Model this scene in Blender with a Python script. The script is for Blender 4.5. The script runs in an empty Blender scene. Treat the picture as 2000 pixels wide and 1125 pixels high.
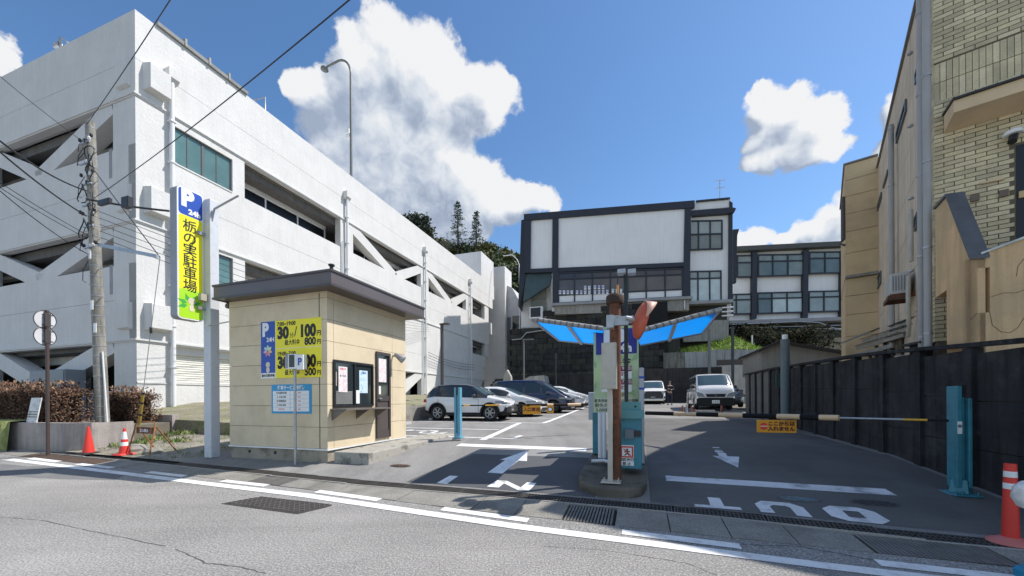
import bpy, math, random
from mathutils import Vector, Matrix, noise
R = random.Random(7)
sc = bpy.context.scene
COL = sc.collection
H, F, ROLL = 1.48, 751.0, .0056          # eye height, focal length in px of the 2000 px photo, camera roll

# ---------------------------------------------------------------- camera
cam = bpy.data.cameras.new('camera'); cam.sensor_width = 36; cam.lens = 36*F/2000
cam.shift_y = (779.5-562.5)/2000; cam.clip_end = 4000; cam.clip_start = .05
camo = bpy.data.objects.new('camera', cam); COL.objects.link(camo)
camo.matrix_world = Matrix.Translation((0, 0, H)) @ Matrix.Rotation(math.radians(90), 4, 'X') @ Matrix.Rotation(-ROLL, 4, 'Z')
sc.camera = camo
# ---------------------------------------------------------------- sun, sky, exposure
SUN = Vector((1.9, .4, 2.6)).normalized()          # towards the sun
sl = bpy.data.lights.new('sun', 'SUN'); sl.energy = 4.8; sl.angle = math.radians(.53); sl.color = (1, .95, .885)
so = bpy.data.objects.new('sun', sl); COL.objects.link(so); so.rotation_euler = SUN.to_track_quat('Z', 'Y').to_euler()
sc.view_settings.view_transform = 'Standard'; sc.view_settings.look = 'None'
sc.view_settings.exposure = 0.2; sc.view_settings.gamma = 1; sc.view_settings.use_curve_mapping = False
w = bpy.data.worlds.new('World'); sc.world = w; w.use_nodes = True

def pdir(px, py):
    dx, dy = px-1000, py-779.5
    return Vector(((dx-ROLL*dy)/F, 1, -(dy+ROLL*dx)/F)).normalized()
# clouds: patches of the sky, each given by a direction and an angular size
CL = [(768, 92, 58), (715, 128, 50), (830, 130, 70), (690, 158, 48), (592, 168, 40), (640, 172, 46), (750, 190, 100), (860, 200, 85), (960, 185, 52), (930, 215, 60),
      (680, 260, 85), (780, 300, 105), (850, 330, 85), (900, 345, 62), (950, 375, 62), (1000, 400, 52), (1050, 395, 36), (740, 390, 90), (860, 410, 70), (930, 430, 60), (665, 320, 60),
      (-10, 110, 55), (-60, 160, 80), (20, 140, 30),
      (1500, 215, 62), (1560, 200, 45), (1545, 265, 75), (1620, 225, 45), (1475, 285, 26), (1520, 320, 42), (1475, 330, 24), (1590, 290, 45), (1490, 180, 30),
      (1725, 240, 42), (1700, 285, 26), (1760, 200, 50),
      (1480, 478, 34), (1450, 475, 22), (1620, 430, 58), (1570, 460, 42), (1680, 400, 60), (1640, 470, 55), (1530, 480, 26), (1730, 450, 90),
      (-500, 420, 200)]
# unseen cumulus added behind the camera to make the shade less blue: azimuth (deg, 0 = ahead, clockwise), elevation, radius in degrees
CB_ = [(115, 30, 15), (150, 45, 14), (178, 24, 16), (210, 40, 15), (235, 20, 13), (262, 38, 14), (195, 66, 11), (95, 15, 9)]
nt = w.node_tree; nt.nodes.clear()
def group_density(det=9, amp=1.3, warp=.13):
    g = bpy.data.node_groups.new('cloud density', 'ShaderNodeTree')
    g.interface.new_socket('Vector', in_out='INPUT', socket_type='NodeSocketVector')
    g.interface.new_socket('Density', in_out='OUTPUT', socket_type='NodeSocketFloat')
    N, Lk = g.nodes, g.links
    gi = N.new('NodeGroupInput'); go = N.new('NodeGroupOutput')
    def nz(sc_, det, rough=.55):
        n = N.new('ShaderNodeTexNoise'); n.inputs['Scale'].default_value = sc_; n.inputs['Detail'].default_value = det; n.inputs['Roughness'].default_value = rough
        Lk.new(gi.outputs[0], n.inputs['Vector']); return n
    n1 = nz(7, min(det, 6), .6)
    s = N.new('ShaderNodeVectorMath'); s.operation = 'SUBTRACT'; s.inputs[1].default_value = (.5, .5, .5); Lk.new(n1.outputs['Color'], s.inputs[0])
    m = N.new('ShaderNodeVectorMath'); m.operation = 'SCALE'; m.inputs['Scale'].default_value = warp; Lk.new(s.outputs[0], m.inputs[0])
    a = N.new('ShaderNodeVectorMath'); a.operation = 'ADD'; Lk.new(gi.outputs[0], a.inputs[0]); Lk.new(m.outputs[0], a.inputs[1])
    nn = N.new('ShaderNodeVectorMath'); nn.operation = 'NORMALIZE'; Lk.new(a.outputs[0], nn.inputs[0])
    acc = None
    DC = [(pdir(px, py), pdir(px, py).dot(pdir(px+r*1.15, py)) if abs(px-1000) < 1200 else math.cos(r/900)) for px, py, r in CL]
    for az, e_, r in CB_: az, e_, r = map(math.radians, (az, e_, r)); DC.append((Vector((math.sin(az)*math.cos(e_), math.cos(az)*math.cos(e_), math.sin(e_))), math.cos(r)))
    for d, c in DC:
        q = N.new('ShaderNodeVectorMath'); q.operation = 'DOT_PRODUCT'; q.inputs[1].default_value = d; Lk.new(nn.outputs[0], q.inputs[0])
        mr = N.new('ShaderNodeMapRange'); mr.inputs['From Min'].default_value = c; mr.inputs['From Max'].default_value = 1; Lk.new(q.outputs['Value'], mr.inputs['Value'])
        if acc is None:
            x = N.new('ShaderNodeMath'); x.operation = 'MULTIPLY'; Lk.new(mr.outputs[0], x.inputs[0]); Lk.new(mr.outputs[0], x.inputs[1]); acc = x.outputs[0]
        else:
            x = N.new('ShaderNodeMath'); x.operation = 'MULTIPLY_ADD'; Lk.new(mr.outputs[0], x.inputs[0]); Lk.new(mr.outputs[0], x.inputs[1]); Lk.new(acc, x.inputs[2]); acc = x.outputs[0]
    x = N.new('ShaderNodeMath'); x.operation = 'SQRT'; Lk.new(acc, x.inputs[0]); acc = x.outputs[0]
    n2 = nz(16, det, .6)
    k = N.new('ShaderNodeMapRange'); k.inputs['From Min'].default_value = -.02; k.inputs['From Max'].default_value = .3; k.inputs['To Min'].default_value = .04; Lk.new(acc, k.inputs['Value'])
    p = N.new('ShaderNodeMath'); p.operation = 'MULTIPLY_ADD'; p.inputs[1].default_value = amp; p.inputs[2].default_value = -amp/2; Lk.new(n2.outputs['Fac'], p.inputs[0])
    pk = N.new('ShaderNodeMath'); pk.operation = 'MULTIPLY'; Lk.new(p.outputs[0], pk.inputs[0]); Lk.new(k.outputs[0], pk.inputs[1]); p = pk
    t = N.new('ShaderNodeMath'); t.operation = 'ADD'; Lk.new(acc, t.inputs[0]); Lk.new(p.outputs[0], t.inputs[1])
    Lk.new(t.outputs[0], go.inputs[0]); return g
def build_world():
    N, Lk = nt.nodes, nt.links
    G = group_density()
    tc = N.new('ShaderNodeTexCoord')
    d0 = N.new('ShaderNodeGroup'); d0.node_tree = G; Lk.new(tc.outputs['Generated'], d0.inputs[0])
    off = N.new('ShaderNodeVectorMath'); off.operation = 'ADD'; off.inputs[1].default_value = (.028, .0, .045); Lk.new(tc.outputs['Generated'], off.inputs[0])
    G2 = group_density(4, .62, .11)
    d2 = N.new('ShaderNodeGroup'); d2.node_tree = G2; Lk.new(tc.outputs['Generated'], d2.inputs[0])
    d1 = N.new('ShaderNodeGroup'); d1.node_tree = G2; Lk.new(off.outputs[0], d1.inputs[0])
    mask = N.new('ShaderNodeMapRange'); mask.interpolation_type = 'SMOOTHSTEP'; mask.inputs['From Min'].default_value = .16; mask.inputs['From Max'].default_value = .60; Lk.new(d0.outputs[0], mask.inputs['Value'])
    df = N.new('ShaderNodeMath'); df.operation = 'SUBTRACT'; Lk.new(d2.outputs[0], df.inputs[0]); Lk.new(d1.outputs[0], df.inputs[1])
    sh = N.new('ShaderNodeMapRange'); sh.inputs['From Min'].default_value = -.62; sh.inputs['From Max'].default_value = .62; Lk.new(df.outputs[0], sh.inputs['Value'])
    core = N.new('ShaderNodeMapRange'); core.inputs['From Min'].default_value = .55; core.inputs['From Max'].default_value = 1.5; core.inputs['To Max'].default_value = .38; Lk.new(d1.outputs[0], core.inputs['Value'])
    sb = N.new('ShaderNodeMath'); sb.operation = 'SUBTRACT'; sb.use_clamp = False; Lk.new(sh.outputs[0], sb.inputs[0]); Lk.new(core.outputs[0], sb.inputs[1])
    dn = N.new('ShaderNodeTexNoise'); dn.inputs['Scale'].default_value = 26; dn.inputs['Detail'].default_value = 7; dn.inputs['Distortion'].default_value = .6; Lk.new(tc.outputs['Generated'], dn.inputs['Vector'])
    dm = N.new('ShaderNodeMath'); dm.operation = 'MULTIPLY_ADD'; dm.inputs[1].default_value = .85; dm.inputs[2].default_value = -.36; Lk.new(dn.outputs['Fac'], dm.inputs[0])
    s2_ = N.new('ShaderNodeMath'); s2_.operation = 'ADD'; s2_.use_clamp = True; Lk.new(sb.outputs[0], s2_.inputs[0]); Lk.new(dm.outputs[0], s2_.inputs[1]); sb = s2_
    rp = N.new('ShaderNodeValToRGB'); e = rp.color_ramp.elements
    e[0].position = 0; e[0].color = (.36, .43, .56, 1); e[1].position = .72; e[1].color = (.90, .91, .93, 1)
    x = e.new(.2); x.color = (.50, .57, .69, 1); x = e.new(.45); x.color = (.72, .77, .84, 1); Lk.new(sb.outputs[0], rp.inputs[0])
    sky = N.new('ShaderNodeTexSky'); sky.sky_type = 'NISHITA'; sky.sun_disc = False
    sky.sun_elevation = math.asin(SUN.z); sky.sun_rotation = math.atan2(SUN.x, SUN.y); sky.air_density = 1.0; sky.dust_density = .25; sky.ozone_density = 2.2
    hs = N.new('ShaderNodeHueSaturation'); hs.inputs['Saturation'].default_value = 1.16; hs.inputs['Value'].default_value = 1; Lk.new(sky.outputs[0], hs.inputs['Color'])
    bg = N.new('ShaderNodeBackground'); bg.inputs['Strength'].default_value = .15; Lk.new(hs.outputs[0], bg.inputs['Color'])
    bc = N.new('ShaderNodeBackground'); bc.inputs['Strength'].default_value = .86; Lk.new(rp.outputs[0], bc.inputs['Color'])
    mx = N.new('ShaderNodeMixShader'); Lk.new(mask.outputs[0], mx.inputs[0]); Lk.new(bg.outputs[0], mx.inputs[1]); Lk.new(bc.outputs[0], mx.inputs[2])
    out = N.new('ShaderNodeOutputWorld'); Lk.new(mx.outputs[0], out.inputs[0])
build_world()
w.cycles.sampling_method = 'MANUAL'; w.cycles.sample_map_resolution = 512

# ---------------------------------------------------------------- survey: pixels of the photo <-> points on real planes
def ray(px, py):
    dx, dy = px-1000, py-779.5
    return (dx-ROLL*dy)/F, -(dy+ROLL*dx)/F
class Fr:                                            # a horizontal frame: x along, y away, z up
    def __init__(s, ang, ox=0, oy=0): s.a = ang; s.c, s.s = math.cos(ang), math.sin(ang); s.ox, s.oy = ox, oy
    def w(s, x, y, z=0): return Vector((s.ox+s.c*x-s.s*y, s.oy+s.s*x+s.c*y, z))
    def l(s, X, Y): X -= s.ox; Y -= s.oy; return s.c*X+s.s*Y, -s.s*X+s.c*Y
    def onY(s, px, py, y0):                          # -> x, z on the plane y = y0
        a, b = ray(px, py); k = (y0-(s.s*s.ox-s.c*s.oy))/(-s.s*a+s.c); return s.l(a*k, k)[0], b*k+H
    def onX(s, px, py, x0):                          # -> y, z on the plane x = x0
        a, b = ray(px, py); k = (x0+(s.c*s.ox+s.s*s.oy))/(s.c*a+s.s); return s.l(a*k, k)[1], b*k+H
    def atY(s, px, py, Y): a, b = ray(px, py); x, y = s.l(a*Y, Y); return Vector((x, y, b*Y+H))
LOT = Fr(math.atan2(-.3147, .9492))                  # x = along the road, y = into the lot
WLD = Fr(0)
RB = Fr(math.atan2(-.6287, .7776), 7.05, 6.4)        # the tiled building at the right
CB = Fr(math.atan2(-.168, .986), 200/F*40, 40)       # the black and white building
ZP = [(-300, 0), (4.2, 0), (5.2, .06), (6.3, .18), (9, .41), (12, .47), (16, .55), (22.3, .76), (30, .98), (38, 1.06), (900, 1.06)]
def zg(v):
    for (a, b), (c, d) in zip(ZP, ZP[1:]):
        if v <= c: return b+(d-b)*(v-a)/(c-a)
    return 1.06
def lerp(tab, x):
    if x <= tab[0][0]: return tab[0][1]
    for (a, b), (c, d) in zip(tab, tab[1:]):
        if x <= c: return b+(d-b)*(x-a)/(c-a)
    return tab[-1][1]
def gp(px, py, dz=0):                                # photo pixel on the ground -> u, v
    a, b = ray(px, py); Y = 1.0
    while Y < 300:
        u, v = LOT.l(a*Y, Y)
        if b*Y+H <= zg(v)+dz: break
        Y += .01
    return u, v

# ---------------------------------------------------------------- materials
MT = {}
def mat(name, col=(.5, .5, .5), rough=.75, metal=0, var=.12, sc_=2.0, bump=0, bsc=40, streak=0, spec=.5, fine=0, fsc=200, trans=0, coat=0, dirt=None, emit=0, chips=None, track=None):
    if name in MT: return MT[name]
    m = bpy.data.materials.new(name); m.use_nodes = True; N, Lk = m.node_tree.nodes, m.node_tree.links
    b = N['Principled BSDF']; b.inputs['Roughness'].default_value = rough; b.inputs['Metallic'].default_value = metal
    b.inputs['Specular IOR Level'].default_value = spec
    if trans: b.inputs['Transmission Weight'].default_value = trans
    if coat: b.inputs['Coat Weight'].default_value = coat; b.inputs['Coat Roughness'].default_value = .04
    geo = N.new('ShaderNodeNewGeometry'); c = None
    def noise_(scale, det=4, vec=None, rough_=.55):
        n = N.new('ShaderNodeTexNoise'); n.inputs['Scale'].default_value = scale; n.inputs['Detail'].default_value = det; n.inputs['Roughness'].default_value = rough_
        Lk.new(vec or geo.outputs['Position'], n.inputs['Vector']); return n.outputs['Fac']
    def scale_(f, lo, hi, a=.3, z=.7):
        r = N.new('ShaderNodeMapRange'); r.inputs['From Min'].default_value = a; r.inputs['From Max'].default_value = z
        r.inputs['To Min'].default_value = lo; r.inputs['To Max'].default_value = hi; Lk.new(f, r.inputs['Value']); return r.outputs[0]
    def mul(v, k):
        x = N.new('ShaderNodeVectorMath'); x.operation = 'SCALE'; Lk.new(k, x.inputs['Scale'])
        if isinstance(v, tuple): x.inputs[0].default_value = v
        else: Lk.new(v, x.inputs[0])
        return x.outputs[0]
    c = mul(tuple(col), scale_(noise_(sc_, 5), 1-var, 1+var))
    if fine: c = mul(c, scale_(noise_(fsc, 2, rough_=.7), 1-fine, 1+fine, .32, .68))
    if streak:
        mp = N.new('ShaderNodeMapping'); mp.inputs['Scale'].default_value = (5, 5, .35); Lk.new(geo.outputs['Position'], mp.inputs['Vector'])
        c = mul(c, scale_(noise_(1.4, 6, mp.outputs[0], .6), 1-streak, 1.0, .36, .56))
    if dirt:                                         # (colour, amount 0..1, scale): blotches of another colour
        f = scale_(noise_(dirt[2], 6, rough_=.65), 0, dirt[1], .5, .66)
        x = N.new('ShaderNodeMix'); x.data_type = 'RGBA'; Lk.new(f, x.inputs[0]); Lk.new(c, x.inputs[6]); x.inputs[7].default_value = (*dirt[0], 1); c = x.outputs[2]
    if track:                                        # faint worn tracks running one way: (scale across, scale along, strength, along the lot?)
        mp = N.new('ShaderNodeMapping'); mp.inputs['Rotation'].default_value = (0, 0, -LOT.a); mp.inputs['Scale'].default_value = (track[0], track[1], 1); Lk.new(geo.outputs['Position'], mp.inputs['Vector'])
        c = mul(c, scale_(noise_(1, 5, mp.outputs[0], .6), 1-track[2], 1+track[2]*.6, .35, .62))
        c = mul(c, scale_(noise_(2.6, 6, None, .7), .86, 1.0, .30, .44))
    if chips:
        f = scale_(noise_(chips[2], 1.5, rough_=.6), 0, chips[1], .56, .62)
        x = N.new('ShaderNodeMix'); x.data_type = 'RGBA'; Lk.new(f, x.inputs[0]); Lk.new(c, x.inputs[6]); x.inputs[7].default_value = (*chips[0], 1); c = x.outputs[2]
    Lk.new(c, b.inputs['Base Color'])
    if emit: Lk.new(c, b.inputs['Emission Color']); b.inputs['Emission Strength'].default_value = emit
    if bump:
        bp = N.new('ShaderNodeBump'); bp.inputs['Strength'].default_value = bump; bp.inputs['Distance'].default_value = .02
        Lk.new(noise_(bsc, 4), bp.inputs['Height']); Lk.new(bp.outputs[0], b.inputs['Normal'])
    MT[name] = m; return m
def flat(name, col, rough=.5, **k): k.setdefault('var', .03); return mat(name, col, rough, **k)

# ---------------------------------------------------------------- mesh builder
class B:
    def __init__(s): s.v = []; s.f = []; s.m = []; s.sm = []
    def add(s, vs, fs, mi=0, sm=False):
        o = len(s.v); s.v += [tuple(p) for p in vs]
        for f in fs: s.f.append([i+o for i in f]); s.m.append(mi); s.sm.append(sm)
        return s
    def box(s, x0, x1, y0, y1, z0, z1, mi=0):
        x0, x1 = min(x0, x1), max(x0, x1); y0, y1 = min(y0, y1), max(y0, y1); z0, z1 = min(z0, z1), max(z0, z1)
        return s.add([(x, y, z) for z in (z0, z1) for y in (y0, y1) for x in (x0, x1)],
                     [(0, 2, 3, 1), (4, 5, 7, 6), (0, 1, 5, 4), (2, 6, 7, 3), (0, 4, 6, 2), (1, 3, 7, 5)], mi)
    def bbox(s, x0, x1, y0, y1, z0, z1, b=.01, mi=0):   # box with bevelled upright and top edges
        ring = lambda i, z: [(x0+i, y0, z), (x1-i, y0, z), (x1, y0+i, z), (x1, y1-i, z), (x1-i, y1, z), (x0+i, y1, z), (x0, y1-i, z), (x0, y0+i, z)]
        rr = [ring(b, z0), ring(b, z1-b), [(min(max(x, x0+b), x1-b), min(max(y, y0+b), y1-b), z1) for x, y, _ in ring(b, z1)]]
        vs = sum(rr, []); fs = [list(range(7, -1, -1)), [16+i for i in range(8)]]
        for k in (0, 8):
            for i in range(8): fs.append((k+i, k+(i+1) % 8, k+8+(i+1) % 8, k+8+i))
        return s.add(vs, fs, mi)
    def poly(s, pts, mi=0): return s.add(pts, [list(range(len(pts)))], mi)
    def prism(s, pts, vec, mi=0, mcap=None):
        n = len(pts); V = Vector(vec); vs = [Vector(p) for p in pts]+[Vector(p)+V for p in pts]
        s.add(vs, [[i, (i+1) % n, n+(i+1) % n, n+i] for i in range(n)], mi)
        return s.add(vs, [list(range(n-1, -1, -1)), list(range(n, 2*n))], mi if mcap is None else mcap)
    def tube(s, pts, r, n=8, mi=0, cap=True, sm=True):
        pts = [Vector(p) for p in pts]; rs = r if isinstance(r, (list, tuple)) else [r]*len(pts); rings = []
        up = None
        for i, p in enumerate(pts):
            d = (pts[min(i+1, len(pts)-1)]-pts[max(i-1, 0)]).normalized()
            if up is None: up = Vector((0, 0, 1)) if abs(d.z) < .9 else Vector((1, 0, 0))
            a = d.cross(up).normalized(); up = a.cross(d).normalized()
            rings.append([p+(a*math.cos(2*math.pi*k/n)+up*math.sin(2*math.pi*k/n))*rs[i] for k in range(n)])
        vs = sum(rings, []); fs = []
        for i in range(len(pts)-1):
            for k in range(n): fs.append((i*n+k, i*n+(k+1) % n, (i+1)*n+(k+1) % n, (i+1)*n+k))
        s.add(vs, fs, mi, sm)
        if cap: s.add(rings[0], [list(range(n-1, -1, -1))], mi); s.add(rings[-1], [list(range(n))], mi)
        return s
    def lathe(s, prof, c=(0, 0, 0), n=20, mi=0, sm=True):
        vs = [(c[0]+r*math.cos(2*math.pi*k/n), c[1]+r*math.sin(2*math.pi*k/n), c[2]+z) for r, z in prof for k in range(n)]; fs = []
        for i in range(len(prof)-1):
            for k in range(n): fs.append((i*n+k, i*n+(k+1) % n, (i+1)*n+(k+1) % n, (i+1)*n+k))
        s.add(vs, fs, mi, sm); L = (len(prof)-1)*n
        return s.add(vs, [list(range(n-1, -1, -1)), [L+k for k in range(n)]], mi)
    def disc(s, c, r, nrm, th=.01, n=24, mi=0, ry=None):
        nrm = Vector(nrm).normalized(); a = nrm.cross(Vector((0, 0, 1)) if abs(nrm.z) < .9 else Vector((1, 0, 0))).normalized(); b_ = nrm.cross(a)
        return s.prism([Vector(c)+a*math.cos(2*math.pi*k/n)*r+b_*math.sin(2*math.pi*k/n)*(ry or r) for k in range(n)], nrm*th, mi)
    def xf(s, M): s.v = [tuple(M @ Vector(p)) for p in s.v]; return s
    def mesh(s, name, mats, off=(0, 0, 0), bev=0):
        me = bpy.data.meshes.new(name); ox, oy, oz = off
        me.from_pydata([(x-ox, y-oy, z-oz) for x, y, z in s.v], [], s.f)
        for m in (mats if isinstance(mats, (list, tuple)) else [mats]): me.materials.append(m)
        me.polygons.foreach_set('material_index', s.m); me.polygons.foreach_set('use_smooth', s.sm); me.update()
        return me
    def part(s, name, mats, par, label=None, bev=0, kind=None):      # child of a thing (authored in the frame of its thing)
        o = bpy.data.objects.new(name, s.mesh(name, mats, par.get('_off', (0, 0, 0)))); COL.objects.link(o)
        o.parent = par; o['_off'] = par.get('_off', (0, 0, 0))
        if label: o['label'] = label
        if kind: o['kind'] = kind
        if bev: bevel(o, bev)
        return o
    def top(s, name, mats, fr=LOT, base=None, label=None, cat=None, group=None, kind=None, bev=0):   # a thing (or setting) that is one mesh
        if base is None:
            xs, ys, zs = zip(*s.v); base = ((min(xs)+max(xs))/2, (min(ys)+max(ys))/2, min(zs))
        o = bpy.data.objects.new(name, s.mesh(name, mats, base)); COL.objects.link(o)
        o.location = fr.w(*base); o.rotation_euler = (0, 0, fr.a); o['_off'] = base; tag(o, label, cat, group, kind)
        if bev: bevel(o, bev)
        return o
def bevel(o, wd, seg=2):
    m = o.modifiers.new('bevel', 'BEVEL'); m.width = wd; m.segments = seg; m.limit_method = 'ANGLE'; m.angle_limit = math.radians(40); return o
def tag(o, label=None, cat=None, group=None, kind=None):
    if label: o['label'] = label
    if cat: o['category'] = cat
    if group: o['group'] = group
    if kind: o['kind'] = kind
    return o
def thing(name, label, cat, base, fr=LOT, group=None, kind=None):
    o = bpy.data.objects.new(name, None); COL.objects.link(o); o.location = fr.w(*base); o.rotation_euler = (0, 0, fr.a); o.empty_display_size = .2
    o['_off'] = base; return tag(o, label, cat, group, kind)
def piece(me, name, par, loc):                        # a further piece sharing a mesh
    o = bpy.data.objects.new(name, me); COL.objects.link(o); o.parent = par; p = par.get('_off', (0, 0, 0))
    o.location = (loc[0]-p[0], loc[1]-p[1], loc[2]-p[2]); return o
def copy_tree(o, par=None):
    c = o.copy(); COL.objects.link(c)
    if par is not None: c.parent = par
    for ch in list(o.children): copy_tree(ch, c)
    return c
def text(s, size, M, m, par, name='lettering', off=0, ext=.002, ax='CENTER', sx=1, sp=1, label=None):
    cu = bpy.data.curves.new(name, 'FONT'); cu.body = s; cu.size = size; cu.extrude = ext; cu.offset = off; cu.align_x = ax; cu.align_y = 'CENTER'; cu.space_character = sp
    cu.resolution_u = 3
    to = bpy.data.objects.new(name, cu); COL.objects.link(to); bpy.context.view_layer.update()
    me = bpy.data.meshes.new_from_object(to); bpy.data.objects.remove(to)
    o4 = par.get('_off', (0, 0, 0)); me.transform(Matrix.Translation((-o4[0], -o4[1], -o4[2])) @ M @ Matrix.Diagonal((sx, 1, 1, 1)))
    me.materials.clear(); me.materials.append(m)
    o = bpy.data.objects.new(name, me); COL.objects.link(o); o.parent = par; o['_off'] = o4
    if label: o['label'] = label
    return o
def MY(x, y, z): return Matrix.Translation((x, y, z)) @ Matrix.Rotation(math.pi/2, 4, 'X')                                  # face towards -y
def MX(x, y, z): return Matrix.Translation((x, y, z)) @ Matrix.Rotation(math.pi/2, 4, 'Z') @ Matrix.Rotation(math.pi/2, 4, 'X')   # face towards +x

# shared materials
M_asph = mat('road asphalt', (.255, .245, .23), .9, var=.16, sc_=.5, fine=.55, fsc=60, bump=.35, bsc=90, track=(.10, 1.1, .14), chips=((.46, .44, .41), .62, 44), dirt=((.19, .185, .18), .45, .35))
M_lot = mat('lot asphalt', (.22, .212, .20), .92, var=.2, sc_=.35, fine=.25, fsc=90, bump=.35, bsc=80, dirt=((.15, .145, .14), .6, .5), track=(1.3, .09, .20), chips=((.36, .35, .33), .6, 60))
M_conc = mat('concrete', (.30, .285, .25), .9, var=.15, sc_=3, fine=.2, fsc=90, bump=.4, bsc=60, dirt=((.12, .11, .095), .6, 2.5))
M_concl = mat('light concrete', (.42, .41, .385), .9, var=.14, sc_=1.5, bump=.3, bsc=50, streak=.25)
M_white = mat('white stucco', (.67, .662, .645), .85, var=.05, sc_=.9, bump=.7, bsc=9, fine=.04, fsc=30, streak=.045, dirt=((.60, .59, .57), .35, 1.1))
M_paint = mat('road paint', (.80, .80, .78), .7, var=.08, sc_=3, fine=.12, fsc=110, dirt=((.35, .34, .33), .45, 7))
M_black = flat('black metal', (.02, .02, .022), .4)
M_brown = mat('dark brown metal', (.075, .062, .060), .35, var=.05)
M_steel = mat('galvanised steel', (.42, .43, .44), .4, metal=.6, var=.15, sc_=8)
M_wpaint = mat('white painted metal', (.74, .75, .76), .4, var=.04)
M_teal = mat('teal painted metal', (.045, .23, .30), .42, var=.12, sc_=4, dirt=((.03, .12, .15), .5, 5))
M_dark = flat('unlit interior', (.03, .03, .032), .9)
M_glass = mat('dark glass', (.025, .035, .04), .06, var=.1, sc_=.5, spec=.8)
M_gdark = mat('unlit window glass', (.012, .013, .015), .25, spec=.18)
M_rubber = flat('rubber', (.02, .02, .02), .85)
M_rust = mat('rusty steel', (.16, .062, .032), .8, var=.3, sc_=6, bump=.4, bsc=50, dirt=((.07, .03, .02), .7, 9))
M_red = flat('red plastic', (.72, .045, .03), .45)
M_refl = flat('reflective white', (.82, .82, .80), .4)
M_yel = flat('yellow print', (.95, .82, .02), .4)
M_ink = flat('black print', (.015, .012, .01), .5)
M_blue = flat('blue print', (.012, .075, .42), .4)
M_wprint = flat('white print', (.86, .86, .84), .4)

# ================================================================ GROUND, ROAD, LOT
def sheet(name, us, lo, hi, m, dz=0, label=None, kind='structure', mid=()):
    b = B(); cols = []
    for u in us:
        a, c = lo(u), hi(u); vs = sorted({a, c} | {x for x, _ in ZP if a < x < c} | {x for x in mid if a < x < c}) if not callable(mid) else None
        cols.append((u, a, c))
    rows = sorted({x for x, _ in ZP} | set(mid))
    inner = [r for r in rows if all(a+.02 < r < c-.02 for _, a, c in cols)]
    for (u0, a0, c0), (u1, a1, c1) in zip(cols, cols[1:]):
        A = [a0]+inner+[c0]; D = [a1]+inner+[c1]
        for i in range(len(A)-1):
            b.poly([(u0, A[i], zg(A[i])+dz), (u1, D[i], zg(D[i])+dz), (u1, D[i+1], zg(D[i+1])+dz), (u0, A[i+1], zg(A[i+1])+dz)])
    return b.top(name, m, base=(0, 0, 0), kind=kind, label=label)
E_slab = [(-60, 8.5), (-20, 5.75), (-15.6, 5.42), (-10.5, 5.14), (-6.5, 4.93), (-4.7, 4.82), (-2.4, 4.62), (.3, 4.53), (3, 4.47), (8, 4.5), (60, 6)]
E_dr0 = [(-60, 8.9), (-20, 6.15), (-15.6, 5.8), (-10.5, 5.60), (-7.9, 5.47), (-4.5, 5.27), (-1.8, 5.24), (.9, 5.16), (2.7, 4.95), (5, 4.85), (60, 6.5)]
dr1 = lambda u: lerp(E_dr0, u)+.23
sl0 = lambda u: lerp(E_slab, u); dr0 = lambda u: lerp(E_dr0, u)
US = [-60, -40, -30, -20, -17, -15.6, -13, -10.5, -9, -7.9, -6.5, -4.7, -4.5, -2.4, -1.8, .3, .9, 2.7, 3, 5, 8, 15, 30, 60]
M_ground = mat('bare ground', (.17, .15, .115), .95, var=.25, sc_=.6, fine=.35, fsc=30, bump=.6, bsc=30)
M_gravel = mat('gravelly earth', (.27, .245, .20), .95, var=.25, sc_=1.2, fine=.55, fsc=26, bump=1, bsc=22, dirt=((.10, .12, .045), .7, 1.4))
g0 = B()
for ua, ub in ((-1500, -60), (-60, 60), (60, 1500)):
    for (va, _), (vb, _) in zip([(-900, 0)]+ZP[1:-1], ZP[1:-1]+[(2500, 0)]):
        g0.poly([(ua, va, zg(va)-.06), (ub, va, zg(va)-.06), (ub, vb, zg(vb)-.06), (ua, vb, zg(vb)-.06)])
g0.top('ground', M_ground, base=(0, 0, 0), kind='structure', label='bare ground around the road and the car park')
sheet('road', US, lambda u: -30, sl0, M_asph, mid=[1, 3], label='light worn asphalt road in front of the car park')
sheet('parking_lot', [-9.7, -9, -7.9, -6.5, -4.5, -2.4, -1.8, .3, .9, 2.7, 4.3, 5.2], dr1, lambda u: 37.4, M_lot, label='worn grey asphalt of the car park')
M_patch = mat('dark square asphalt', (.085, .087, .092), .9, var=.15, sc_=1, fine=.2, fsc=90, bump=.3, bsc=80)
def flatpoly(b, pts, dz=.005, mi=0): b.poly([(u, v, zg(v)+dz) for u, v in pts], mi)
pb = B(); flatpoly(pb, [(-3.72, 5.56), (-.6, 5.49), (-.6, 6.3), (-3.62, 6.3)], .003); flatpoly(pb, [(-3.62, 6.3), (-.6, 6.3), (-.6, 7.75), (-3.42, 7.65)], .003)  # darker square laid over the entry lane
pb.top('entry_patch', M_patch, base=(0, 0, 0), kind='structure', label='darker square of asphalt in the entry lane')
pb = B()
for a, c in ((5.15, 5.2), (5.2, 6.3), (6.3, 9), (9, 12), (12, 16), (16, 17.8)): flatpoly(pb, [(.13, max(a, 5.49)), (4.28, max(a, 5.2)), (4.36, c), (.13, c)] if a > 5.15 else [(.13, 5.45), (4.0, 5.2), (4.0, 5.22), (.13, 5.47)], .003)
pb.top('exit_lane', mat('shade-darkened exit asphalt', (.12, .115, .108), .9, var=.2, sc_=.5, fine=.22, fsc=90, bump=.3, bsc=80, dirt=((.07, .07, .072), .6, .7)), base=(0, 0, 0), kind='structure', label='asphalt of the exit lane, coloured darker to deepen its shade')  # colour kept below the lot asphalt to deepen the shade falling here
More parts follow.
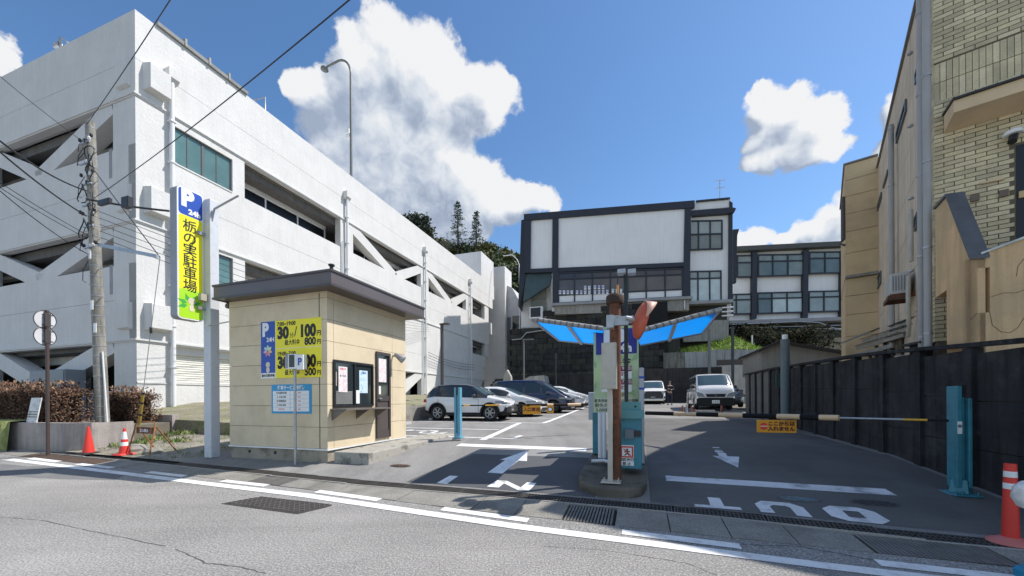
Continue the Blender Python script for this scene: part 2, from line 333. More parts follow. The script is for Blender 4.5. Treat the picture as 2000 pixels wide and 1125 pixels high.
sheet('verge', [-60, -40, -30, -20, -17, -15.6, -13, -10.5, -9.7], dr1, lambda u: 9.88, M_gravel, dz=.004, label='gravelly strip with weeds before the white garage')
# raised bank between the car park and the garage
bk = B(); vv = [9.0, 12, 14, 16, 19, 22.3, 26, 30, 36]
rise = lambda v: .15+.45*min(1, max(0, (v-9)/3))
for a, c in zip(vv, vv[1:]):
    for (x0, h0), (x1, h1) in zip([(-9.75, 0), (-11, .12), (-14, .25), (-19.2, .34)], [(-11, .12), (-14, .25), (-19.2, .34)]):
        bk.poly([(x0, a, zg(a)+rise(a)+h0), (x1, a, zg(a)+rise(a)+h1), (x1, c, zg(c)+rise(c)+h1), (x0, c, zg(c)+rise(c)+h0)])
for (x0, h0), (x1, h1) in zip([(-9.75, 0), (-11, .12), (-14, .25), (-19.2, .34)], [(-11, .12), (-14, .25), (-19.2, .34)]):
    bk.poly([(x0, 9, zg(9)+.15+h0), (x0, 9, zg(9)-.05), (x1, 9, zg(9)-.05), (x1, 9, zg(9)+.15+h1)])
bk.top('grass_bank', mat('dry bank', (.24, .22, .15), .95, var=.25, sc_=1.5, fine=.5, fsc=25, bump=1, bsc=22, dirt=((.17, .20, .05), .9, 1.1)), base=(0, 0, 0), kind='structure', label='low bank of dry grass at the foot of the garage')
# gutter: base, slabs, drain grates
gb = B()
for u0, u1 in zip(US[2:-3], US[3:-2]):
    flatpoly(gb, [(u0, sl0(u0)), (u1, sl0(u1)), (u1, dr1(u1)), (u0, dr1(u0))], -.045)
G = gb.top('gutter', mat('gutter bed', (.05, .047, .042), .95), base=(0, 0, 0), kind='structure', label='road gutter of concrete slabs with a steel drain along its back')
M_slab = mat('gutter concrete', (.26, .245, .215), .92, var=.15, sc_=3, fine=.4, fsc=75, bump=.6, bsc=70, dirt=((.13, .12, .10), .5, 1.3))
def gslab(u0, u1):
    b = B(); j = .006; pts = [(u0+j, sl0(u0)+.012), (u1-j, sl0(u1)+.012), (u1-j, dr0(u1)-.035), (u0+j, dr0(u0)-.035)]
    dz = R.uniform(-.002, .003); b.prism([(u, v, zg(v)-.04) for u, v in pts], (0, 0, .043+dz)); b.part('slab', M_slab, G)
for a_, c_ in ((-20, -15.12), (-11.63, -6.6), (-5.76, -.9), (-.28, 2.1), (3.12, 5.0)):
    n_ = max(1, round((c_-a_)/.58))
    for k in range(n_): gslab(a_+(c_-a_)*k/n_, a_+(c_-a_)*(k+1)/n_)
def grate_mesh(L, Wd, nx, rows, name, m):
    b = B(); t = .012
    b.box(0, L, 0, .018, -.02, 0); b.box(0, L, Wd-.018, Wd, -.02, 0); b.box(0, .018, .018, Wd-.018, -.02, 0); b.box(L-.018, L, .018, Wd-.018, -.02, 0)
    for i in range(1, rows): b.box(.018, L-.018, Wd*i/rows-t/2, Wd*i/rows+t/2, -.02, -.001)
    for i in range(1, nx): b.box(L*i/nx-t/2, L*i/nx+t/2, .018, Wd-.018, -.02, -.002)
    return b.mesh(name, m)
M_iron = mat('weathered iron', (.10, .092, .085), .6, metal=.5, var=.25, sc_=9)
gme = grate_mesh(.985, .225, 22, 3, 'drain_grate', M_iron)
u = -9.6
while u < 4.0:
    v = dr0(u)+.003; o = piece(gme, 'drain_grate', G, (u, v, zg(v)+.001))
    o.rotation_euler = (math.atan((zg(v+.2)-zg(v))/.2), 0, math.atan2(dr0(u+1)-dr0(u), 1)); u += 1.0
for u0, u1, nn in ((-6.58, -5.78, 22), (-.88, -.30, 15), (2.12, 3.10, 26), (-15.1, -13.4, 44), (-13.35, -11.65, 44)):     # ribbed grates set in the slabs
    b = B(); v0, v1 = (sl0(u0)+sl0(u1))/2+.02, (dr0(u0)+dr0(u1))/2-.04
    b.add([], [])
    for i in range(nn):
        a = u0+(u1-u0)*(i+.1)/nn; c = u0+(u1-u0)*(i+(.88 if u0 > 2 else .7))/nn
        b.prism([(a, v0, zg(v0)-.03), (c, v0, zg(v0)-.03), (c, v1, zg(v1)-.03), (a, v1, zg(v1)-.03)], (0, 0, .032))
    b.part('ribbed_grate', mat('rusted grating', (.11, .075, .055), .8, metal=.2, var=.3, sc_=8) if u0 < -11 else mat('worn grate', (.19, .18, .165), .6, metal=.3, var=.2, sc_=9), G)
kb = B()                                                                       # concrete lip in front of the drain
for u0, u1 in zip([x for x in US if -20 <= x <= 5], [x for x in US if -20 < x <= 5]):
    kb.prism([(u0, dr0(u0)-.03, zg(5.2)-.05), (u1, dr0(u1)-.03, zg(5.2)-.05), (u1, dr0(u1)-.003, zg(5.2)-.05), (u0, dr0(u0)-.003, zg(5.2)-.05)], (0, 0, .056+zg(dr0(u0))-zg(5.2)))
kb.part('gutter_lip', mat('lip concrete', (.36, .34, .30), .9, fine=.3, fsc=80), G)

# road markings -------------------------------------------------------------
def marking(name, label, polys, m=M_paint, dz=.006):
    b = B(); [flatpoly(b, p, dz) for p in polys]
    return b.top(name, m, base=(0, 0, 0), kind='structure', label=label)
def stripe(u0, v0, u1, v1, wd=.12):
    L = math.hypot(u1-u0, v1-v0); nu, nv = -(v1-v0)/L*wd/2, (u1-u0)/L*wd/2; ts = {0, 1}
    if abs(v1-v0) > .01: ts |= {(x-v0)/(v1-v0) for x, _ in ZP if 0 < (x-v0)/(v1-v0) < 1}
    ts = sorted(ts)
    return [[(u0+(u1-u0)*a+nu, v0+(v1-v0)*a+nv), (u0+(u1-u0)*a-nu, v0+(v1-v0)*a-nv), (u0+(u1-u0)*c-nu, v0+(v1-v0)*c-nv), (u0+(u1-u0)*c+nu, v0+(v1-v0)*c+nv)] for a, c in zip(ts, ts[1:])]
E_line = [(-60, 8.0), (-20, 5.4), (-15.6, 5.07), (-10.56, 4.80), (-6.9, 4.60), (-4.83, 4.50), (-1.42, 4.16), (1.57, 3.98), (4, 3.9), (12, 4), (60, 5.4)]
el = lambda u: lerp(E_line, u)
ul = [-60, -40, -30, -20, -17, -15.6, -13, -10.56, -9, -6.9, -4.83, -3, -1.42, 0, 1.57, 3, 4, 8, 12, 30, 60]
marking('edge_line', 'long solid white edge line along the road', [[(a, el(a)), (c, el(c)), (c, el(c)+.16), (a, el(a)+.16)] for a, c in zip(ul, ul[1:])])
dash = [(-14.4, -13.0), (-12.1, -10.7), (-9.4, -8.2), (-7.1, -5.98), (-4.85, -3.58), (-2.5, -1.28), (-.19, .94), (2.0, 3.3), (4.4, 5.7)]
for i, (a, c) in enumerate(dash):
    o = marking('dashed_line', 'short white dash beside the solid edge line of the road', [[(a, el(a)+.235), (c, el(c)+.235), (c, el(c)+.365), (a, el(a)+.365)]]); o['group'] = 'short white dashes along the road edge'
marking('entry_stop_line', 'white stop line across the entry lane', stripe(-4.2, 8.5, -1.1, 8.46, .30))
M_paintw = mat('worn paint', (.68, .68, .67), .75, var=.1, sc_=3, fine=.2, fsc=90, dirt=((.22, .22, .22), .8, 3.2))
marking('exit_stop_line', 'worn white stop line across the exit lane', stripe(.39, 6.58, 3.2, 6.50, .29), M_paintw)
marking('entry_arrow', 'white arrow pointing into the entry lane', [[(-2.55, 6.30), (-2.27, 6.30), (-2.27, 7.24), (-2.55, 7.24)], [(-2.66, 7.24), (-2.10, 7.24), (-2.36, 8.18)]])
marking('exit_arrow', 'worn white arrow pointing out of the exit lane', [[(1.46, 8.32), (1.60, 8.32), (1.62, 8.62), (1.47, 8.62)], [(1.45, 8.66), (1.60, 8.66), (1.60, 8.78), (1.45, 8.78)], [(1.47, 8.82), (1.6, 8.82), (1.62, 9.25), (1.49, 9.25)], [(1.34, 8.32), (1.60, 7.48), (1.80, 8.32)]], M_paintw)
marking('lane_word', 'white letters IN painted at the entry, half cut by the drain',
        [[(-3.17, 5.60), (-2.98, 5.60), (-2.98, 6.01), (-3.14, 6.01)], [(-2.28, 5.60), (-2.08, 5.60), (-2.06, 5.93), (-2.23, 5.94)], [(-2.23, 5.94), (-2.06, 5.93), (-1.6, 5.55), (-1.76, 5.55)], [(-1.76, 5.55), (-1.58, 5.55), (-1.56, 5.92), (-1.72, 5.92)]], dz=.0065)
def ring(co, ci): n = len(co); return [[co[i], co[(i+1) % n], ci[(i+1) % n], ci[i]] for i in range(n)]
marking('exit_word', 'white letters OUT painted at the exit, upside down from the road',
        [[(.67, 5.415), (1.20, 5.415), (1.20, 5.505), (.67, 5.505)], [(.86, 5.505), (1.02, 5.505), (1.02, 5.80), (.87, 5.80)],
         [(1.40, 5.40), (1.55, 5.40), (1.55, 5.62), (1.40, 5.68)], [(1.40, 5.68), (1.55, 5.62), (1.60, 5.67), (1.50, 5.80)], [(1.50, 5.80), (1.60, 5.67), (1.73, 5.67), (1.81, 5.79)], [(1.81, 5.79), (1.73, 5.67), (1.77, 5.62), (1.92, 5.66)], [(1.77, 5.62), (1.76, 5.37), (1.91, 5.35), (1.92, 5.66)]]
        + ring([(2.12, 5.44), (2.24, 5.33), (2.54, 5.31), (2.66, 5.42), (2.64, 5.68), (2.52, 5.79), (2.24, 5.79), (2.12, 5.68)],
               [(2.30, 5.46), (2.31, 5.45), (2.45, 5.44), (2.46, 5.45), (2.47, 5.64), (2.46, 5.65), (2.33, 5.66), (2.31, 5.65)]), M_paintw, dz=.0065)
st = []
for v in (9.72, 11.9, 14.75, 17.25, 19.75, 22.25, 24.75, 27.25, 29.75): st += [stripe(-9.2 if v < 15 else -9.4, v, -3.55 if v > 12 else (-3.2 if v < 10 else -4.4), v, .12)]
for p in st: marking('stall_line', 'thin white line between two parking stalls', p)['group'] = 'white lines between the stalls'
marking('bay_line', 'long white line closing off the parking stalls from the lane', stripe(-3.6, 14.75, -3.5, 32, .18))
marking('bay_corner_line', 'slanted white line before the accessible stall', stripe(-3.9, 9.3, -4.55, 14.7, .2)+stripe(-3.2, 9.75, -3.2, 10.45, .15))
ws = []                                               # wheelchair symbol of the stall, lying in the lane of the stall
cx, cy = -6.3, 10.9
ws += [[(cx-1.0+.16*math.cos(a), cy+.25+.16*math.sin(a)) for a in [k*math.pi/4 for k in range(8)]]]
ws += stripe(cx-.8, cy+.25, cx+.1, cy+.15, .11)+stripe(cx+.1, cy+.15, cx+.15, cy-.35, .11)+stripe(cx+.15, cy-.35, cx+.65, cy-.4, .11)+stripe(cx-.3, cy+.2, cx-.3, cy-.2, .1)
ws += ring([(cx+.1+.5*math.cos(k*.45), cy-.05+.5*math.sin(k*.45)) for k in range(14)], [(cx+.1+.4*math.cos(k*.45), cy-.05+.4*math.sin(k*.45)) for k in range(14)])[4:]
marking('wheelchair_symbol', 'white wheelchair symbol painted on the accessible stall', ws)
M_crk = flat('tar crack', (.10, .096, .09), .9)
def crack(pts, wd, label, m=M_crk):
    pl = []; P = [gp(*p) for p in pts]; Q = []
    for (a, c), (e, f) in zip(P, P[1:]):
        for k in range(8): t = k/8; Q.append((a+(e-a)*t+R.uniform(-1, 1)*wd, c+(f-c)*t+R.uniform(-1, 1)*wd))
    for p, q in zip(Q, Q[1:]): pl += stripe(*p, *q, wd*R.uniform(.4, 1.3))
    return marking('road_crack', label, pl, m, .003)
crack([(345, 1072), (400, 1100), (460, 1107), (530, 1124)], .012, 'thin dark crack in the near asphalt'); crack([(0, 1010), (90, 1018), (190, 1040), (345, 1072)], .008, 'faint crack continuing to the left in the near asphalt'); crack([(1400, 1124), (1340, 1100), (1180, 1075), (1040, 1066)], .006, 'hairline crack beside the edge line')
crack([(1395, 1063), (1560, 1068), (1680, 1090), (1790, 1105)], .012, 'ragged joint between the road and the gutter')
pb = B(); flatpoly(pb, [gp(0, 928), gp(0, 906), gp(150, 912), gp(250, 924), gp(225, 938), gp(120, 936)], .002); pb.top('road_patch', mat('grey road patch', (.17, .168, .165), .9, var=.12, fine=.3, fsc=70), base=(0, 0, 0), kind='structure', label='darker repaired patch of the road at the left edge')
# wheel stops, covers
def cover(name, u, v, ru, rv, m, label):
    T = thing(name, label, 'manhole cover', (u, v, zg(v)))
    b = B(); b.prism([(u+(ru+.035)*math.cos(k*.262), v+(rv+.035)*math.sin(k*.262), zg(v+(rv+.035)*math.sin(k*.262))-.02) for k in range(24)], (0, 0, .026)); b.part('frame', M_iron, T)
    b = B(); b.prism([(u+ru*math.cos(k*.262), v+rv*math.sin(k*.262), zg(v+rv*math.sin(k*.262))-.015) for k in range(24)], (0, 0, .025))
    for r_ in (.3, .55, .8):
        for k in range(0, 24, 2):
            a = k*.262; c = (u+ru*r_*math.cos(a), v+rv*r_*math.sin(a)); b.box(c[0]-.018, c[0]+.018, c[1]-.018, c[1]+.018, zg(c[1])+.008, zg(c[1])+.015)
    b.part('lid', m, T)
cover('manhole_cover', 1.98, 5.97, .22, .075, mat('pale blue iron', (.15, .2, .22), .6, metal=.3, var=.3, sc_=14), 'pale round manhole cover above the letter U of the exit')
cover('manhole_cover', 2.78, 6.0, .22, .09, mat('dark iron', (.05, .05, .055), .7), 'dark round manhole cover behind the letter O of the exit')
cover('manhole_cover', -4.43, 6.42, .19, .075, mat('brown iron', (.10, .06, .04), .8, var=.3, sc_=12), 'small rusty round cover beside the booth step')
T = thing('manhole_cover', 'large rectangular iron cover with wavy ribs set in the road', 'manhole cover', (-4.88, 4.17, 0))
b = B(); b.prism([(-5.70, 3.92, .001), (-4.22, 3.86, .001), (-4.06, 4.37, .001), (-5.52, 4.44, .001)], (0, 0, .006)); b.part('frame', M_iron, T)
M_cov = mat('cast iron', (.085, .075, .068), .6, metal=.4, var=.3, sc_=6)
b = B(); b.prism([(-5.66, 3.945, .007), (-4.25, 3.89, .007), (-4.11, 4.345, .007), (-5.50, 4.41, .007)], (0, 0, .003))
for i in range(15):
    for j in range(7):
        fx, fy = (i+.5)/15, (j+.5)/7; x = -5.66+.16*fy+1.40*fx; y = 3.955+.44*fy-.055*fx
        for s_ in (-1, 1): b.prism([(x, y+.02, .01), (x, y+.005, .01), (x+s_*.036, y-.018, .01), (x+s_*.036, y-.003, .01)], (0, 0, .007), 1)
b.part('lid', [M_cov, mat('worn iron ribs', (.20, .185, .17), .5, metal=.5, var=.2, sc_=8)], T)
for i, (u, v) in enumerate([(-8.9, 10.6), (-8.9, 13.2), (-9.0, 15.5), (-9.0, 18.4)]):
    b = B(); z = zg(v); b.prism([(u, v-.3, z), (u+.14, v-.3, z), (u+.11, v-.3, z+.11), (u+.03, v-.3, z+.11)], (0, .6, 0))
    b.top('wheel_stop', M_concl, label='concrete wheel stop '+('in the accessible stall nearest the booth', 'in the empty stall before the white suv', 'under the rear of the white suv', 'under the white hatchback behind the suv')[i], cat='wheel stop', group='concrete wheel stops of the stalls')
# low wall behind the stalls
T = thing('low_wall', 'low stained concrete wall behind the parking stalls', 'wall', (-9.7, 9, zg(9)))
v = 9.1
while v < 34:
    b = B(); h = rise(v)+.1; b.box(-9.82, -9.62, v+.006, v+1.994, zg(v)-.05, zg(v+1)+h, 0); b.part('wall_block', M_conc, T, bev=.01); v += 2

# ================================================================ WHITE PARKING GARAGE
GU, GV = -19.08, 9.88
GT = thing('parking_garage', 'large white concrete multi-storey car park with V-shaped braces, left of the lot', 'building', (GU, GV, .4))
def gbox(nm, x0, x1, y0, y1, z0, z1, m=M_white, bev=0, label=None):
    b = B(); b.box(x0, x1, y0, y1, z0, z1); return b.part(nm, m, GT, label, bev)
VE, UE, TH = 48.5, -78.0, .45
BANDS = [(13.85, 15.22), (15.235, 17.17), (8.78, 10.28), (10.295, 11.82), (4.0, 5.62), (5.635, 7.05)]
for k, (z0, z1) in enumerate(BANDS):
    ve = (49.3, 49.9, 48.0, 49.0, 45.9, 46.6)[k]
    gbox('side_parapet', GU-TH, GU, GV, ve, z0, z1); gbox('front_parapet', UE, GU-TH-.002, GV, GV+TH, z0, z1)
gb_ = B()
for z in (15.20, 10.26, 5.60): gb_.box(GU-TH+.03, GU-.03, GV+.03, 45.8, z, z+.06); gb_.box(UE, GU-TH, GV+.03, GV+TH-.03, z, z+.06)
gb_.part('joint', mat('joint', (.35, .35, .35), .9), GT)
for z in (13.78, 8.71, 3.93):                                               # drip ledges
    b = B(); b.box(GU-.3, GU+.07, GV-.07, 47.8, z, z+.07); b.box(UE, GU-.302, GV-.07, GV+.3, z, z+.07); b.box(GU-.25, GU+.03, GV-.03, 47.8, z-.06, z); b.box(UE, GU-.252, GV-.03, GV+.25, z-.06, z); b.part('ledge', M_white, GT)
for z in (13.35, 8.3, 3.7, .2): gbox('floor_slab', UE, GU-.46, GV+.46, VE-1.5, z, z+.42, mat('slab concrete', (.16, .155, .15), .9, streak=.2))
gbox('roof_slab', UE, GU-.46, GV+.46, VE-1.5, 16.3, 16.6)
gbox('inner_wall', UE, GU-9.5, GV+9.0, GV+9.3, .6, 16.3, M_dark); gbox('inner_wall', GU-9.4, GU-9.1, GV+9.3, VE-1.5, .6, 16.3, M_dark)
gbox('end_wall', UE, GU-.46, VE-1.5, VE-1.1, .6, 16.8); gbox('roof_parapet', UE, GU-.46, VE-1.1, VE-.7, 16.5, 17.0)
# side columns and solid bays
for a, c in ((21.0, 22.2), (31.05, 32.4), (40.75, 42.6)):
    gbox('column', GU-TH, GU-.004, a, c, .3, 13.78)
gbox('column', GU-TH, GU-.004, GV, 11.1, .2, 13.78)
gbox('front_column', GU-1.45, GU-TH-.003, GV+.004, GV+TH, 3.0, 13.78)
gbox('front_column', GU-1.45, GU-TH-.003, GV+.004, GV+TH, .2, 3.0)
M_winf = flat('window frame grey', (.10, .11, .115), .4)
M_gglass = mat('green blinds glass', (.10, .19, .18), .12, var=.25, sc_=.8, spec=.7)
def gwindow(y0, y1, z0, z1, n, zt):
    gbox('wall_panel', GU-TH, GU-.004, 13.75, 14.36, z0-.02, zt); gbox('wall_panel', GU-TH, GU-.004, 11.1, 13.75, z1, zt)
    f = B(); x1 = GU-.10; x0 = x1-.05; f.box(x0, x1, y0, y1, z0, z0+.05); f.box(x0, x1, y0, y1, z1-.05, z1)
    for i in range(n+1): y = y0+(y1-y0-.05)*i/n; f.box(x0, x1, y, y+.05, z0+.05, z1-.05)
    if n == 4: ym = (y0+y1)/2; f.box(x0, x1+.01, ym-.05, ym+.05, z0+.05, z1-.05)
    fo = f.part('window', M_winf, GT)
    for i in range(n):
        p = B(); a = y0+(y1-y0-.05)*i/n+.05; c = y0+(y1-y0-.05)*(i+1)/n; p.box(x0+.01, x0+.03, a, c, z0+.05, z1-.05); p.part('pane', M_gglass, fo)
    gbox('window_sill', GU-.3, GU+.03, y0, y1, z0-.06, z0, M_white)
gwindow(11.15, 13.72, 11.82, 13.42, 4, 13.78); gwindow(11.15, 13.72, 7.05, 8.52, 4, 8.71)
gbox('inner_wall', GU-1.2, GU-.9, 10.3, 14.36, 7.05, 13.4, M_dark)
# bay 1 open strip (third floor and second floor), recessed band window
for zb, zt in ((11.82, 13.78), (7.05, 8.71)):
    xr = GU-1.25
    gbox('recessed_beam', xr-.3, xr, 14.36, 21.0, zt-.62, zt, M_white)
    fb = B()
    for i in range(4): y = 14.36+i*(6.64-.06)/3; fb.box(xr-.15, xr-.05, y, y+.07, zb-.3, zt-.62)
    fb.box(xr-.15, xr-.05, 14.36, 21, zt-.68, zt-.62)
    fo = fb.part('window', M_wpaint, GT)
    for i in range(3): p = B(); y = 14.36+i*(6.58)/3; p.box(xr-.12, xr-.10, y+.07, y+2.19, zb-.3, zt-.68); p.part('pane', M_gdark, fo)
    gbox('soffit', GU-1.3, GU-TH, 14.36, 21, zt-.03, zt, M_white); gbox('recess_floor', xr, GU-TH, 14.36, 21, zb-.5, zb-.4, M_white)
# braced bays on the side: V of two sloping beams
def vbrace(yA, yB, z0, z1, wall='x', par=GT):
    """V brace: upper outer ends at (yA, z1) and (yB, z1), meeting in the middle at z0"""
    ym = yA+(yB-yA)*.56; t = .95
    for (a, c) in (((yA-.1, z1+.1), (ym-.1, z0-.1)), ((yB+.1, z1+.1), (ym+.3, z0-.1))):
        d = Vector((c[0]-a[0], c[1]-a[1])).normalized(); n = Vector((-d.y, d.x))*.36
        q = [(a[0]+n.x, a[1]+n.y), (a[0]-n.x, a[1]-n.y), (c[0]-n.x, c[1]-n.y), (c[0]+n.x, c[1]+n.y)]
        b = B()
        if wall == 'x': b.prism([(GU-.012, y, z) for y, z in q], (-.62, 0, 0))
        else: b.prism([(y, GV+.012, z) for y, z in q], (0, .62, 0))
        b.part('brace', M_white, par)
vbrace(22.2, 31.05, 11.82, 13.5); vbrace(32.4, 40.75, 11.82, 13.5)
for a, c in ((22.2, 31.05), (32.4, 40.75)):
    gbox('wall_panel', GU-TH, GU-.004, a, c, 7.04, 8.72)
    gbox('recessed_beam', GU-1.6, GU-1.25, a, c, 13.0, 13.78, M_white)
    fb = B(); [fb.box(GU-1.4, GU-1.34, y, y+.06, 11.6, 13) for y in [a+1.4*i for i in range(1, 6)]]; fb.part('railing_post', M_wpaint, GT)
for zb, zt in ((11.82, 13.78), (7.05, 8.71)):
    gbox('recessed_beam', GU-1.2, GU-.9, 42.6, 47, zt-.6, zt, M_white); gbox('wall_panel', GU-TH, GU-.004, 46.4, 47.8, zb, zt)
    gbox('railing_post', GU-1.1, GU-1.05, 44.2, 44.28, zb-.2, zt-.6, M_wpaint)
# ground floor side: shutter bay, braced bay, solid bays
gbox('base_wall', GU-TH, GU-.004, 11.1, 21.0, .2, 2.2); gbox('base_trim', GU-.06, GU+.03, GV, 21, 2.2, 2.26)
sh = B(); sh.box(GU-.42, GU-.36, 11.3, 21.0, 2.26, 3.52, 0); S_ = sh.part('shutter', mat('shutter backing', (.4, .4, .37), .6), GT)
for i in range(12):
    s = B(); z = 2.27+i*.104; s.prism([(GU-.36, 11.3, z), (GU-.335, 11.3, z+.03), (GU-.335, 11.3, z+.07), (GU-.36, 11.3, z+.1)], (0, 9.7, 0)); s.part('slat', mat('cream shutter', (.70, .69, .62), .5, var=.05), S_)
gbox('wall_panel', GU-TH, GU-.2, 11.1, 21.0, 3.52, 3.93); gbox('wall_panel', GU-TH, GU-.1, 11.1, 11.3, 2.26, 3.52)
gbox('wall_panel', GU-TH, GU-.004, 22.2, 27.6, .5, 3.93); gbox('base_wall', GU-TH, GU-.004, 27.6, 31.05, .5, 1.85); gbox('wall_panel', GU-TH, GU-.004, 32.4, 40.75, .6, 3.93)
b = B(); b.prism([(GU-.02, 27.6, 1.85), (GU-.02, 28.2, 1.85), (GU-.02, 31.05, 3.5), (GU-.02, 31.05, 3.93), (GU-.02, 30.2, 3.93), (GU-.02, 27.6, 2.5)], (-.6, 0, 0)); b.part('brace', M_white, GT)
gbox('inner_wall', GU-1.6, GU-1.3, 27.3, 31.2, .5, 3.9, M_white)
b = B(); b.prism([(GU-.01, 42.6, .7), (GU-.01, 43.6, 1.0), (GU-.01, 44.6, 2.0), (GU-.01, 45.8, 4.0), (GU-.01, 42.6, 4.0)], (-.44, 0, 0)); b.part('wall_panel', M_white, GT)
# front face: V braces per storey
for zb, zt in ((11.82, 13.78), (7.05, 8.71), (2.2, 3.93)):
    vb0 = GU-1.45
    for a, c in ((vb0, vb0-10.0), (vb0-10.6, vb0-20)):
        vbrace(a, c, zb, zt-.2, 'y'); 
    gbox('front_column', vb0-10.7, vb0-9.9, GV+.004, GV+TH, .5, 13.78)
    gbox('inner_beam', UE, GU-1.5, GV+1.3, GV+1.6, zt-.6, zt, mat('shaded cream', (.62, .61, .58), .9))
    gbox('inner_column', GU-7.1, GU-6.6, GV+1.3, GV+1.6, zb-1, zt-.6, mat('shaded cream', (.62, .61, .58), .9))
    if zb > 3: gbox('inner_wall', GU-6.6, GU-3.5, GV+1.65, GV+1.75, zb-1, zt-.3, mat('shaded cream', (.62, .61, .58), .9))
gbox('front_base_wall', UE, GU-1.45, GV+.006, GV+TH, .3, 1.9, M_white)
for z in (11.0, 6.2):
    gbox('vertical_groove', GU-1.70, GU-1.52, GV-.012, GV-.002, z-.3, z+.9, mat('groove shade', (.34, .34, .35), .9))  # thin strip on the face; its grey stands for shade inside a groove
for z in (14.02, 9.0, 4.25):                                                 # corner blocks, one on each face
    b = B(); b.prism([(GU, 10.12, z+.12), (GU+.36, 10.2, z+.2), (GU+.36, 10.2, z+1.2), (GU, 10.12, z+1.22)], (0, .72, 0)); b.part('corner_block', M_white, GT, bev=.02)
    b = B(); b.prism([(GU-.25, GV, z+.12), (GU-.33, GV-.12, z+.2), (GU-.33, GV-.12, z+1.2), (GU-.25, GV, z+1.22)], (-.72, 0, 0)); b.part('corner_block', M_white, GT, bev=.02)
# rain pipes with hoppers
for y, z1, zb in ((11.06, 15.1, .35), (21.45, 15.2, .9), (31.6, 15.2, 1.2), (41.7, 15.2, 1.5)):
    b = B(); b.tube([(GU+.17, y, zb), (GU+.17, y, z1)], .085, 10)
    if y > 12: b.tube([(GU+.1, y-.38, zb), (GU+.1, y-.38, z1-3)], .05, 8)
    P_ = b.part('rain_pipe', M_wpaint, GT)
    b = B(); b.prism([(GU, y-.2, z1+.5), (GU+.34, y-.2, z1+.5), (GU+.34, y-.2, z1+.12), (GU+.22, y-.2, z1-.03), (GU, y-.2, z1-.03)], (0, .4, 0)); b.part('hopper', M_white, P_)
    z = zb+.8
    while z < z1: b = B(); b.box(GU, GU+.28, y-.11, y+.11, z, z+.05); b.part('pipe_clip', M_wpaint, P_); z += 1.75
# roof edge gutter and roof tower
b = B(); b.prism([(GU-.1, 10.6, 17.18), (GU+.1, 10.6, 17.18), (GU+.12, 10.6, 17.32), (GU-.1, 10.6, 17.36)], (0, 3.9, 0)); [b.box(GU-.1, GU+.14, y, y+.08, 17.17, 17.5) for y in (11.6, 12.6, 13.5)]; b.part('roof_rail', mat('roof rail', (.28, .28, .27), .6), GT)
tw0 = LOT.onX(918, 552, GU)[0]
gbox('roof_tower', GU-5, GU-.02, 45.4, 49.8, 16.6, 20.4); gbox('roof_tower', GU-5, GU+1.2, 51.0, 54, 0.8, 20.2)

# annex in shade beyond the garage
AX = thing('annex_building', 'narrow shaded white service building at the far end of the garage', 'building', (GU+1, 52, 1))
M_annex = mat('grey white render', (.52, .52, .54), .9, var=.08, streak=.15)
a0 = 52.0; z0 = zg(52)
pts = [LOT.onY(x, y, a0) for x, y in ((962, 780), (1052, 780), (1052, 655), (1000, 562), (962, 545))]
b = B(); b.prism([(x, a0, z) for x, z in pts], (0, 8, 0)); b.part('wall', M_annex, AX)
def axbox(nm, x0, y0, x1, y1, m, d=.08, par=None):
    (xa, za), (xb, zb) = LOT.onY(x0, y0, a0-.01), LOT.onY(x1, y1, a0-.01); b = B(); b.box(xa, xb, a0-d, a0-.005, zb, za); return b.part(nm, m, par or AX)
for q in ((970, 576, 976, 594), (969, 644, 975, 661)):
    f = axbox('window', *q, M_winf, .06); axbox('pane', q[0]+1, q[1]+1, q[2]-1, q[3]-1, M_glass, .09, f)
f = axbox('doorway', 982, 621, 998, 716, mat('grey door', (.10, .12, .14), .6)); 
axbox('vent_box', 1002, 618, 1016, 648, M_glass, .3); axbox('small_window', 974, 695, 978, 702, M_glass)
b = B(); x, z = LOT.onY(986, 602, a0-.2); x2, z2 = LOT.onY(986, 714, a0-.2); b.tube([(x, a0-.25, z), (x, a0-.25, z2)], .14)
x, z = LOT.onY(998, 640, a0-.2); x2, z2 = LOT.onY(998, 712, a0-.2); b.tube([(x, a0-.25, z), (x, a0-.25, z2)], .12); b.part('rain_pipe', M_annex, AX)

# ================================================================ TICKET BOOTH
BU, BL, BF, BR = -6.09, -8.89, 6.31, 9.10            # right face, left end, front face, rear
BT = thing('ticket_booth', 'small beige parking booth with dark brown flat roof and a service window', 'booth', ((BU+BL)/2, BF, zg(BF)))
M_sid = mat('beige siding', (.72, .605, .42), .75, var=.06, sc_=1.3, bump=.15, bsc=120, dirt=((.56, .46, .31), .5, 1.7))
b = B(); b.box(BL+.04, BU-.04, BF+.04, BR-.04, .3, 3.72); b.part('wall_core', flat('siding joint', (.10, .085, .06), .9), BT)
z = .475
for i in range(8):
    z1 = z+.4465 if i < 7 else 3.74
    b = B(); b.box(BL, BU-.20, BF, BF+.035, z, z1-.008); b.part('siding_board', M_sid, BT)
    b = B(); b.box(BU-.19, BU, BF, BF+.035, z, z1-.008); b.box(BU-.035, BU, BF+.035, BF+.17, z, z1-.008); b.part('siding_board', M_sid, BT)
    b = B(); b.box(BU-.035, BU, BF+.18, 8.50, z, z1-.008); b.part('siding_board', M_sid, BT)
    b = B(); b.box(BU-.035, BU, 8.508, BR, z, z1-.008); b.part('siding_board', M_sid, BT)
    b = B(); b.box(BL, BL+.035, BF+.036, BR, z, z1-.008); b.part('siding_board', M_sid, BT); z = z1
b = B(); b.box(BL-.02, BU+.02, BF-.02, BF, .44, .47); b.box(BU, BU+.02, BF, BR, .44, .47); b.part('base_trim', M_wprint, BT)
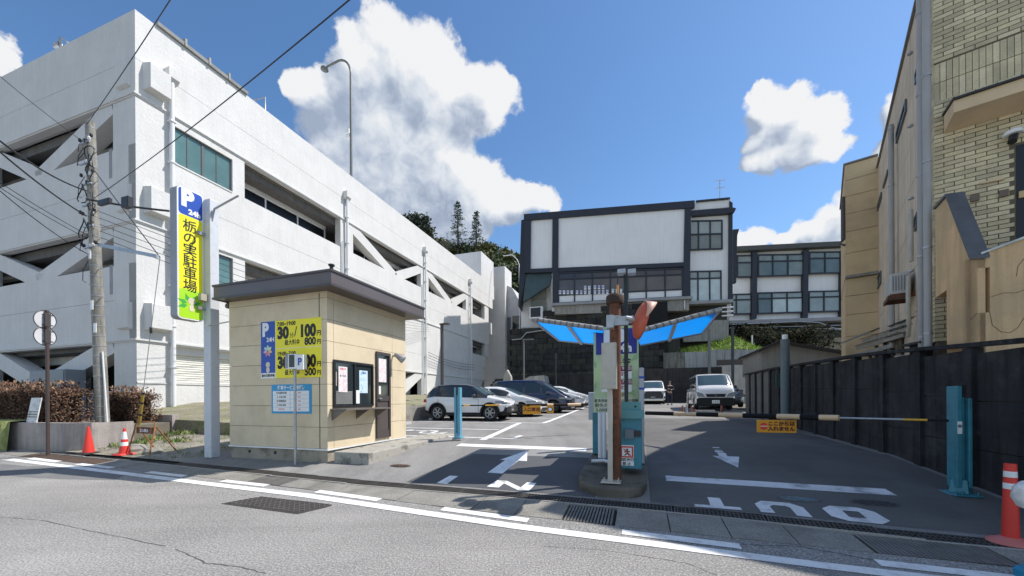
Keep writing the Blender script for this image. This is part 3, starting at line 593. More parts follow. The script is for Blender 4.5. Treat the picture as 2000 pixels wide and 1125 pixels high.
M_base = mat('stained base', (.36, .32, .25), .9, var=.15, bump=.3, dirt=((.12, .10, .08), .8, 3))
b = B(); b.box(BL+.02, BU-.02, BF+.02, BR, .05, .44); F_ = b.part('foundation', M_base, BT)
for x in (-8.30, -7.54): b = B(); b.disc((x, BF+.02, .345), .035, (0, -1, 0), .006, 16); b.part('vent_hole', M_dark, F_)
b = B(); b.box(BU-.21, BU-.19, BF-.003, BF, .47, 3.7); b.part('corner_joint', flat('siding joint', (.10, .085, .06), .9), BT)
# roof: fascia boards with caps, dark soffit
rx0, rx1, ry0, ry1 = -8.96, -5.70, 6.02, 9.43
b = B(); b.box(rx0+.03, rx1-.03, ry0+.03, ry1-.03, 3.735, 3.98); b.part('roof', M_brown, BT)
M_fascia = mat('brown fascia metal', (.13, .108, .106), .3, var=.05)
for q in ((rx0, rx1, ry0, ry0+.03), (rx1-.03, rx1, ry0+.03, ry1), (rx0, rx0+.03, ry0+.03, ry1), (rx0+.03, rx1-.03, ry1-.03, ry1)):
    b = B(); b.box(*q, 3.735, 4.03); f = b.part('fascia', M_fascia, BT)
b = B(); c_ = .022
for z0, z1 in ((4.0, 4.045), (3.72, 3.765)):
    b.box(rx0-c_, rx1+c_, ry0-c_, ry0, z0, z1); b.box(rx1, rx1+c_, ry0, ry1+c_, z0, z1); b.box(rx0-c_, rx0, ry0, ry1, z0, z1)
b.part('roof_trim', M_brown, BT)
b = B(); b.tube([(rx1-.04, ry0+.05, 4.0), (rx1-.04, ry0+.05, 4.12)], .035); b.tube([(rx1-.04, ry0+.05, 4.12), (rx1-.04, ry0+.05, 4.15)], .06); b.part('roof_vent', M_black, BT)
b = B(); b.tube([(rx0-.02, ry0+.3, 3.66), (rx0-.02, ry1, 3.64)], .06); b.tube([(rx0+.1, ry0+.35, 3.6), (BL-.06, ry0+.45, 3.3), (BL-.06, ry0+.45, .3)], .035); b.part('roof_gutter', M_brown, BT)
# window and door in the right-hand side
WX = BU
def yz(b, y0, y1, z0, z1, d0, d1, mi=0): return b.box(WX+d0, WX+d1, y0, y1, z0, z1, mi)
f = B(); y0, y1, z0, z1 = 6.46, 7.71, 1.32, 2.33
yz(f, y0, y1, z0, z0+.05, 0, .04); yz(f, y0, y1, z1-.05, z1, 0, .04)
for y in (y0, 7.06, y1-.04): yz(f, y, y+.04, z0+.05, z1-.05, 0, .045)
f = f.part('window', M_black, BT)
for a, c in ((y0+.04, 7.06), (7.10, y1-.04)): p = B(); yz(p, a, c, z0+.05, z1-.05, .005, .012); p.part('pane', M_glass, f)
bl = B()
for i in range(13): yz(bl, 6.52, 7.02, 1.40+i*.022, 1.408+i*.022, .0125, .0145)
bl.part('blind', mat('blind', (.5, .5, .47), .5), f)
M_paper = mat('pink notice paper', (.80, .74, .74), .7, var=.1, sc_=25, dirt=((.75, .22, .30), .5, 14))
M_paper2 = mat('blue notice paper', (.62, .75, .83), .7, var=.1, sc_=25, dirt=((.10, .42, .68), .7, 11))
p = B(); yz(p, 6.60, 6.86, 1.65, 2.20, .015, .02); p.part('poster', M_paper, f); p = B(); yz(p, 7.24, 7.52, 1.64, 2.16, .015, .02); p.part('poster', M_paper2, f)
p = B(); yz(p, 7.10, 7.21, 1.40, 1.70, .046, .05); p.part('note', M_wprint, f); p = B(); yz(p, 6.50, 6.545, 1.78, 2.08, .015, .02); p.part('note', mat('pale wood', (.6, .5, .4), .6), f)
for i, y in enumerate((6.66, 6.73, 6.79)): text('●' if i == 1 else '■', .05, MX(WX+.021, y, 2.0), flat('grey print', (.2, .2, .22), .6), f)
text('お知らせ', .045, MX(WX+.021, 6.73, 2.15), M_red, f); text('ご案内', .06, MX(WX+.021, 7.38, 2.10), M_blue, f)
b = B(); b.box(WX, WX+.42, 6.38, 7.86, 1.27, 1.30)
for y in (6.42, 7.15, 7.8): b.prism([(WX, y, 1.27), (WX+.36, y, 1.27), (WX, y, 1.05)], (0, .015, 0))
b.part('counter_shelf', mat('grey brown shelf', (.16, .14, .125), .5), BT)
d = B(); y0, y1, z0, z1 = 7.83, 8.37, .54, 2.66
yz(d, y0, y0+.06, z0, z1, 0, .05); yz(d, y1-.06, y1, z0, z1, 0, .05); yz(d, y0+.06, y1-.06, z1-.07, z1, 0, .05); yz(d, y0+.06, y1-.06, z0, z0+.18, 0, .04); yz(d, y0+.06, y1-.06, 1.45, 1.58, 0, .04)
D_ = d.part('door', M_brown, BT)
p = B(); yz(p, y0+.06, y1-.06, z0+.18, 1.45, 0, .02); p.part('lower_panel', mat('door panel', (.085, .068, .062), .5), D_)
p = B(); yz(p, y0+.06, y1-.06, 1.58, z1-.07, 0, .02); p.part('pane', M_glass, D_)
p = B(); yz(p, 7.92, 8.22, 1.92, 2.5, .021, .025); p.part('poster', M_paper, D_); p = B(); yz(p, 7.9, 8.0, 1.62, 1.82, .021, .025); p.part('note', M_wprint, D_)
p = B(); p.box(WX+.04, WX+.10, 7.86, 7.96, 1.50, 1.53); p.part('handle', M_steel, D_)
b = B(); b.tube([(WX, 8.52, 2.62), (WX+.12, 8.52, 2.62)], .03); b.tube([(WX+.10, 8.48, 2.66), (WX+.30, 8.56, 2.50)], [.05, .10], 12); b.part('wall_lamp', M_steel, BT)
# signs on the front
def fq(b, x0, x1, z0, z1, d0, d1, mi=0): return b.box(x0, x1, BF-d1, BF-d0, z0, z1, mi)
S = thing('price_sign', 'yellow and blue price board on the front wall of the booth', 'sign', (-7.06, BF, 1.96))
b = B(); fq(b, -7.90, -6.22, 1.96, 3.20, .002, .012); b.part('board', M_wprint, S)
b = B(); fq(b, -7.90, -7.49, 2.08, 3.20, .012, .014); b.part('panel', M_blue, S)
b = B(); fq(b, -7.48, -6.22, 2.60, 3.20, .012, .014); b.part('panel', M_yel, S); b = B(); fq(b, -7.48, -6.22, 1.96, 2.59, .012, .014); b.part('panel', M_yel, S)
y_ = BF-.0145
text('P', .38, MY(-7.77, y_, 3.01), M_wprint, S, off=.022, sx=.9); text('24H', .13, MY(-7.62, y_-.001, 2.80), M_wprint, S, off=.004)
def priced(zz, t1, p1, p2):
    text(t1, .115, MY(-7.43, y_, zz+.50), M_ink, S, off=.004, ax='LEFT'); text('30', .34, MY(-7.42, y_, zz+.30), M_ink, S, off=.02, ax='LEFT', sx=.92)
    text('分', .12, MY(-7.02, y_, zz+.24), M_ink, S, off=.001); text('/', .30, MY(-6.91, y_, zz+.31), M_ink, S)
    text(p1, .34, MY(-6.37, y_, zz+.31), M_ink, S, off=.02, ax='RIGHT', sx=.86); text('円', .12, MY(-6.29, y_, zz+.25), M_ink, S, off=.004)
    text('最大料金', .125, MY(-7.22, y_, zz+.09), M_ink, S, off=.0015, ax='LEFT', sx=.85); text(p2, .21, MY(-6.37, y_, zz+.09), M_ink, S, off=.009, ax='RIGHT', sx=.95); text('円', .11, MY(-6.29, y_, zz+.07), M_ink, S, off=.004)
priced(2.62, '7:00~19:00', '100', '800'); priced(1.98, '19:00~7:00', '100', '500')
text('栃の実駐車場', .062, MY(-7.695, y_, 2.02), M_ink, S, off=.001)
cols = [(.75, .35, .30), (.85, .55, .25), (.80, .80, .45), (.55, .75, .50), (.45, .72, .72), (.75, .45, .60), (.72, .22, .30)]
for i, c in enumerate(cols):                                                  # the flower emblem
    a = math.radians(195-i*54 if i < 4 else 195-i*51.4); a = math.radians(90+(i-3)*51.4); L = .115; cx, cz = -7.70, 2.56
    b = B(); P0 = []
    for k in range(10): t = k/9*2*math.pi; r1, r2 = L*.5*math.cos(t)+L*.62, L*.27*math.sin(t); P0.append((cx+r1*math.cos(a)-r2*math.sin(a), y_-.001, cz+r1*math.sin(a)+r2*math.cos(a)))
    b.prism(P0, (0, -.001, 0)); b.part('petal', flat('petal %d' % i, c, .5), S)
b = B(); b.disc((-7.70, y_, 2.26), .06, (0, -1, 0), .002); b.disc((-7.70, y_, 2.15), .05, (0, -1, 0), .002, ry=.07); b.part('emblem', mat('cream print', (.75, .66, .50), .5), S)
S = thing('service_sign', 'small blue and white table sign below the price board', 'sign', (-7.06, BF, 1.2))
b = B(); fq(b, -7.60, -6.50, 1.20, 1.82, .002, .012); b.part('board', flat('sky blue print', (.02, .32, .62), .4), S)
for i in range(5):
    for a, c in ((-7.56, -7.08), (-7.07, -6.56)): b = B(); fq(b, a, c, 1.245+i*.088, 1.245+i*.088+.084, .012, .014); b.part('cell', M_wprint, S)
    text(['ATSUTA', '□ 市民会館', '回 図書館前', 'よ 文化会館', '市内協賛店舗'][i], .05, MY(-7.32, y_, 1.287+i*.088), M_ink if i else M_red, S); text('30分', .04, MY(-6.82, y_, 1.287+i*.088), M_red, S)
text('駐車サービス券提携', .092, MY(-7.05, y_, 1.745), M_wprint, S, off=.003, sx=.9)
# concrete step
b = B(); s0, s1 = zg(6.36), zg(9.6)
b.add([(-5.98, 6.36, s0-.1), (-5.12, 6.36, s0-.1), (-5.10, 10.2, zg(10.2)-.1), (-5.98, 10.2, zg(10.2)-.1), (-5.98, 6.36, .42), (-5.12, 6.36, .42), (-5.10, 10.2, .47), (-5.98, 10.2, .47)],
      [(0, 3, 2, 1), (4, 5, 6, 7), (0, 1, 5, 4), (1, 2, 6, 5), (2, 3, 7, 6), (3, 0, 4, 7)])
b.top('concrete_step', mat('mossy concrete', (.40, .38, .33), .9, var=.15, sc_=4, bump=.6, bsc=35, fine=.2, dirt=((.07, .065, .055), .8, 4)), label='stained concrete step along the booth door', cat='step', bev=.02)

# ================================================================ TALL PARKING SIGN AND ITS POST
px_, pv_ = -9.39, 6.26
M_cream0 = mat('small beige box', (.50, .46, .36), .5)
ST = thing('sign_post', 'tall grey square post beside the booth holding the vertical yellow sign', 'post', (px_, pv_, zg(pv_)))
b = B(); b.box(px_-.115, px_+.115, pv_-.1, pv_+.1, zg(pv_), 6.1); b.part('post', mat('pale grey paint', (.62, .64, .67), .45, var=.06, dirt=((.4, .4, .4), .4, 4)), ST, bev=.012)
for z in (5.25, 3.55): b = B(); b.box(px_-.09, px_-.03, 6.0, pv_-.1, z, z+.07); b.part('bracket', M_steel, ST); b = B(); b.box(px_-.2, px_-.1, 6.0, 6.05, z-.15, z+.2); b.part('bracket_plate', M_steel, ST)
b = B(); b.box(px_-.05, px_+.05, pv_-.25, pv_-.1, 3.75, 3.9); b.part('small_box', M_cream0, ST)
b = B(); b.tube([(px_+.1, pv_-.05, 5.6), (px_+.16, pv_-.03, 5.88), (px_+.75, pv_+.1, 6.15)], .022); b.part('support_arm', M_steel, ST); b = B(); b.tube([(px_+.05, pv_-.1, 3.2), (px_+.9, pv_-.25, 3.2)], .014); b.part('support_arm', M_steel, ST)
S = thing('parking_sign', 'vertical yellow parking sign with blue head and black lettering', 'sign', (-9.56, 5.90, 3.28))
def rrect(y0, y1, z0, z1, r, n=5): return [(y+r*math.cos(a), z+r*math.sin(a)) for y, z, s_ in ((y1-r, z1-r, 0), (y0+r, z1-r, 90), (y0+r, z0+r, 180), (y1-r, z0+r, 270)) for a in [math.radians(s_+90*k/n) for k in range(n+1)]]
SX = -9.48; sy0, sy1, sz0, sz1 = 5.62, 6.16, 3.28, 6.18
b = B(); b.prism([(SX-.22, y, z) for y, z in rrect(sy0, sy1, sz0, sz1, .09)], (.20, 0, 0)); b.part('casing', mat('sign casing', (.30, .31, .33), .4), S)
b = B(); b.prism([(SX-.02, y, z) for y, z in rrect(sy0+.005, sy1-.005, sz0+.005, sz1-.005, .09)], (.025, 0, 0)); b.part('rim', M_wprint, S)
b = B(); b.prism([(SX+.005, y, z) for y, z in rrect(sy0+.03, sy1-.03, sz0+.03, 5.57, .06)], (.003, 0, 0), 0); b.part('face', flat('sign yellow', (.90, .83, .02), .35), S)
b = B(); b.prism([(SX+.0052, y, z) for y, z in rrect(sy0+.031, sy1-.031, sz0+.031, 3.95, .06)], (.003, 0, 0), 0); b.part('lower_face', flat('sign lime', (.42, .74, .03), .35), S)
b = B(); b.prism([(SX+.005, y, z) for y, z in rrect(sy0+.03, sy1-.03, 5.58, sz1-.03, .06)], (.003, 0, 0), 0); b.part('head', M_blue, S)
text('P', .50, MX(SX+.0085, 5.82, 5.94), M_wprint, S, off=.03, sx=.95); text('24h', .155, MX(SX+.0095, 5.965, 5.675), M_wprint, S, off=.008, sx=1.05)
for i, ch in enumerate('栃の実駐車場'): text(ch, .29, MX(SX+.0085, 5.87, 5.34-i*.265), M_ink, S, off=.003)
leaf = B()
for a in (60, 110, 160, 200, 20): 
    ca, sa = math.cos(math.radians(a)), math.sin(math.radians(a)); leaf.prism([(SX+.0085, 5.86+ca*.05-sa*.0, 3.62+sa*.05), (SX+.0085, 5.86+ca*.13-sa*.05, 3.62+sa*.13+ca*.05), (SX+.0085, 5.86+ca*.25, 3.62+sa*.25), (SX+.0085, 5.86+ca*.13+sa*.05, 3.62+sa*.13-ca*.05)], (.001, 0, 0))
leaf.part('leaf_emblem', flat('leaf green print', (.06, .42, .06), .5), S)
b = B(); b.disc((SX+.0098, 5.9, 3.70), .075, (1, 0, 0), .002); b.disc((SX+.0098, 5.9, 3.55), .05, (1, 0, 0), .002, ry=.08); b.part('emblem', mat('cream print', (.75, .66, .50), .5), S)

# parking guide sign on a thin pole
gu, gv = -6.72, 6.10
T = thing('guide_sign', 'small white box sign with a blue P on a thin pole before the booth', 'sign', (gu, gv, zg(gv)))
b = B(); b.tube([(gu, gv, zg(gv)), (gu, gv, 2.12)], .028, 12); b.part('pole', M_steel, T)
gz0, gz1 = 2.12, 2.42
b = B(); b.bbox(gu-.13, gu+.17, gv-.12, gv+.16, gz0, gz1, .02); bx = b.part('box', M_wprint, T)
b = B(); b.box(gu-.02, gu+.12, gv-.124, gv-.12, gz0+.03, gz1-.02); b.part('dark_screen', flat('screen', (.01, .014, .012), .15), T)
b = B(); b.box(gu-.128, gu-.05, gv-.123, gv-.119, gz0+.01, gz1-.01); b.part('side_panel', mat('sign casing', (.30, .31, .33), .4), T)
b = B(); b.box(gu+.165, gu+.32, gv-.1, gv-.08, gz0-.02, gz1-.02); b.part('plate', M_wprint, T)
text('P', .2, MY(gu+.235, gv-.101, gz0+.13), M_blue, T, off=.008)

# ================================================================ LEFT: PLANTER, HEDGE, POLE, CONES
PT = thing('planter', 'long rendered planter wall holding the brown hedge', 'planter', (-16, 5.9, zg(5.9)))
M_pl = mat('pinkish render', (.42, .37, .34), .9, var=.1, sc_=3, bump=.5, bsc=30, streak=.25, dirt=((.28, .25, .23), .5, 2))
pz = LOT.onY(90, 826, 5.95)[1]
pa = [(-30, 6.1), (-17, 5.85), (-14.6, 6.05), (-14.1, 6.3), (-14.0, 7.0)]
for (x0, y0), (x1, y1) in zip(pa, pa[1:]):
    b = B(); b.prism([(x0, y0, .05), (x1, y1, .05), (x1, y1+.18, .05), (x0, y0+.18, .05)], (0, 0, pz-.05)); b.part('wall', M_pl, PT, bev=.015)
b = B(); b.prism([(-30, 6.2, .1), (-17, 5.95, .1), (-14.2, 6.4, .1), (-14.1, 7.0, .1), (-16, 9.8, .1), (-30, 9.8, .1)], (0, 0, pz-.25)); b.part('soil', M_ground, PT)
b = B(); b.prism([(-17.6, 8.0, .2), (-17.4, 8.0, .2), (-16.4, 9.3, .2), (-16.6, 9.3, .2)], (0, 0, .8)); b.box(-16.5, -15.3, 8.9, 9.1, .2, 1.0); b.part('rear_wall', M_pl, PT)
def twigs(b, c, rad, n, sz, up=.5, sh=None):
    for _ in range(n):
        while True:
            p = Vector((R.uniform(-1, 1), R.uniform(-1, 1), R.uniform(-1, 1)))
            if sh == 'box' or p.length < 1: break
        p = Vector((c[0]+p.x*rad[0], c[1]+p.y*rad[1], c[2]+p.z*rad[2]))
        d = Vector((R.gauss(0, 1), R.gauss(0, 1), R.gauss(up, 1))).normalized()*sz*R.uniform(.6, 1.4); q = d.cross(Vector((R.random(), R.random(), R.random()))).normalized()*sz*.28
        b.poly([p-d*.5-q*.3, p-d*.5+q*.3, p+d*.3+q, p+d*.55, p+d*.3-q], R.randrange(3))
M_tw = [mat('hedge twig red', (.15, .07, .042), .8, var=.3), mat('hedge twig brown', (.085, .052, .036), .85, var=.3), mat('hedge twig tan', (.25, .165, .10), .8, var=.3)]
def hedge(x0, x1, y0, y1, z0, z1, label, tint=None):
    T = thing('hedge', label, 'hedge', ((x0+x1)/2, (y0+y1)/2, z0))
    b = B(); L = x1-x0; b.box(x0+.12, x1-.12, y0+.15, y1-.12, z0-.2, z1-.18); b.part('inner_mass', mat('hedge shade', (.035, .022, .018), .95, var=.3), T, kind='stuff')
    b = B(); x = x0
    while x < x1:
        h = z1+.12*noise.noise(Vector((x*1.1, 3.3, 0)))
        for (ca, ra, n) in (((x+.15, y0+.08, (z0+h)/2), (.2, .1, (h-z0)/2), 430), ((x+.15, (y0+y1)/2, h-.05), (.2, (y1-y0)/2, .12), 380)): twigs(b, ca, ra, int(n*1.5), .05, .6, 'box')
        twigs(b, (x+.15, (y0+y1)/2, h+.12), (.2, (y1-y0)/2, .16), 45, .10, 2.5, 'box')
        x += .3
    for k in range(int((y1-y0)/.25)+1): twigs(b, (x1+.02, y0+.12+k*.25, (z0+z1)/2), (.1, .2, (z1-z0)/2), 420, .055, .6, 'box'); twigs(b, (x0-.02, y0+.12+k*.25, (z0+z1)/2), (.1, .2, (z1-z0)/2), 200, .055, .6, 'box')
    b.part('foliage', M_tw, T, kind='stuff'); return T
hz = LOT.onY(60, 762, 6.3)[1]
hedge(-22, -15.75, 6.25, 7.0, pz-.1, hz, 'long clipped hedge of reddish brown twigs left of the utility pole')
hedge(LOT.onY(196, 800, 8.1)[0], LOT.onY(258, 800, 8.1)[0], 8.1, 8.8, .85, LOT.onY(230, 770, 8.1)[1], 'short brown hedge between the utility pole and the garage corner')
# green net over planter end
b = B(); n_ = 14
for i in range(n_):
    x0 = -18.5+i*.14; x1 = x0+.14; f = lambda x: .06*math.sin(x*13)
    b.add([(x0, 5.72+f(x0), zg(5.7)), (x1, 5.72+f(x1), zg(5.7)), (x1, 5.76+f(x1)*.5, pz+.03), (x0, 5.76+f(x0)*.5, pz+.03), (x1, 6.3, pz+.06), (x0, 6.3, pz+.06)], [(0, 1, 2, 3), (3, 2, 4, 5)], 0, True)
b.top('net_cover', mat('yellow green net', (.24, .26, .08), .8, var=.3, sc_=7, bump=.4, bsc=20), label='yellow green net draped over the end of the planter', cat='net')
T = thing('notice_stand', 'white notice sheet standing on the planter wall in front of the hedge', 'notice', (-15.8, 5.98, pz))
nx0, nz1 = LOT.onY(56, 777, 5.98); nx1, nz0 = LOT.onY(76, 828, 5.98)
b = B(); b.prism([(nx0, 5.93, pz), (nx1, 5.93, pz), (nx1, 6.03, nz1), (nx0, 6.03, nz1)], (0, .02, 0)); b.part('sheet', mat('notice paper', (.7, .7, .68), .6, var=.1, dirt=((.35, .36, .38), .8, 7)), T)
for i in range(4): b = B(); b.box(nx0+.03, nx1-.03, 5.93+.02*i, 5.935+.02*i, pz+.15+i*.07, pz+.17+i*.07); b.part('printed_line', M_ink, T)
# grey cabinet behind the hedge
T = thing('electric_cabinet', 'grey twin-door electric cabinet behind the hedge', 'cabinet', (-22, 9.0, .6))
cx0, cz1 = LOT.onY(59, 724, 9.1); cx1, _ = LOT.onY(126, 724, 9.1)
b = B(); b.bbox(cx0, cx1, 9.1, 9.75, .4, cz1, .02); b.part('body', mat('blue grey paint', (.20, .23, .26), .5), T)
cm = (cx0+cx1)/2
for a, c in ((cx0+.04, cm-.02), (cm+.02, cx1-.04)): b = B(); b.box(a, c, 9.07, 9.098, .5, cz1-.05); d_ = b.part('door', mat('blue grey door', (.22, .25, .28), .5), T); b = B(); b.box(c-.12, c-.09, 9.04, 9.068, 1.9, 2.05); b.part('handle', M_steel, d_)
# round traffic signs seen from behind
su, sv = -15.3, 5.62
T = thing('round_sign_pair', 'two round traffic signs seen from behind on a thin brown pole', 'traffic sign', (su, sv, zg(sv)))
sx_, sz_ = LOT.onY(92, 608, sv)
b = B(); b.tube([(sx_, sv, zg(sv)), (sx_, sv, sz_+.02)], .038, 10); b.part('pole', mat('brown pole', (.07, .045, .04), .5), T)
zz = [LOT.onY(92, y, sv)[1] for y in (625, 657)]
for z in zz:
    nrm = Vector((.958, .287, 0)); c0 = Vector((sx_-.06, sv-.035, z)); b = B(); b.disc(c0+Vector((.02, .015, 0)), .235, -nrm, .008, 28); d_ = b.part('disc', mat('sign back', (.62, .63, .64), .45), T)
    b = B(); n2 = 28; a_ = nrm.cross(Vector((0, 0, 1))).normalized()
    b.tube([c0+Vector((.02, .015, 0))+a_*.235*math.cos(k*.2244)+Vector((0, 0, .235*math.sin(k*.2244))) for k in range(29)], .011, 6, cap=False); b.part('rim', M_brown, d_)
    b = B(); [b.box(sx_-.045, sx_-.02, sv-.14, sv+.12, z+s_*.13-.014, z+s_*.13+.014) for s_ in (-1, 1)]; b.box(sx_-.04, sx_+.045, sv-.05, sv+.05, z-.17, z+.17); b.part('bracket', M_brown, d_)
# cones
def cone(u, v, h, label, striped):
    z = zg(v); T = thing('traffic_cone', label, 'traffic cone', (u, v, z)); r0, r1 = h*.17, h*.035
    rr = lambda t: r0+(r1-r0)*t
    b = B(); b.bbox(u-h*.27, u+h*.27, v-h*.27, v+h*.27, z, z+.035, .03); b.part('base', M_rubber if not striped else M_red, T)
    ts = [0, .30, .45, .56, .64, .86, 1] if striped else [0, 1]
    for i, (a, c) in enumerate(zip(ts, ts[1:])):
        b = B(); b.lathe([(rr(a), .035+a*(h-.035)), (rr(c), .035+c*(h-.035))], (u, v, z), 24); b.part('body' if i == 0 else 'band', M_refl if (striped and i in (1, 3, 4)) else M_red, T)
cu_, cv_ = gp(173, 886); cone(cu_, cv_, .70, 'plain red traffic cone on a black base before the planter', False)
cu_, cv_ = gp(243, 888); cone(cu_, cv_, .66, 'red traffic cone with white bands beside the folding barricade', True)
# folding barricade
fu, fv = gp(285, 884)
T = thing('barricade', 'rusty orange folding barricade with a dark striped board', 'barricade', (fu, fv, zg(fv)))
z = zg(fv); b = B(); M_or = mat('rusted orange paint', (.30, .13, .035), .7, var=.3, sc_=10, dirt=((.10, .04, .02), .7, 9))
b.tube([(fu-.42, fv-.15, z), (fu-.38, fv, z+.72), (fu-.33, fv, z+.78), (fu+.33, fv, z+.78), (fu+.38, fv, z+.72), (fu+.42, fv-.15, z)], .017); b.part('front_frame', M_or, T)
b = B(); b.tube([(fu-.36, fv+.02, z+.66), (fu-.38, fv+.42, z)], .017); b.tube([(fu+.36, fv+.02, z+.66), (fu+.44, fv+.42, z)], .017); b.part('rear_leg', M_or, T)
b = B(); b.box(fu-.33, fu+.33, fv-.02, fv, z+.48, z+.64); BB = b.part('board', mat('barricade board', (.10, .035, .02), .7, var=.3, sc_=12), T)
for x in (-.25, .17): b = B(); b.prism([(fu+x, fv-.023, z+.48), (fu+x+.07, fv-.023, z+.48), (fu+x+.11, fv-.023, z+.64), (fu+x+.04, fv-.023, z+.64)], (0, .002, 0)); b.part('stripe', M_or, BB)
text('立入禁止', .085, MY(fu-.02, fv-.024, z+.55), M_wprint, BB, off=.002)
# utility pole ---------------------------------------------------------------
uu, uv_ = gp(202, 862); uz = zg(uv_)
def ppt(px, py): x, z = LOT.onY(px, py, uv_); return Vector((x, uv_, z))
UP = thing('utility_pole', 'tall weathered concrete utility pole with bands and tangled cables', 'utility pole', (uu, uv_, uz))
top = ppt(176, 238); bot = Vector((uu, uv_, uz-.05))
b = B(); b.tube([bot, bot.lerp(top, .5), top], [.165, .14, .115], 20); b.tube([top, top+Vector((0, 0, .02))], .10, 20); b.part('pole', mat('weathered pole', (.30, .285, .25), .9, var=.2, sc_=4, bump=.5, bsc=40, streak=.45), UP)
on = lambda t: bot.lerp(top, t)
for i in range(30):
    t = .08+i*.031; p = on(t); b = B(); r_ = .168-.05*t; b.tube([p, p+Vector((0, 0, .018))], r_+.004, 16); b.part('band', M_steel, UP)
for i in range(12):
    t = .40+i*.045; p = on(t); s_ = 1 if i % 2 else -1; b = B(); b.tube([p+Vector((s_*.1, 0, 0)), p+Vector((s_*.30, -.03, 0)), p+Vector((s_*.32, -.03, .03))], .011, 6); b.part('step_bolt', M_steel, UP)
for px, py, w_ in ((190, 598, .12), (196, 642, .13), (186, 500, .1)):
    p = ppt(px+3, py); b = B(); b.box(p.x-w_/2, p.x+w_/2, uv_-.165, uv_-.15, p.z-.14, p.z+.14); b.part('number_plate', M_wprint, UP)
b = B(); e = ppt(315, 503); s0 = ppt(200, 480); ev = Vector((e.x, uv_-.1, e.z)); b.prism([(s0.x, uv_-.05, s0.z-.05), (ev.x, uv_-.05, ev.z-.05), (ev.x, uv_-.05, ev.z+.05), (s0.x, uv_-.05, s0.z+.05)], (0, -.07, 0)); b.part('cross_arm', M_steel, UP)
for k, (z0_, cnt) in enumerate(((.93, 3), (.82, 3), (.70, 4), (.6, 4))):
    p = on(z0_)
    for j in range(cnt):
        b = B(); s_ = -1 if j % 2 else 1; q = p+Vector((s_*(.2+.06*j), -.14, .03*j)); b.lathe([(.02, 0), (.045, .02), (.03, .05), (.045, .07), (.02, .11)], q, 10); b.part('insulator', M_wprint if j == 0 else M_black, UP)
for k in range(5):                                                           # cable loops
    p = on(.66+.055*k); b = B(); r1 = R.uniform(.15, .30); s_ = -1 if k < 3 and k != 1 else 1; pts = []
    for j in range(15): a = math.radians(-60+j*24); pts.append(p+Vector((s_*(.22+r1*.7*math.cos(a)), -.15+.05*math.sin(a*2), r1*math.sin(a)*1.1)))
    b.tube(pts, .016, 6); b.part('cable_loop', M_black, UP)
for k in range(16):                                                          # short jumper wires between fittings
    t0, t1 = R.uniform(.55, .95), 0; t1 = t0-R.uniform(.03, .10); s_ = R.choice((-1, 1)); w_ = R.uniform(.05, .22); p0, p1 = on(t0)+Vector((s_*.12, -.12, 0)), on(t1)+Vector((s_*R.uniform(.1, .35), -.14, 0))
    b = B(); b.tube([p0, p0.lerp(p1, .3)+Vector((s_*w_, -.05, -.1)), p0.lerp(p1, .7)+Vector((s_*w_*.8, -.05, -.15)), p1], .010, 5); b.part('jumper_wire', M_black, UP)
for k in range(6):
    t0 = .60+.065*k; p = on(t0); b = B(); b.box(p.x-.22, p.x+.26, p.y-.17, p.y-.13, p.z-.02, p.z+.02); b.part('bracket', M_steel, UP); b = B(); b.tube([p+Vector((.05, -.16, -.01)), p+Vector((.05, -.16, .1))], .035, 8); b.part('fitting', M_black if k % 2 else M_steel, UP)
for k in range(3):
    b = B(); x = -.19+.03*k; b.tube([on(.02)+Vector((x, -.05, 0)), on(.3)+Vector((x+.02, -.05, 0)), on(.62)+Vector((x+.04, -.06, 0))], .02, 6); b.part('riser_cable', M_black if k else M_wpaint, UP)
b = B(); b.tube([on(.0)+Vector((.26, 0, 0)), on(.28)+Vector((.18, -.02, 0))], .025, 8); b.part('riser_pipe', M_wpaint, UP)
b = B(); q = ppt(262, 402); b.bbox(q.x-.02, q.x+.28, uv_-.3, uv_-.15, q.z-.18, q.z+.12, .02); q = ppt(215, 402); b.bbox(q.x, q.x+.55, uv_-.3, uv_-.2, q.z-.12, q.z+.03, .02); b.part('splice_box', M_black, UP)
# guy wire with yellow guard
ge = LOT.onY(272, 840, 7.6); gs = Vector((e.x, uv_-.03, e.z)); gb1 = Vector((ge[0]-.1, 7.6, zg(7.6)))
T = thing('guy_wire', 'thin steel guy wire with a yellow and black guard at its foot', 'guy wire', tuple(gb1))
b = B(); b.tube([gb1, gs], .011, 6); b.part('wire', M_steel, T)
mid_ = gb1.lerp(gs, .27); b = B(); b.tube([gb1, mid_], .04, 10); g_ = b.part('guard', flat('guard yellow', (.42, .30, .05), .6, var=.2), T)
for t in (.28, .55, .8, 1.0): p = gb1.lerp(mid_, t); d_ = (mid_-gb1).normalized()*.03; b = B(); b.tube([p-d_, p+d_], .043, 10); b.part('black_band', M_black, g_)
m_ = gb1.lerp(gs, .62); b = B(); b.tube([m_-Vector((0, 0, .09)), m_+Vector((0, 0, .09))], .035, 8); b.part('strain_insulator', M_black, T)
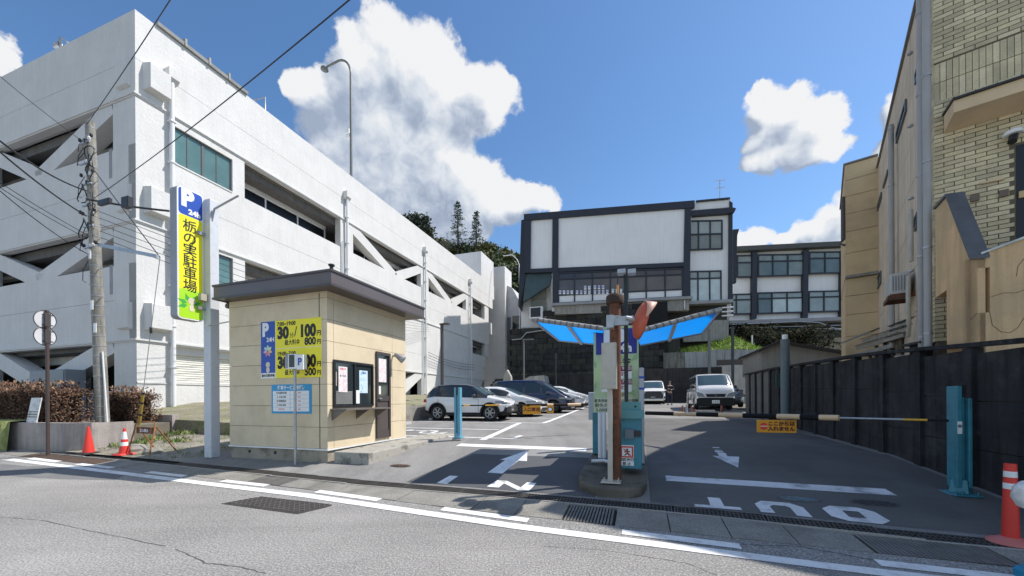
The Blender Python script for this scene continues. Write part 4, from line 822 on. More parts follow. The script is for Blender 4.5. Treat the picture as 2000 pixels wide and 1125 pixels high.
# cables
def cable(a, c, sag, r, label, m=M_black):
    a, c = Vector(a), Vector(c); pts = []
    for k in range(17): t = k/16; p = a.lerp(c, t); p.z -= sag*4*t*(1-t); pts.append(p)
    b = B(); b.tube(pts, r, 6); b.top('overhead_cable', m, base=tuple(a), label=label, cat='cable', group='overhead cables around the utility pole')
WP = lambda px, py, Y: LOT.atY(px, py, Y)
cable(on(.985)+Vector((.05, -.1, 0)), WP(345, -20, 7.2), .05, .010, 'thin black cable rising from the pole top past the corner of the garage')
cable(on(.74)+Vector((.1, -.15, 0)), WP(700, -15, 5.0), .12, .010, 'black cable running from the pole up across the sky to the upper edge')
cable(on(.78)+Vector((-.12, -.1, 0)), WP(-40, 243, 8.5), .18, .021, 'thick black cable sweeping left from the pole, the upper of the pair')
cable(on(.70)+Vector((-.12, -.12, 0)), WP(-40, 262, 8.2), .1, .020, 'thick black cable sweeping left from the pole, the lower of the pair')
cable(on(.93)+Vector((-.1, -.1, 0)), WP(-40, 115, 8.0), .05, .008, 'thin cable descending from the upper left corner to the pole')
cable(on(.64)+Vector((-.1, -.1, 0)), WP(-40, 330, 9), .05, .009, 'thin cable leaving the pole to the left above its companion')
cable(on(.63)+Vector((-.1, -.14, 0)), WP(-40, 340, 9), .06, .009, 'thin cable leaving the pole to the left just under the upper strand')
cable(on(.58)+Vector((-.1, -.12, 0)), WP(-40, 338, 8.6), .12, .011, 'dark cable leaving the pole to the left, lowest of the strands')
cable(on(.86)+Vector((.1, -.1, 0)), gs, .02, .013, 'straight cable slanting from the pole down to the end of its arm')
cable(on(.745)+Vector((.1, -.2, 0)), WP(330, 412, 11.2), .03, .03, 'thick black cable hanging right of the pole to the drain pipe')
for i, (ya, yb) in enumerate(((398, 556), (404, 566), (412, 572), (420, 578), (430, 584))):
    pa_ = on(.72-.02*i)+Vector((.12, -.12, 0)); x, z_ = LOT.onX(640, yb-4+i, GU+.5)
    cable(pa_, (GU+.5, 31.5, LOT.onX(826, 628+i*4, GU+.5)[1]), .35+.1*i, .010, ['highest', 'second highest', 'middle', 'second lowest', 'lowest'][i]+' of the five thin cables strung along the garage wall')
for i in range(3): cable((GU+.4, 31.6, 5.9-.25*i), (GU+.4, 42, 5.6-.3*i), .3, .02, ['upper', 'middle', 'lower'][i]+' black cable between the two far rain pipes of the garage')
# weeds, stones, little things left
M_leaf = [mat('weed green', (.07, .14, .025), .7, var=.3), mat('weed light', (.14, .22, .05), .7, var=.3), mat('weed dry', (.28, .24, .12), .8, var=.3)]
def tuft(b, u, v, z, r, n, sz):
    for _ in range(n):
        a = R.uniform(0, 6.28); q = R.random()**.5*r; p = Vector((u+math.cos(a)*q, v+math.sin(a)*q, z)); h = sz*R.uniform(.5, 1.3); d = Vector((R.gauss(0, .5), R.gauss(0, .5), 1)).normalized()*h; s_ = Vector((math.sin(a), -math.cos(a), 0))*sz*.16
        b.poly([p-s_, p+s_, p+d*.6+s_*.6, p+d], R.randrange(3))
b = B()
for px, py, r in ((330, 850, .35), (300, 858, .3), (360, 846, .35), (215, 862, .25), (250, 872, .3), (345, 862, .3), (225, 870, .2), (420, 838, .2), (290, 846, .25), (270, 866, .3)):
    u, v = gp(px, py); tuft(b, u, v, zg(v), r*1.3, 130, .13)
for k in range(240): u, v = R.uniform(-19, -9.8), R.uniform(6.0, 9.7); tuft(b, u, v, zg(v), .15, 7, .06)
for k in range(90): v = R.uniform(12, 34); tuft(b, R.uniform(-19, -9.9), v, zg(v)+rise(v)+.2, .3, 10, .12)
b.top('weeds', M_leaf, kind='stuff', label='patches of green weeds on the gravelly strip')
for i, (px, py, s_) in enumerate(((262, 880, .26), (300, 884, .2), (410, 880, .16), (225, 866, .14), (352, 842, .18))):
    u, v = gp(px, py); b = B(); b.lathe([(s_*.9, -.05), (s_, s_*.2), (s_*.8, s_*.55), (s_*.3, s_*.65)], (u, v, zg(v)), 9, sm=False); b.top('stone', M_conc, label='rough concrete lump on the gravel '+['in front of the barricade', 'under the barricade', 'beside the tall sign post', 'at the foot of the utility pole', 'by the garage wall'][i], cat='stone')

# ================================================================ ISLAND WITH MACHINES AND CANOPY
M_isl = mat('island concrete', (.13, .115, .09), .9, var=.2, sc_=3, bump=.6, bsc=30, dirt=((.035, .03, .025), .9, 2))
io = [(-.70, 5.62), (-.55, 5.53), (-.15, 5.53), (.02, 5.66), (.10, 5.95), (.12, 12.0), (-.9, 12.0), (-.92, 6.1), (-.85, 5.75)]
b = B()
n = len(io); zb = [(u, v, zg(v)-.1) for u, v in io]; zm = [(u, v, zg(v)+.11) for u, v in io]; zt_ = [(u*.94-.024, v+(.03 if v < 7 else -.03), zg(v)+.14) for u, v in io]
b.add(zb+zm+zt_, [[i, (i+1) % n, n+(i+1) % n, n+i] for i in range(n)]+[[n+i, n+(i+1) % n, 2*n+(i+1) % n, 2*n+i] for i in range(n)]+[list(range(2*n, 3*n))])
b.top('traffic_island', M_isl, label='dark mossy concrete island between the entry and exit lanes', cat='traffic island')
iz = lambda v: zg(v)+.14
ipx = lambda px, py, v: LOT.onY(px, py, v)
# rusty column with collar
rv = 5.93; rx_, _ = ipx(1203, 930, rv); _, rzt = ipx(1200, 590, rv)
T = thing('steel_column', 'thick rusty steel column with a flanged cap on the island', 'column', (rx_, rv, iz(rv)))
b = B(); b.tube([(rx_, rv, iz(rv)), (rx_, rv, rzt)], .080, 24); b.part('shaft', M_rust, T)
b = B(); b.lathe([(.125, 0), (.13, .02), (.13, .11), (.11, .13)], (rx_, rv, rzt-.03), 24); b.part('cap', mat('dark rust', (.05, .028, .02), .85, var=.3, sc_=12, bump=.4), T)
b = B(); b.lathe([(.10, 0), (.10, .08)], (rx_, rv, ipx(1200, 624, rv)[1]-.04), 20); x1, _ = ipx(1238, 624, rv); b.box(rx_+.05, x1, rv-.13, rv-.10, ipx(1200, 636, rv)[1], ipx(1200, 622, rv)[1]); b.part('clamp', M_steel, T)
# slim cream post with junction box
cv_ = 5.78; cx_, _ = ipx(1192, 900, cv_)
T = thing('junction_box_post', 'slim cream post carrying a white junction box before the rusty column', 'junction box', (cx_, cv_, iz(cv_)))
M_cream = mat('cream paint', (.50, .47, .40), .45, var=.06, dirt=((.35, .31, .25), .4, 5))
b = B(); b.box(cx_-.035, cx_+.035, cv_-.03, cv_+.03, iz(cv_), ipx(1192, 745, cv_)[1]); b.part('post', M_cream, T)
b = B(); b.bbox(cx_-.13, cx_+.15, cv_-.12, cv_+.10, iz(cv_), iz(cv_)+.02, .01); [b.tube([(cx_+a, cv_+c, iz(cv_)+.02), (cx_+a, cv_+c, iz(cv_)+.05)], .012, 6) for a in (-.09, .11) for c in (-.08, .06)]; b.part('base_plate', M_cream, T)
xa, za = ipx(1175, 760, cv_-.1); xb, zb_ = ipx(1204, 668, cv_-.1)
b = B(); b.bbox(xa, xb, cv_-.1, cv_+.04, za, zb_, .008); jb = b.part('box', M_cream, T)
b = B(); b.box(xa+.012, xb-.012, cv_-.106, cv_-.101, za+.012, zb_-.012); b.part('lid', M_cream, jb)
for z in (za+.08, zb_-.08): b = B(); b.box(xb-.05, xb-.015, cv_-.115, cv_-.107, z-.008, z+.008); b.part('latch', M_steel, jb)
# dark mast with flood lights behind
dv = 6.35; dx_, _ = ipx(1223, 700, dv); _, dzt = ipx(1223, 520, dv)
T = thing('floodlight_mast', 'dark square mast with two small flood lights behind the rusty column', 'light mast', (dx_, dv, iz(dv)))
b = B(); b.box(dx_-.03, dx_+.03, dv-.03, dv+.03, iz(dv), dzt); b.part('mast', flat('dark green paint', (.02, .03, .035), .5), T)
for s_, px in ((-1, 1214), (1, 1234)):
    x, z = ipx(px, 533, dv-.1); b = B(); b.box(x-.06, x+.06, dv-.2, dv-.06, z-.035, z+.035); b.part('flood_light', M_steel, T, bev=.01)
T = thing('warning_rod', 'thin rod with an orange end standing on the column cap', 'rod', (rx_+.05, rv, rzt+.1)); x, z = ipx(1207, 538, rv)
b = B(); b.tube([(rx_+.04, rv, rzt+.1), (rx_+.04, rv, z)], .008, 6); b.part('rod', M_black, T); b = B(); b.tube([(rx_+.04, rv, rzt+.1), (rx_+.04, rv, rzt+.25)], .016, 8); b.part('orange_end', flat('orange paint', (.65, .30, .05), .5), T)
# convex mirror seen from the side / behind
mc = Vector((*[ipx(1250, 626, 5.72)[0]], 5.72, ipx(1250, 626, 5.72)[1])); ax_ = Vector((.97, .27, -.22)).normalized()
T = thing('traffic_mirror', 'orange round traffic mirror seen from behind, tilted on the rusty column', 'traffic mirror', tuple(mc))
Mm = Matrix.Translation(mc) @ ax_.to_track_quat('Z', 'Y').to_matrix().to_4x4()
M_omir = mat('faded orange', (.48, .085, .04), .5, var=.15, sc_=6, dirt=((.45, .2, .12), .5, 5))
b = B(); b.lathe([(.02, -.08), (.09, -.075), (.18, -.05), (.24, -.02), (.265, .02), (.27, .04), (.255, .045)], n=32).xf(Mm); b.part('back_shell', M_omir, T)
b = B(); b.lathe([(.255, .03), (.18, .06), (.09, .075), (.01, .08)], n=32).xf(Mm); b.part('mirror_face', flat('mirror', (.8, .8, .8), .05, metal=1), T)
hd = B(); n_ = 15; pin, pout = [], []
for k in range(n_):
    a = math.pi*(k/(n_-1)); pin.append((.275*math.cos(a), .275*math.sin(a), 0)); pout.append((.29*math.cos(a), .29*math.sin(a), .14*math.sin(a)+.02))
vert_up = Mm.to_3x3().inverted() @ Vector((0, 0, 1)); ang = math.atan2(vert_up.y, vert_up.x)-math.pi/2
hd.add(pin+pout, [(k, k+1, n_+k+1, n_+k) for k in range(n_-1)], 0, True).xf(Mm @ Matrix.Rotation(ang, 4, 'Z')); h_ = hd.part('hood', mat('pale orange hood', (.68, .38, .28), .5, var=.1), T); mo = h_.modifiers.new('s', 'SOLIDIFY'); mo.thickness = .006
b = B(); q = mc-ax_*.08; b.tube([q, q-ax_*.12], .03, 10); b.box(q.x-.35, q.x-.08, 5.70, 5.76, mc.z-.05, mc.z+.05); b.box(q.x-.38, q.x-.28, 5.62, 5.82, mc.z-.09, mc.z+.09); b.part('bracket', M_steel, T)
# P24h sign board
bv = 7.30
T = thing('island_sign', 'tall green parking board with blue head on the island behind the column', 'sign', (-.6, bv, iz(bv)))
xa, zt_ = ipx(1159, 640, bv); xb, zb_ = ipx(1248, 806, bv)
b = B(); b.box(xa, xb, bv, bv+.10, zb_, zt_); b.part('board', mat('pale green print', (.50, .60, .34), .45, var=.12, sc_=3, dirt=((.62, .66, .30), .8, 2.2)), T)
def bq(nm, x0, y0, x1, y1, m, d=.004, par=None): (a, c), (e_, f_) = ipx(x0, y0, bv), ipx(x1, y1, bv); q = B(); q.box(a, e_, bv-d-.002, bv-.001, f_, c); return q.part(nm, m, par or T)
bq('head_panel', 1164, 645, 1244, 690, flat('violet blue print', (.03, .035, .25), .4)); bq('white_square', 1179, 645, 1203, 690, M_wprint, .006)
def bt(s_, px, py, size, m, **k): x, z = ipx(px, py, bv); return text(s_, size, MY(x, bv-.009, z), m, T, **k)
bt('P', 1207, 666, .50, M_wprint, off=.035); bt('24h', 1217, 680, .20, M_wprint, off=.012); bt('料金', 1215, 707, .16, M_ink, off=.002)
M_mar = flat('maroon print', (.25, .02, .08), .45)
for y, h_ in ((720, 6), (746, 6)): bq('maroon_strip', 1190, y-4, 1234, y+5, M_mar, .006); bq('panel', 1175, y+6, 1234, y+19, M_wprint, .005)
bt('7:00~19:00)', 1211, 720, .085, M_wprint); bt('19:00~7:00)', 1211, 746, .085, M_wprint); bt('100円/30分', 1205, 731, .10, M_mar, off=.002, sx=.8); bt('100円/30分', 1205, 757, .10, M_mar, off=.002, sx=.8)
bt('買えます', 1212, 771, .08, M_mar); bq('panel', 1166, 778, 1240, 806, flat('cream panel', (.66, .68, .52), .5), .004); bt('駐車券紛失の場合は、出場時', 1203, 783, .07, M_ink, sx=.85); bt('紛失が', 1175, 792, .08, M_ink); bt('5,000円', 1178, 801, .08, M_ink)
lf = B()
for cx0_, cz0_, r_, a0_ in ((1233, 705, .20, 40), (1238, 730, .22, 200), (1163, 720, .16, 100), (1166, 745, .2, 240), (1240, 775, .2, 120), (1222, 700, .15, 160)):
    x, z = ipx(cx0_, cz0_, bv); a = math.radians(a0_); ca, sa = math.cos(a)*r_, math.sin(a)*r_
    xs = [x, x+ca*.5-sa*.25, x+ca, x+ca*.5+sa*.25]; zs = [z, z+sa*.5+ca*.25, z+sa, z+sa*.5-ca*.25]; lf.poly([(min(max(p_, xa+.01), xb-.01), bv-.0035, q_) for p_, q_ in zip(xs, zs)])
lf.part('leaf_print', flat('leaf print', (.32, .47, .24), .5), T, kind='stuff')
# machines
def cab(nm, label, px0, py0, px1, py1, v, dep, m, cat='machine', parts=()):
    (a, c), (e_, f_) = ipx(px0, py0, v), ipx(px1, py1, v); T = thing(nm, label, cat, ((a+e_)/2, v, f_))
    b = B(); b.bbox(a, e_, v, v+dep, max(f_, iz(v)-.02), c, .012); b.part('body', m, T); return T
T = cab('exit_machine', 'teal payment machine at the front of the island with a no walking notice', 1206, 800, 1254, 916, 6.25, .42, M_teal, 'ticket machine')
def tq(nm, x0, y0, x1, y1, m, v, d0, d1=0): (a, c), (e_, f_) = ipx(x0, y0, v), ipx(x1, y1, v); q = B(); q.box(a, e_, v-d0, v-d1-.001, f_, c); return q.part(nm, m, T)
M_tealt = mat('lighter teal', (.10, .30, .32), .42, var=.1)
tq('head', 1205, 785, 1252, 803, M_tealt, 6.25, .03); tq('hood', 1204, 801, 1258, 817, M_tealt, 6.25, .10); tq('speaker_box', 1221, 838, 1238, 856, flat('grey box', (.16, .18, .21), .5), 6.25, .07); tq('slot', 1238, 841, 1252, 853, M_black, 6.25, .03)
tq('notice', 1211, 869, 1238, 910, M_wprint, 6.25, .004); q1 = tq('red_frame', 1212, 871, 1237, 894, M_red, 6.25, .006, .004); tq('white_field', 1215, 874, 1234, 891, M_wprint, 6.25, .008, .006)
def tt(s_, px, py, size, m, v=6.25, d=.009, **k): x, z = ipx(px, py, v); return text(s_, size, MY(x, v-d, z), m, T, **k)
tt('車路歩行', 1224, 898, .055, M_ink, off=.001, d=.005); tt('禁 止', 1224, 906, .055, M_ink, off=.001, d=.005)
x, z = ipx(1225, 883, 6.25); b = B(); yv = 6.24
b.disc((x, yv, z+.045), .014, (0, -1, 0), .002, 10)
for p0, p1 in (((0, .03), (0, -.01)), ((0, -.01), (-.035, -.05)), ((0, -.01), (.03, -.05)), ((0, .02), (-.04, .0)), ((0, .02), (.04, .005))):
    d = Vector((p1[0]-p0[0], 0, p1[1]-p0[1])).normalized(); nn = Vector((-d.z, 0, d.x))*.008; P0, P1 = Vector((x+p0[0], yv, z+p0[1])), Vector((x+p1[0], yv, z+p1[1])); b.prism([P0-nn, P0+nn, P1+nn, P1-nn], (0, -.002, 0))
b.part('walking_figure', M_ink, T)
b = B(); b.prism([(x-.06, yv-.003, z+.05), (x-.05, yv-.003, z+.06), (x+.06, yv-.003, z-.05), (x+.05, yv-.003, z-.06)], (0, -.001, 0)); b.part('red_bar', M_red, T)
for px in (1211, 1241): x, z = ipx(px, 794, 6.25); b = B(); b.disc((x, 6.219, z), .018, (0, -1, 0), .004, 10); b.part('bolt', M_black, T)
T = cab('entry_machine', 'teal ticket dispenser on the entry side of the island', 1157, 806, 1176, 890, 7.6, .5, M_teal, 'ticket machine')
T = cab('grey_unit', 'pale grey barrier control box at the entry side of the island', 1149, 766, 1161, 820, 8.0, .4, mat('pale grey metal', (.45, .46, .48), .5), 'control box')
T = cab('grey_cabinet', 'tall pale grey machine with blue stripes on the exit side of the island', 1248, 718, 1259, 908, 7.0, .6, mat('pale grey metal', (.45, .46, .48), .5), 'ticket machine')
for y in (735, 757, 806): tq('stripe', 1248, y, 1259, y+4, M_blue if y < 800 else M_red, 7.0, .004)
for px, lb in ((1172, 'left'), (1180, 'right')):
    x, z = ipx(px, 806, 7.2); b = B(); b.tube([(x, 7.2, iz(7.2)), (x, 7.2, z)], .04, 12); b.top('white_pipe', M_wpaint, label='white conduit pipe under the green board, %s one of the two' % ('first' if lb == 'left' else 'second'), cat='pipe')
b = B(); x, z = ipx(1168, 893, 6.9); b.tube([(x-.1, 6.8, iz(6.8)+.03), (x+.1, 6.85, iz(6.8)+.04), (x+.28, 6.75, iz(6.8)+.02)], .03, 8); b.top('loose_cable', M_wpaint, label='white hose lying on the island beside the white pipes', cat='hose')
# butterfly canopy
T = thing('canopy', 'butterfly canopy with blue translucent panels and grey tube edges over the island', 'canopy', (-.35, 7.9, iz(7.9)))
M_blu = mat('blue translucent panel', (.04, .36, .85), .35, var=.06); bs = M_blu.node_tree.nodes['Principled BSDF']
trn = M_blu.node_tree.nodes.new('ShaderNodeBsdfTranslucent'); trn.inputs['Color'].default_value = (.07, .60, 1, 1); mxs = M_blu.node_tree.nodes.new('ShaderNodeMixShader'); mxs.inputs[0].default_value = .7
Lk = M_blu.node_tree.links; Lk.new(bs.outputs[0], mxs.inputs[1]); Lk.new(trn.outputs[0], mxs.inputs[2]); Lk.new(mxs.outputs[0], M_blu.node_tree.nodes['Material Output'].inputs[0])
nl = LOT.onY(1040, 624, 6.62); nr = LOT.onY(1407, 605, 7.0); cm_ = LOT.onY(1178, 642, 6.75); cm2 = LOT.onY(1240, 649, 6.8)
fl = LOT.onY(1092, 665, 9.1); frr = LOT.onY(1372, 650, 9.1); fc = LOT.onY(1178, 673, 9.1); fc2 = LOT.onY(1250, 674, 9.1)
def pan(p, q, r_, s_):                                   # near-outer, near-inner, far-inner, far-outer
    b = B(); nsp = 2
    P4 = [Vector(x) for x in (p, q, r_, s_)]; b.prism(P4, (0, 0, .02)); b.part('panel', M_blu, T)
    b = B(); b.tube([P4[0]-Vector((0, .02, 0)), P4[1]-Vector((0, .02, 0))], .04, 10); b.part('edge_tube', mat('wrapped tube', (.33, .32, .31), .7, var=.3, sc_=14), T)
    d = P4[1]-P4[0]; b = B()
    for k in range(1, 12): c_ = P4[0]+d*(k/12)-Vector((0, .02, 0)); t_ = d.normalized()*.012; b.tube([c_-t_+Vector((0, 0, .004)), c_+t_], .044, 10)
    b.part('tube_wrap', mat('wrap tape', (.16, .155, .15), .8), T)
    for a_, c_ in ((P4[0], P4[3]), (P4[3], P4[2])): b = B(); b.tube([a_, c_], .028, 8); b.part('frame_bar', M_steel, T)
    for t in (.52,): a_ = P4[0].lerp(P4[1], t); c_ = P4[3].lerp(P4[2], t); b = B(); b.prism([a_+Vector((-.03, 0, -.05)), a_+Vector((.03, 0, -.05)), c_+Vector((.03, 0, -.05)), c_+Vector((-.03, 0, -.05))], (0, 0, .05)); b.part('rafter', M_steel, T)
    return P4
pan((nl[0], 6.62, nl[1]), (cm_[0], 6.75, cm_[1]), (fc[0], 9.1, fc[1]), (fl[0], 9.1, fl[1])); pan((nr[0], 7.0, nr[1]), (cm2[0], 6.8, cm2[1]), (fc2[0], 9.1, fc2[1]), (frr[0], 9.1, frr[1]))
for v in (7.6, 8.9): b = B(); b.box(-.42, -.34, v, v+.08, iz(v), 2.9); b.part('post', M_steel, T)
# barriers
def barrier(label, u, v, zt, m):
    T = thing('barrier_post', label, 'barrier', (u, v, zg(v))); z = zg(v)
    b = B(); b.bbox(u-.13, u+.13, v-.13, v+.13, z-.02, z+.05, .02); b.part('foot', M_conc, T)
    b = B(); b.prism([(u-.12, v-.09, z+.05), (u+.12, v-.09, z+.05), (u+.12, v+.09, z+.05), (u-.12, v+.09, z+.05)], (0, 0, .03)); b.lathe([(.12, .08), (.085, .2)], (u, v, z), 8, sm=False); b.part('flare', m, T)
    b = B()
    for s_ in (-1, 1): b.box(u+s_*.055-.03, u+s_*.055+.03, v-.065, v+.065, z+.1, zt)
    b.box(u-.026, u+.026, v-.03, v+.065, z+.1, zt-.12); b.part('column', m, T, bev=.008)
    b = B(); b.prism([(u-.026, v-.05, zt-.2), (u-.026, v-.05, zt+.02), (u+.026, v-.05, zt+.02), (u+.026, v-.05, zt-.2)], (0, .09, 0)); b.part('catch_fork', M_black, T)
    return T
M_tealL = mat('pale teal paint', (.13, .36, .48), .42, var=.1, sc_=4)
LBu, LBv = gp(895, 860); RBu, RBv = gp(1877, 966)
barrier('pale teal barrier support post at the entry lane', LBu, LBv, LOT.onY(895, 757, LBv)[1], M_tealL)
TT = thing('barrier_post', 'tall teal barrier post by the fence at the exit lane', 'barrier', (RBu, RBv, zg(RBv))); z = zg(RBv); zt = LOT.onY(1877, 754, RBv)[1]
b = B(); b.bbox(RBu-.14, RBu+.13, RBv-.15, RBv+.17, z, z+.02, .01); [b.tube([(RBu+a, RBv-.11, z+.02), (RBu+a, RBv-.11, z+.06)], .012, 6) for a in (-.11, -.05, .10)]; b.part('base_plate', M_teal, TT)
b = B(); b.prism([(RBu-.10, RBv-.10, z+.02), (RBu+.10, RBv-.10, z+.02), (RBu+.10, RBv+.13, z+.02), (RBu-.10, RBv+.13, z+.02)], (0, 0, .01)); b.lathe([(.125, .03), (.10, .2)], (RBu, RBv, z), 4, sm=False).part('flare', M_teal, TT)
b = B(); b.box(RBu-.085, RBu-.03, RBv-.08, RBv+.10, z+.1, zt); b.box(RBu+.03, RBu+.07, RBv-.08, RBv+.10, z+.1, zt-.16); b.box(RBu-.031, RBu+.031, RBv-.02, RBv+.10, z+.1, zt-.1); b.part('column', M_teal, TT, bev=.008)
b = B(); b.box(RBu-.04, RBu+.03, RBv-.05, RBv+.05, zt-.14, zt+.01); b.part('catch_fork', M_black, TT)
b = B(); b.box(RBu-.08, RBu-.035, RBv-.084, RBv-.081, 1.0, 1.16); b.part('sticker', M_wprint, TT); b = B(); b.disc((RBu-.058, RBv-.085, 1.10), .022, (0, -1, 0), .001, 16); b.part('ring_symbol', flat('grey print', (.2, .2, .22), .6), TT)
M_bb = flat('barrier black', (.012, .012, .012), .7, spec=.2); M_bo = flat('barrier cream orange', (.75, .52, .30), .5); M_by = flat('barrier yellow', (.70, .38, .03), .5)
def arm(label, A_, C_, segs, r0, r1):
    A_, C_ = Vector(A_), Vector(C_); T = thing('boom_pole', label, 'barrier arm', tuple(A_))
    for i, (t0, t1, m) in enumerate(segs): b = B(); b.tube([A_.lerp(C_, t0), A_.lerp(C_, t1)], [r0+(r1-r0)*t0, r0+(r1-r0)*t1], 10); b.part('segment', m, T)
    return T
def on_arm(px, py, A_, C_):                              # point of the arm line seen at px
    A_, C_ = Vector(A_), Vector(C_); best = None
    for k in range(400):
        p = A_.lerp(C_, k/399); q = LOT.w(p.x, p.y, p.z); e_ = abs(q.x/q.y-ray(px, py)[0])
        if best is None or e_ < best[0]: best = (e_, k/399)
    return best[1]
eA = (-.35, 10.2, LOT.onY(1262, 806, 10.2)[1]); eC = (RBu-.0, RBv-.0, LOT.onY(1872, 822, RBv)[1])
cuts = [1262, 1318, 1362, 1405, 1452, 1480, 1518, 1563, 1600, 1638, 1764, 1812, 1855, 1876]
ms = [M_bb, M_bo, M_bb, M_bo, M_bb, M_bb, M_bo, M_bb, M_bo, M_steel, M_by, M_bb, M_by]  # the steel stretch paints in the highlight along the thin black arm
ts = [on_arm(x, 806+(x-1262)*.0262, eA, eC) for x in cuts]
AR = thing('boom_pole', 'closed black and orange barrier arm across the exit lane', 'barrier arm', eA)
for i, m in enumerate(ms):
    a, c = Vector(eA).lerp(Vector(eC), ts[i]), Vector(eA).lerp(Vector(eC), ts[i+1]); r_ = .047 if i < 9 else .016; b = B(); b.tube([a, c], r_, 10); b.part('segment', m, AR)
def hang(T0, label, px0, py0, px1, py1, v, m, name='hanging_sign'):
    (a, c), (e_, f_) = LOT.onY(px0, py0, v), LOT.onY(px1, py1, v); T = thing(name, label, 'sign', ((a+e_)/2, v, f_)); b = B(); b.box(a, e_, v, v+.012, f_, c); b.part('board', m, T, bev=.004); return T, (a, c, e_, f_)
tS = on_arm(1517, 815, eA, eC); vS = Vector(eA).lerp(Vector(eC), tS).y-.06
S, (a, c, e_, f_) = hang(AR, 'orange hanging board with a no entry mark and two lines of writing', 1478, 820, 1556, 846, vS, flat('orange board', (.78, .33, .01), .5))
b = B(); x = a+(e_-a)*.18; zc = (c+f_)/2; b.disc((x, vS-.001, zc), .105*(e_-a), (0, -1, 0), .002, 24); b.part('red_disc', M_red, S); b = B(); b.box(x-.06, x+.06, vS-.006, vS-.004, zc-.012, zc+.012); b.part('white_bar', flat('orange bar', (.85, .5, .25), .5), S)
text('ここからは', (c-f_)*.36, MY(a+(e_-a)*.62, vS-.004, zc+(c-f_)*.2), flat('dark maroon print', (.12, .01, .01), .5), S, off=.004); text('入れません', (c-f_)*.36, MY(a+(e_-a)*.62, vS-.004, zc-(c-f_)*.2), flat('dark maroon print', (.12, .01, .01), .5), S, off=.004)
nA = (-1.15, 11.3, LOT.onY(1150, 790, 11.3)[1]); nC = (LBu, LBv, LOT.onY(895, 792, LBv)[1])
AR2 = thing('boom_pole', 'closed thin black and yellow barrier arm across the entry lane', 'barrier arm', nA)
cuts = [1150, 1134, 1108, 1080, 1068, 1030, 1000, 975, 948, 918, 905, 893]; ms = [M_bb, M_bo, M_bb, M_bo, M_bb, M_bb, M_bb, M_bb, M_by, M_bb, M_bb]; ms = [M_bb, M_bo, M_bb, M_bo, M_bb, M_bb, M_wprint, M_by, M_bb, M_by, M_bb]
ts = [on_arm(x, 791, nA, nC) for x in cuts]
for i, m in enumerate(ms): a, c = Vector(nA).lerp(Vector(nC), ts[i]), Vector(nA).lerp(Vector(nC), ts[i+1]); b = B(); b.tube([a, c], .04 if i < 5 else .018, 10); b.part('segment', m, AR2)
vS = Vector(nA).lerp(Vector(nC), on_arm(1038, 790, nA, nC)).y-.06
S, (a, c, e_, f_) = hang(AR2, 'small orange hanging board reading entrance only on the entry barrier arm', 1021, 792, 1056, 809, vS, flat('orange board', (.78, .33, .01), .5))
text('入口専用', (c-f_)*.5, MY((a+e_)/2, vS-.003, (c+f_)/2), flat('dark maroon print', (.12, .01, .01), .5), S, off=.004)
S, (a, c, e_, f_) = hang(AR2, 'tiny orange board with a ring mark on the entry barrier arm', 1068, 792, 1081, 807, vS, flat('orange board', (.78, .33, .01), .5))
b = B(); b.disc(((a+e_)/2, vS-.001, (c+f_)/2), .07, (0, -1, 0), .002, 18); b.part('ring', M_ink, S); b = B(); b.disc(((a+e_)/2, vS-.0035, (c+f_)/2), .05, (0, -1, 0), .002, 18); b.part('field', M_wprint, S)
# delineator and its bundle at the right edge
q = gp(1974, 1060); 
T = thing('delineator', 'red and white flexible delineator post at the right edge', 'delineator', (q[0], q[1], zg(q[1]))); z = zg(q[1]); zt = LOT.onY(1984, 906, q[1])[1]
b = B(); b.lathe([(.17, 0), (.155, .02), (.09, .045), (.07, .06)], (q[0], q[1], z), 20); b.part('base', flat('pink base', (.55, .16, .13), .5), T)
hh = zt-z-.05
for i, (a, c) in enumerate(((0, .66), (.66, .74), (.74, .82), (.82, .90), (.90, 1))): b = B(); b.lathe([(.060-.018*a, .05+a*hh), (.060-.018*c, .05+c*hh)], (q[0], q[1], z), 20); b.part('band' if i % 2 else 'body', M_refl if i % 2 else M_red, T)
qx, qy = LOT.l(1010/F*3.05, 3.05); zc = H-.80
b = B(); b.lathe([(.02, -.12), (.08, -.09), (.11, -.02), (.10, .06), (.06, .11), (.01, .13)], (qx+.05, qy+.05, zc+.0), 12); b.top('plastic_bag', mat('silver plastic bag', (.7, .7, .68), .25, var=.25, sc_=14, bump=.8, bsc=14), label='shiny crumpled plastic bag hanging on a black post at the right edge', cat='bag')
b = B(); b.tube([(qx+.1, qy+.06, zg(qy)+.02), (qx+.1, qy+.06, zc+.05)], .03, 8); b.top('black_post', M_black, label='thin black post cut by the right edge of the picture', cat='post')
b = B(); b.bbox(qx-.02, qx+.2, qy-.05, qy+.15, zg(qy), zg(qy)+.10, .03); b.tube([(qx+.0, qy+.05, zg(qy)+.1), (qx+.02, qy+.05, zg(qy)+.16), (qx+.08, qy+.05, zg(qy)+.17)], .012, 6); b.top('post_base', mat('blue plastic', (.02, .25, .42), .4), label='blue plastic foot of the post cut by the right edge', cat='post base')

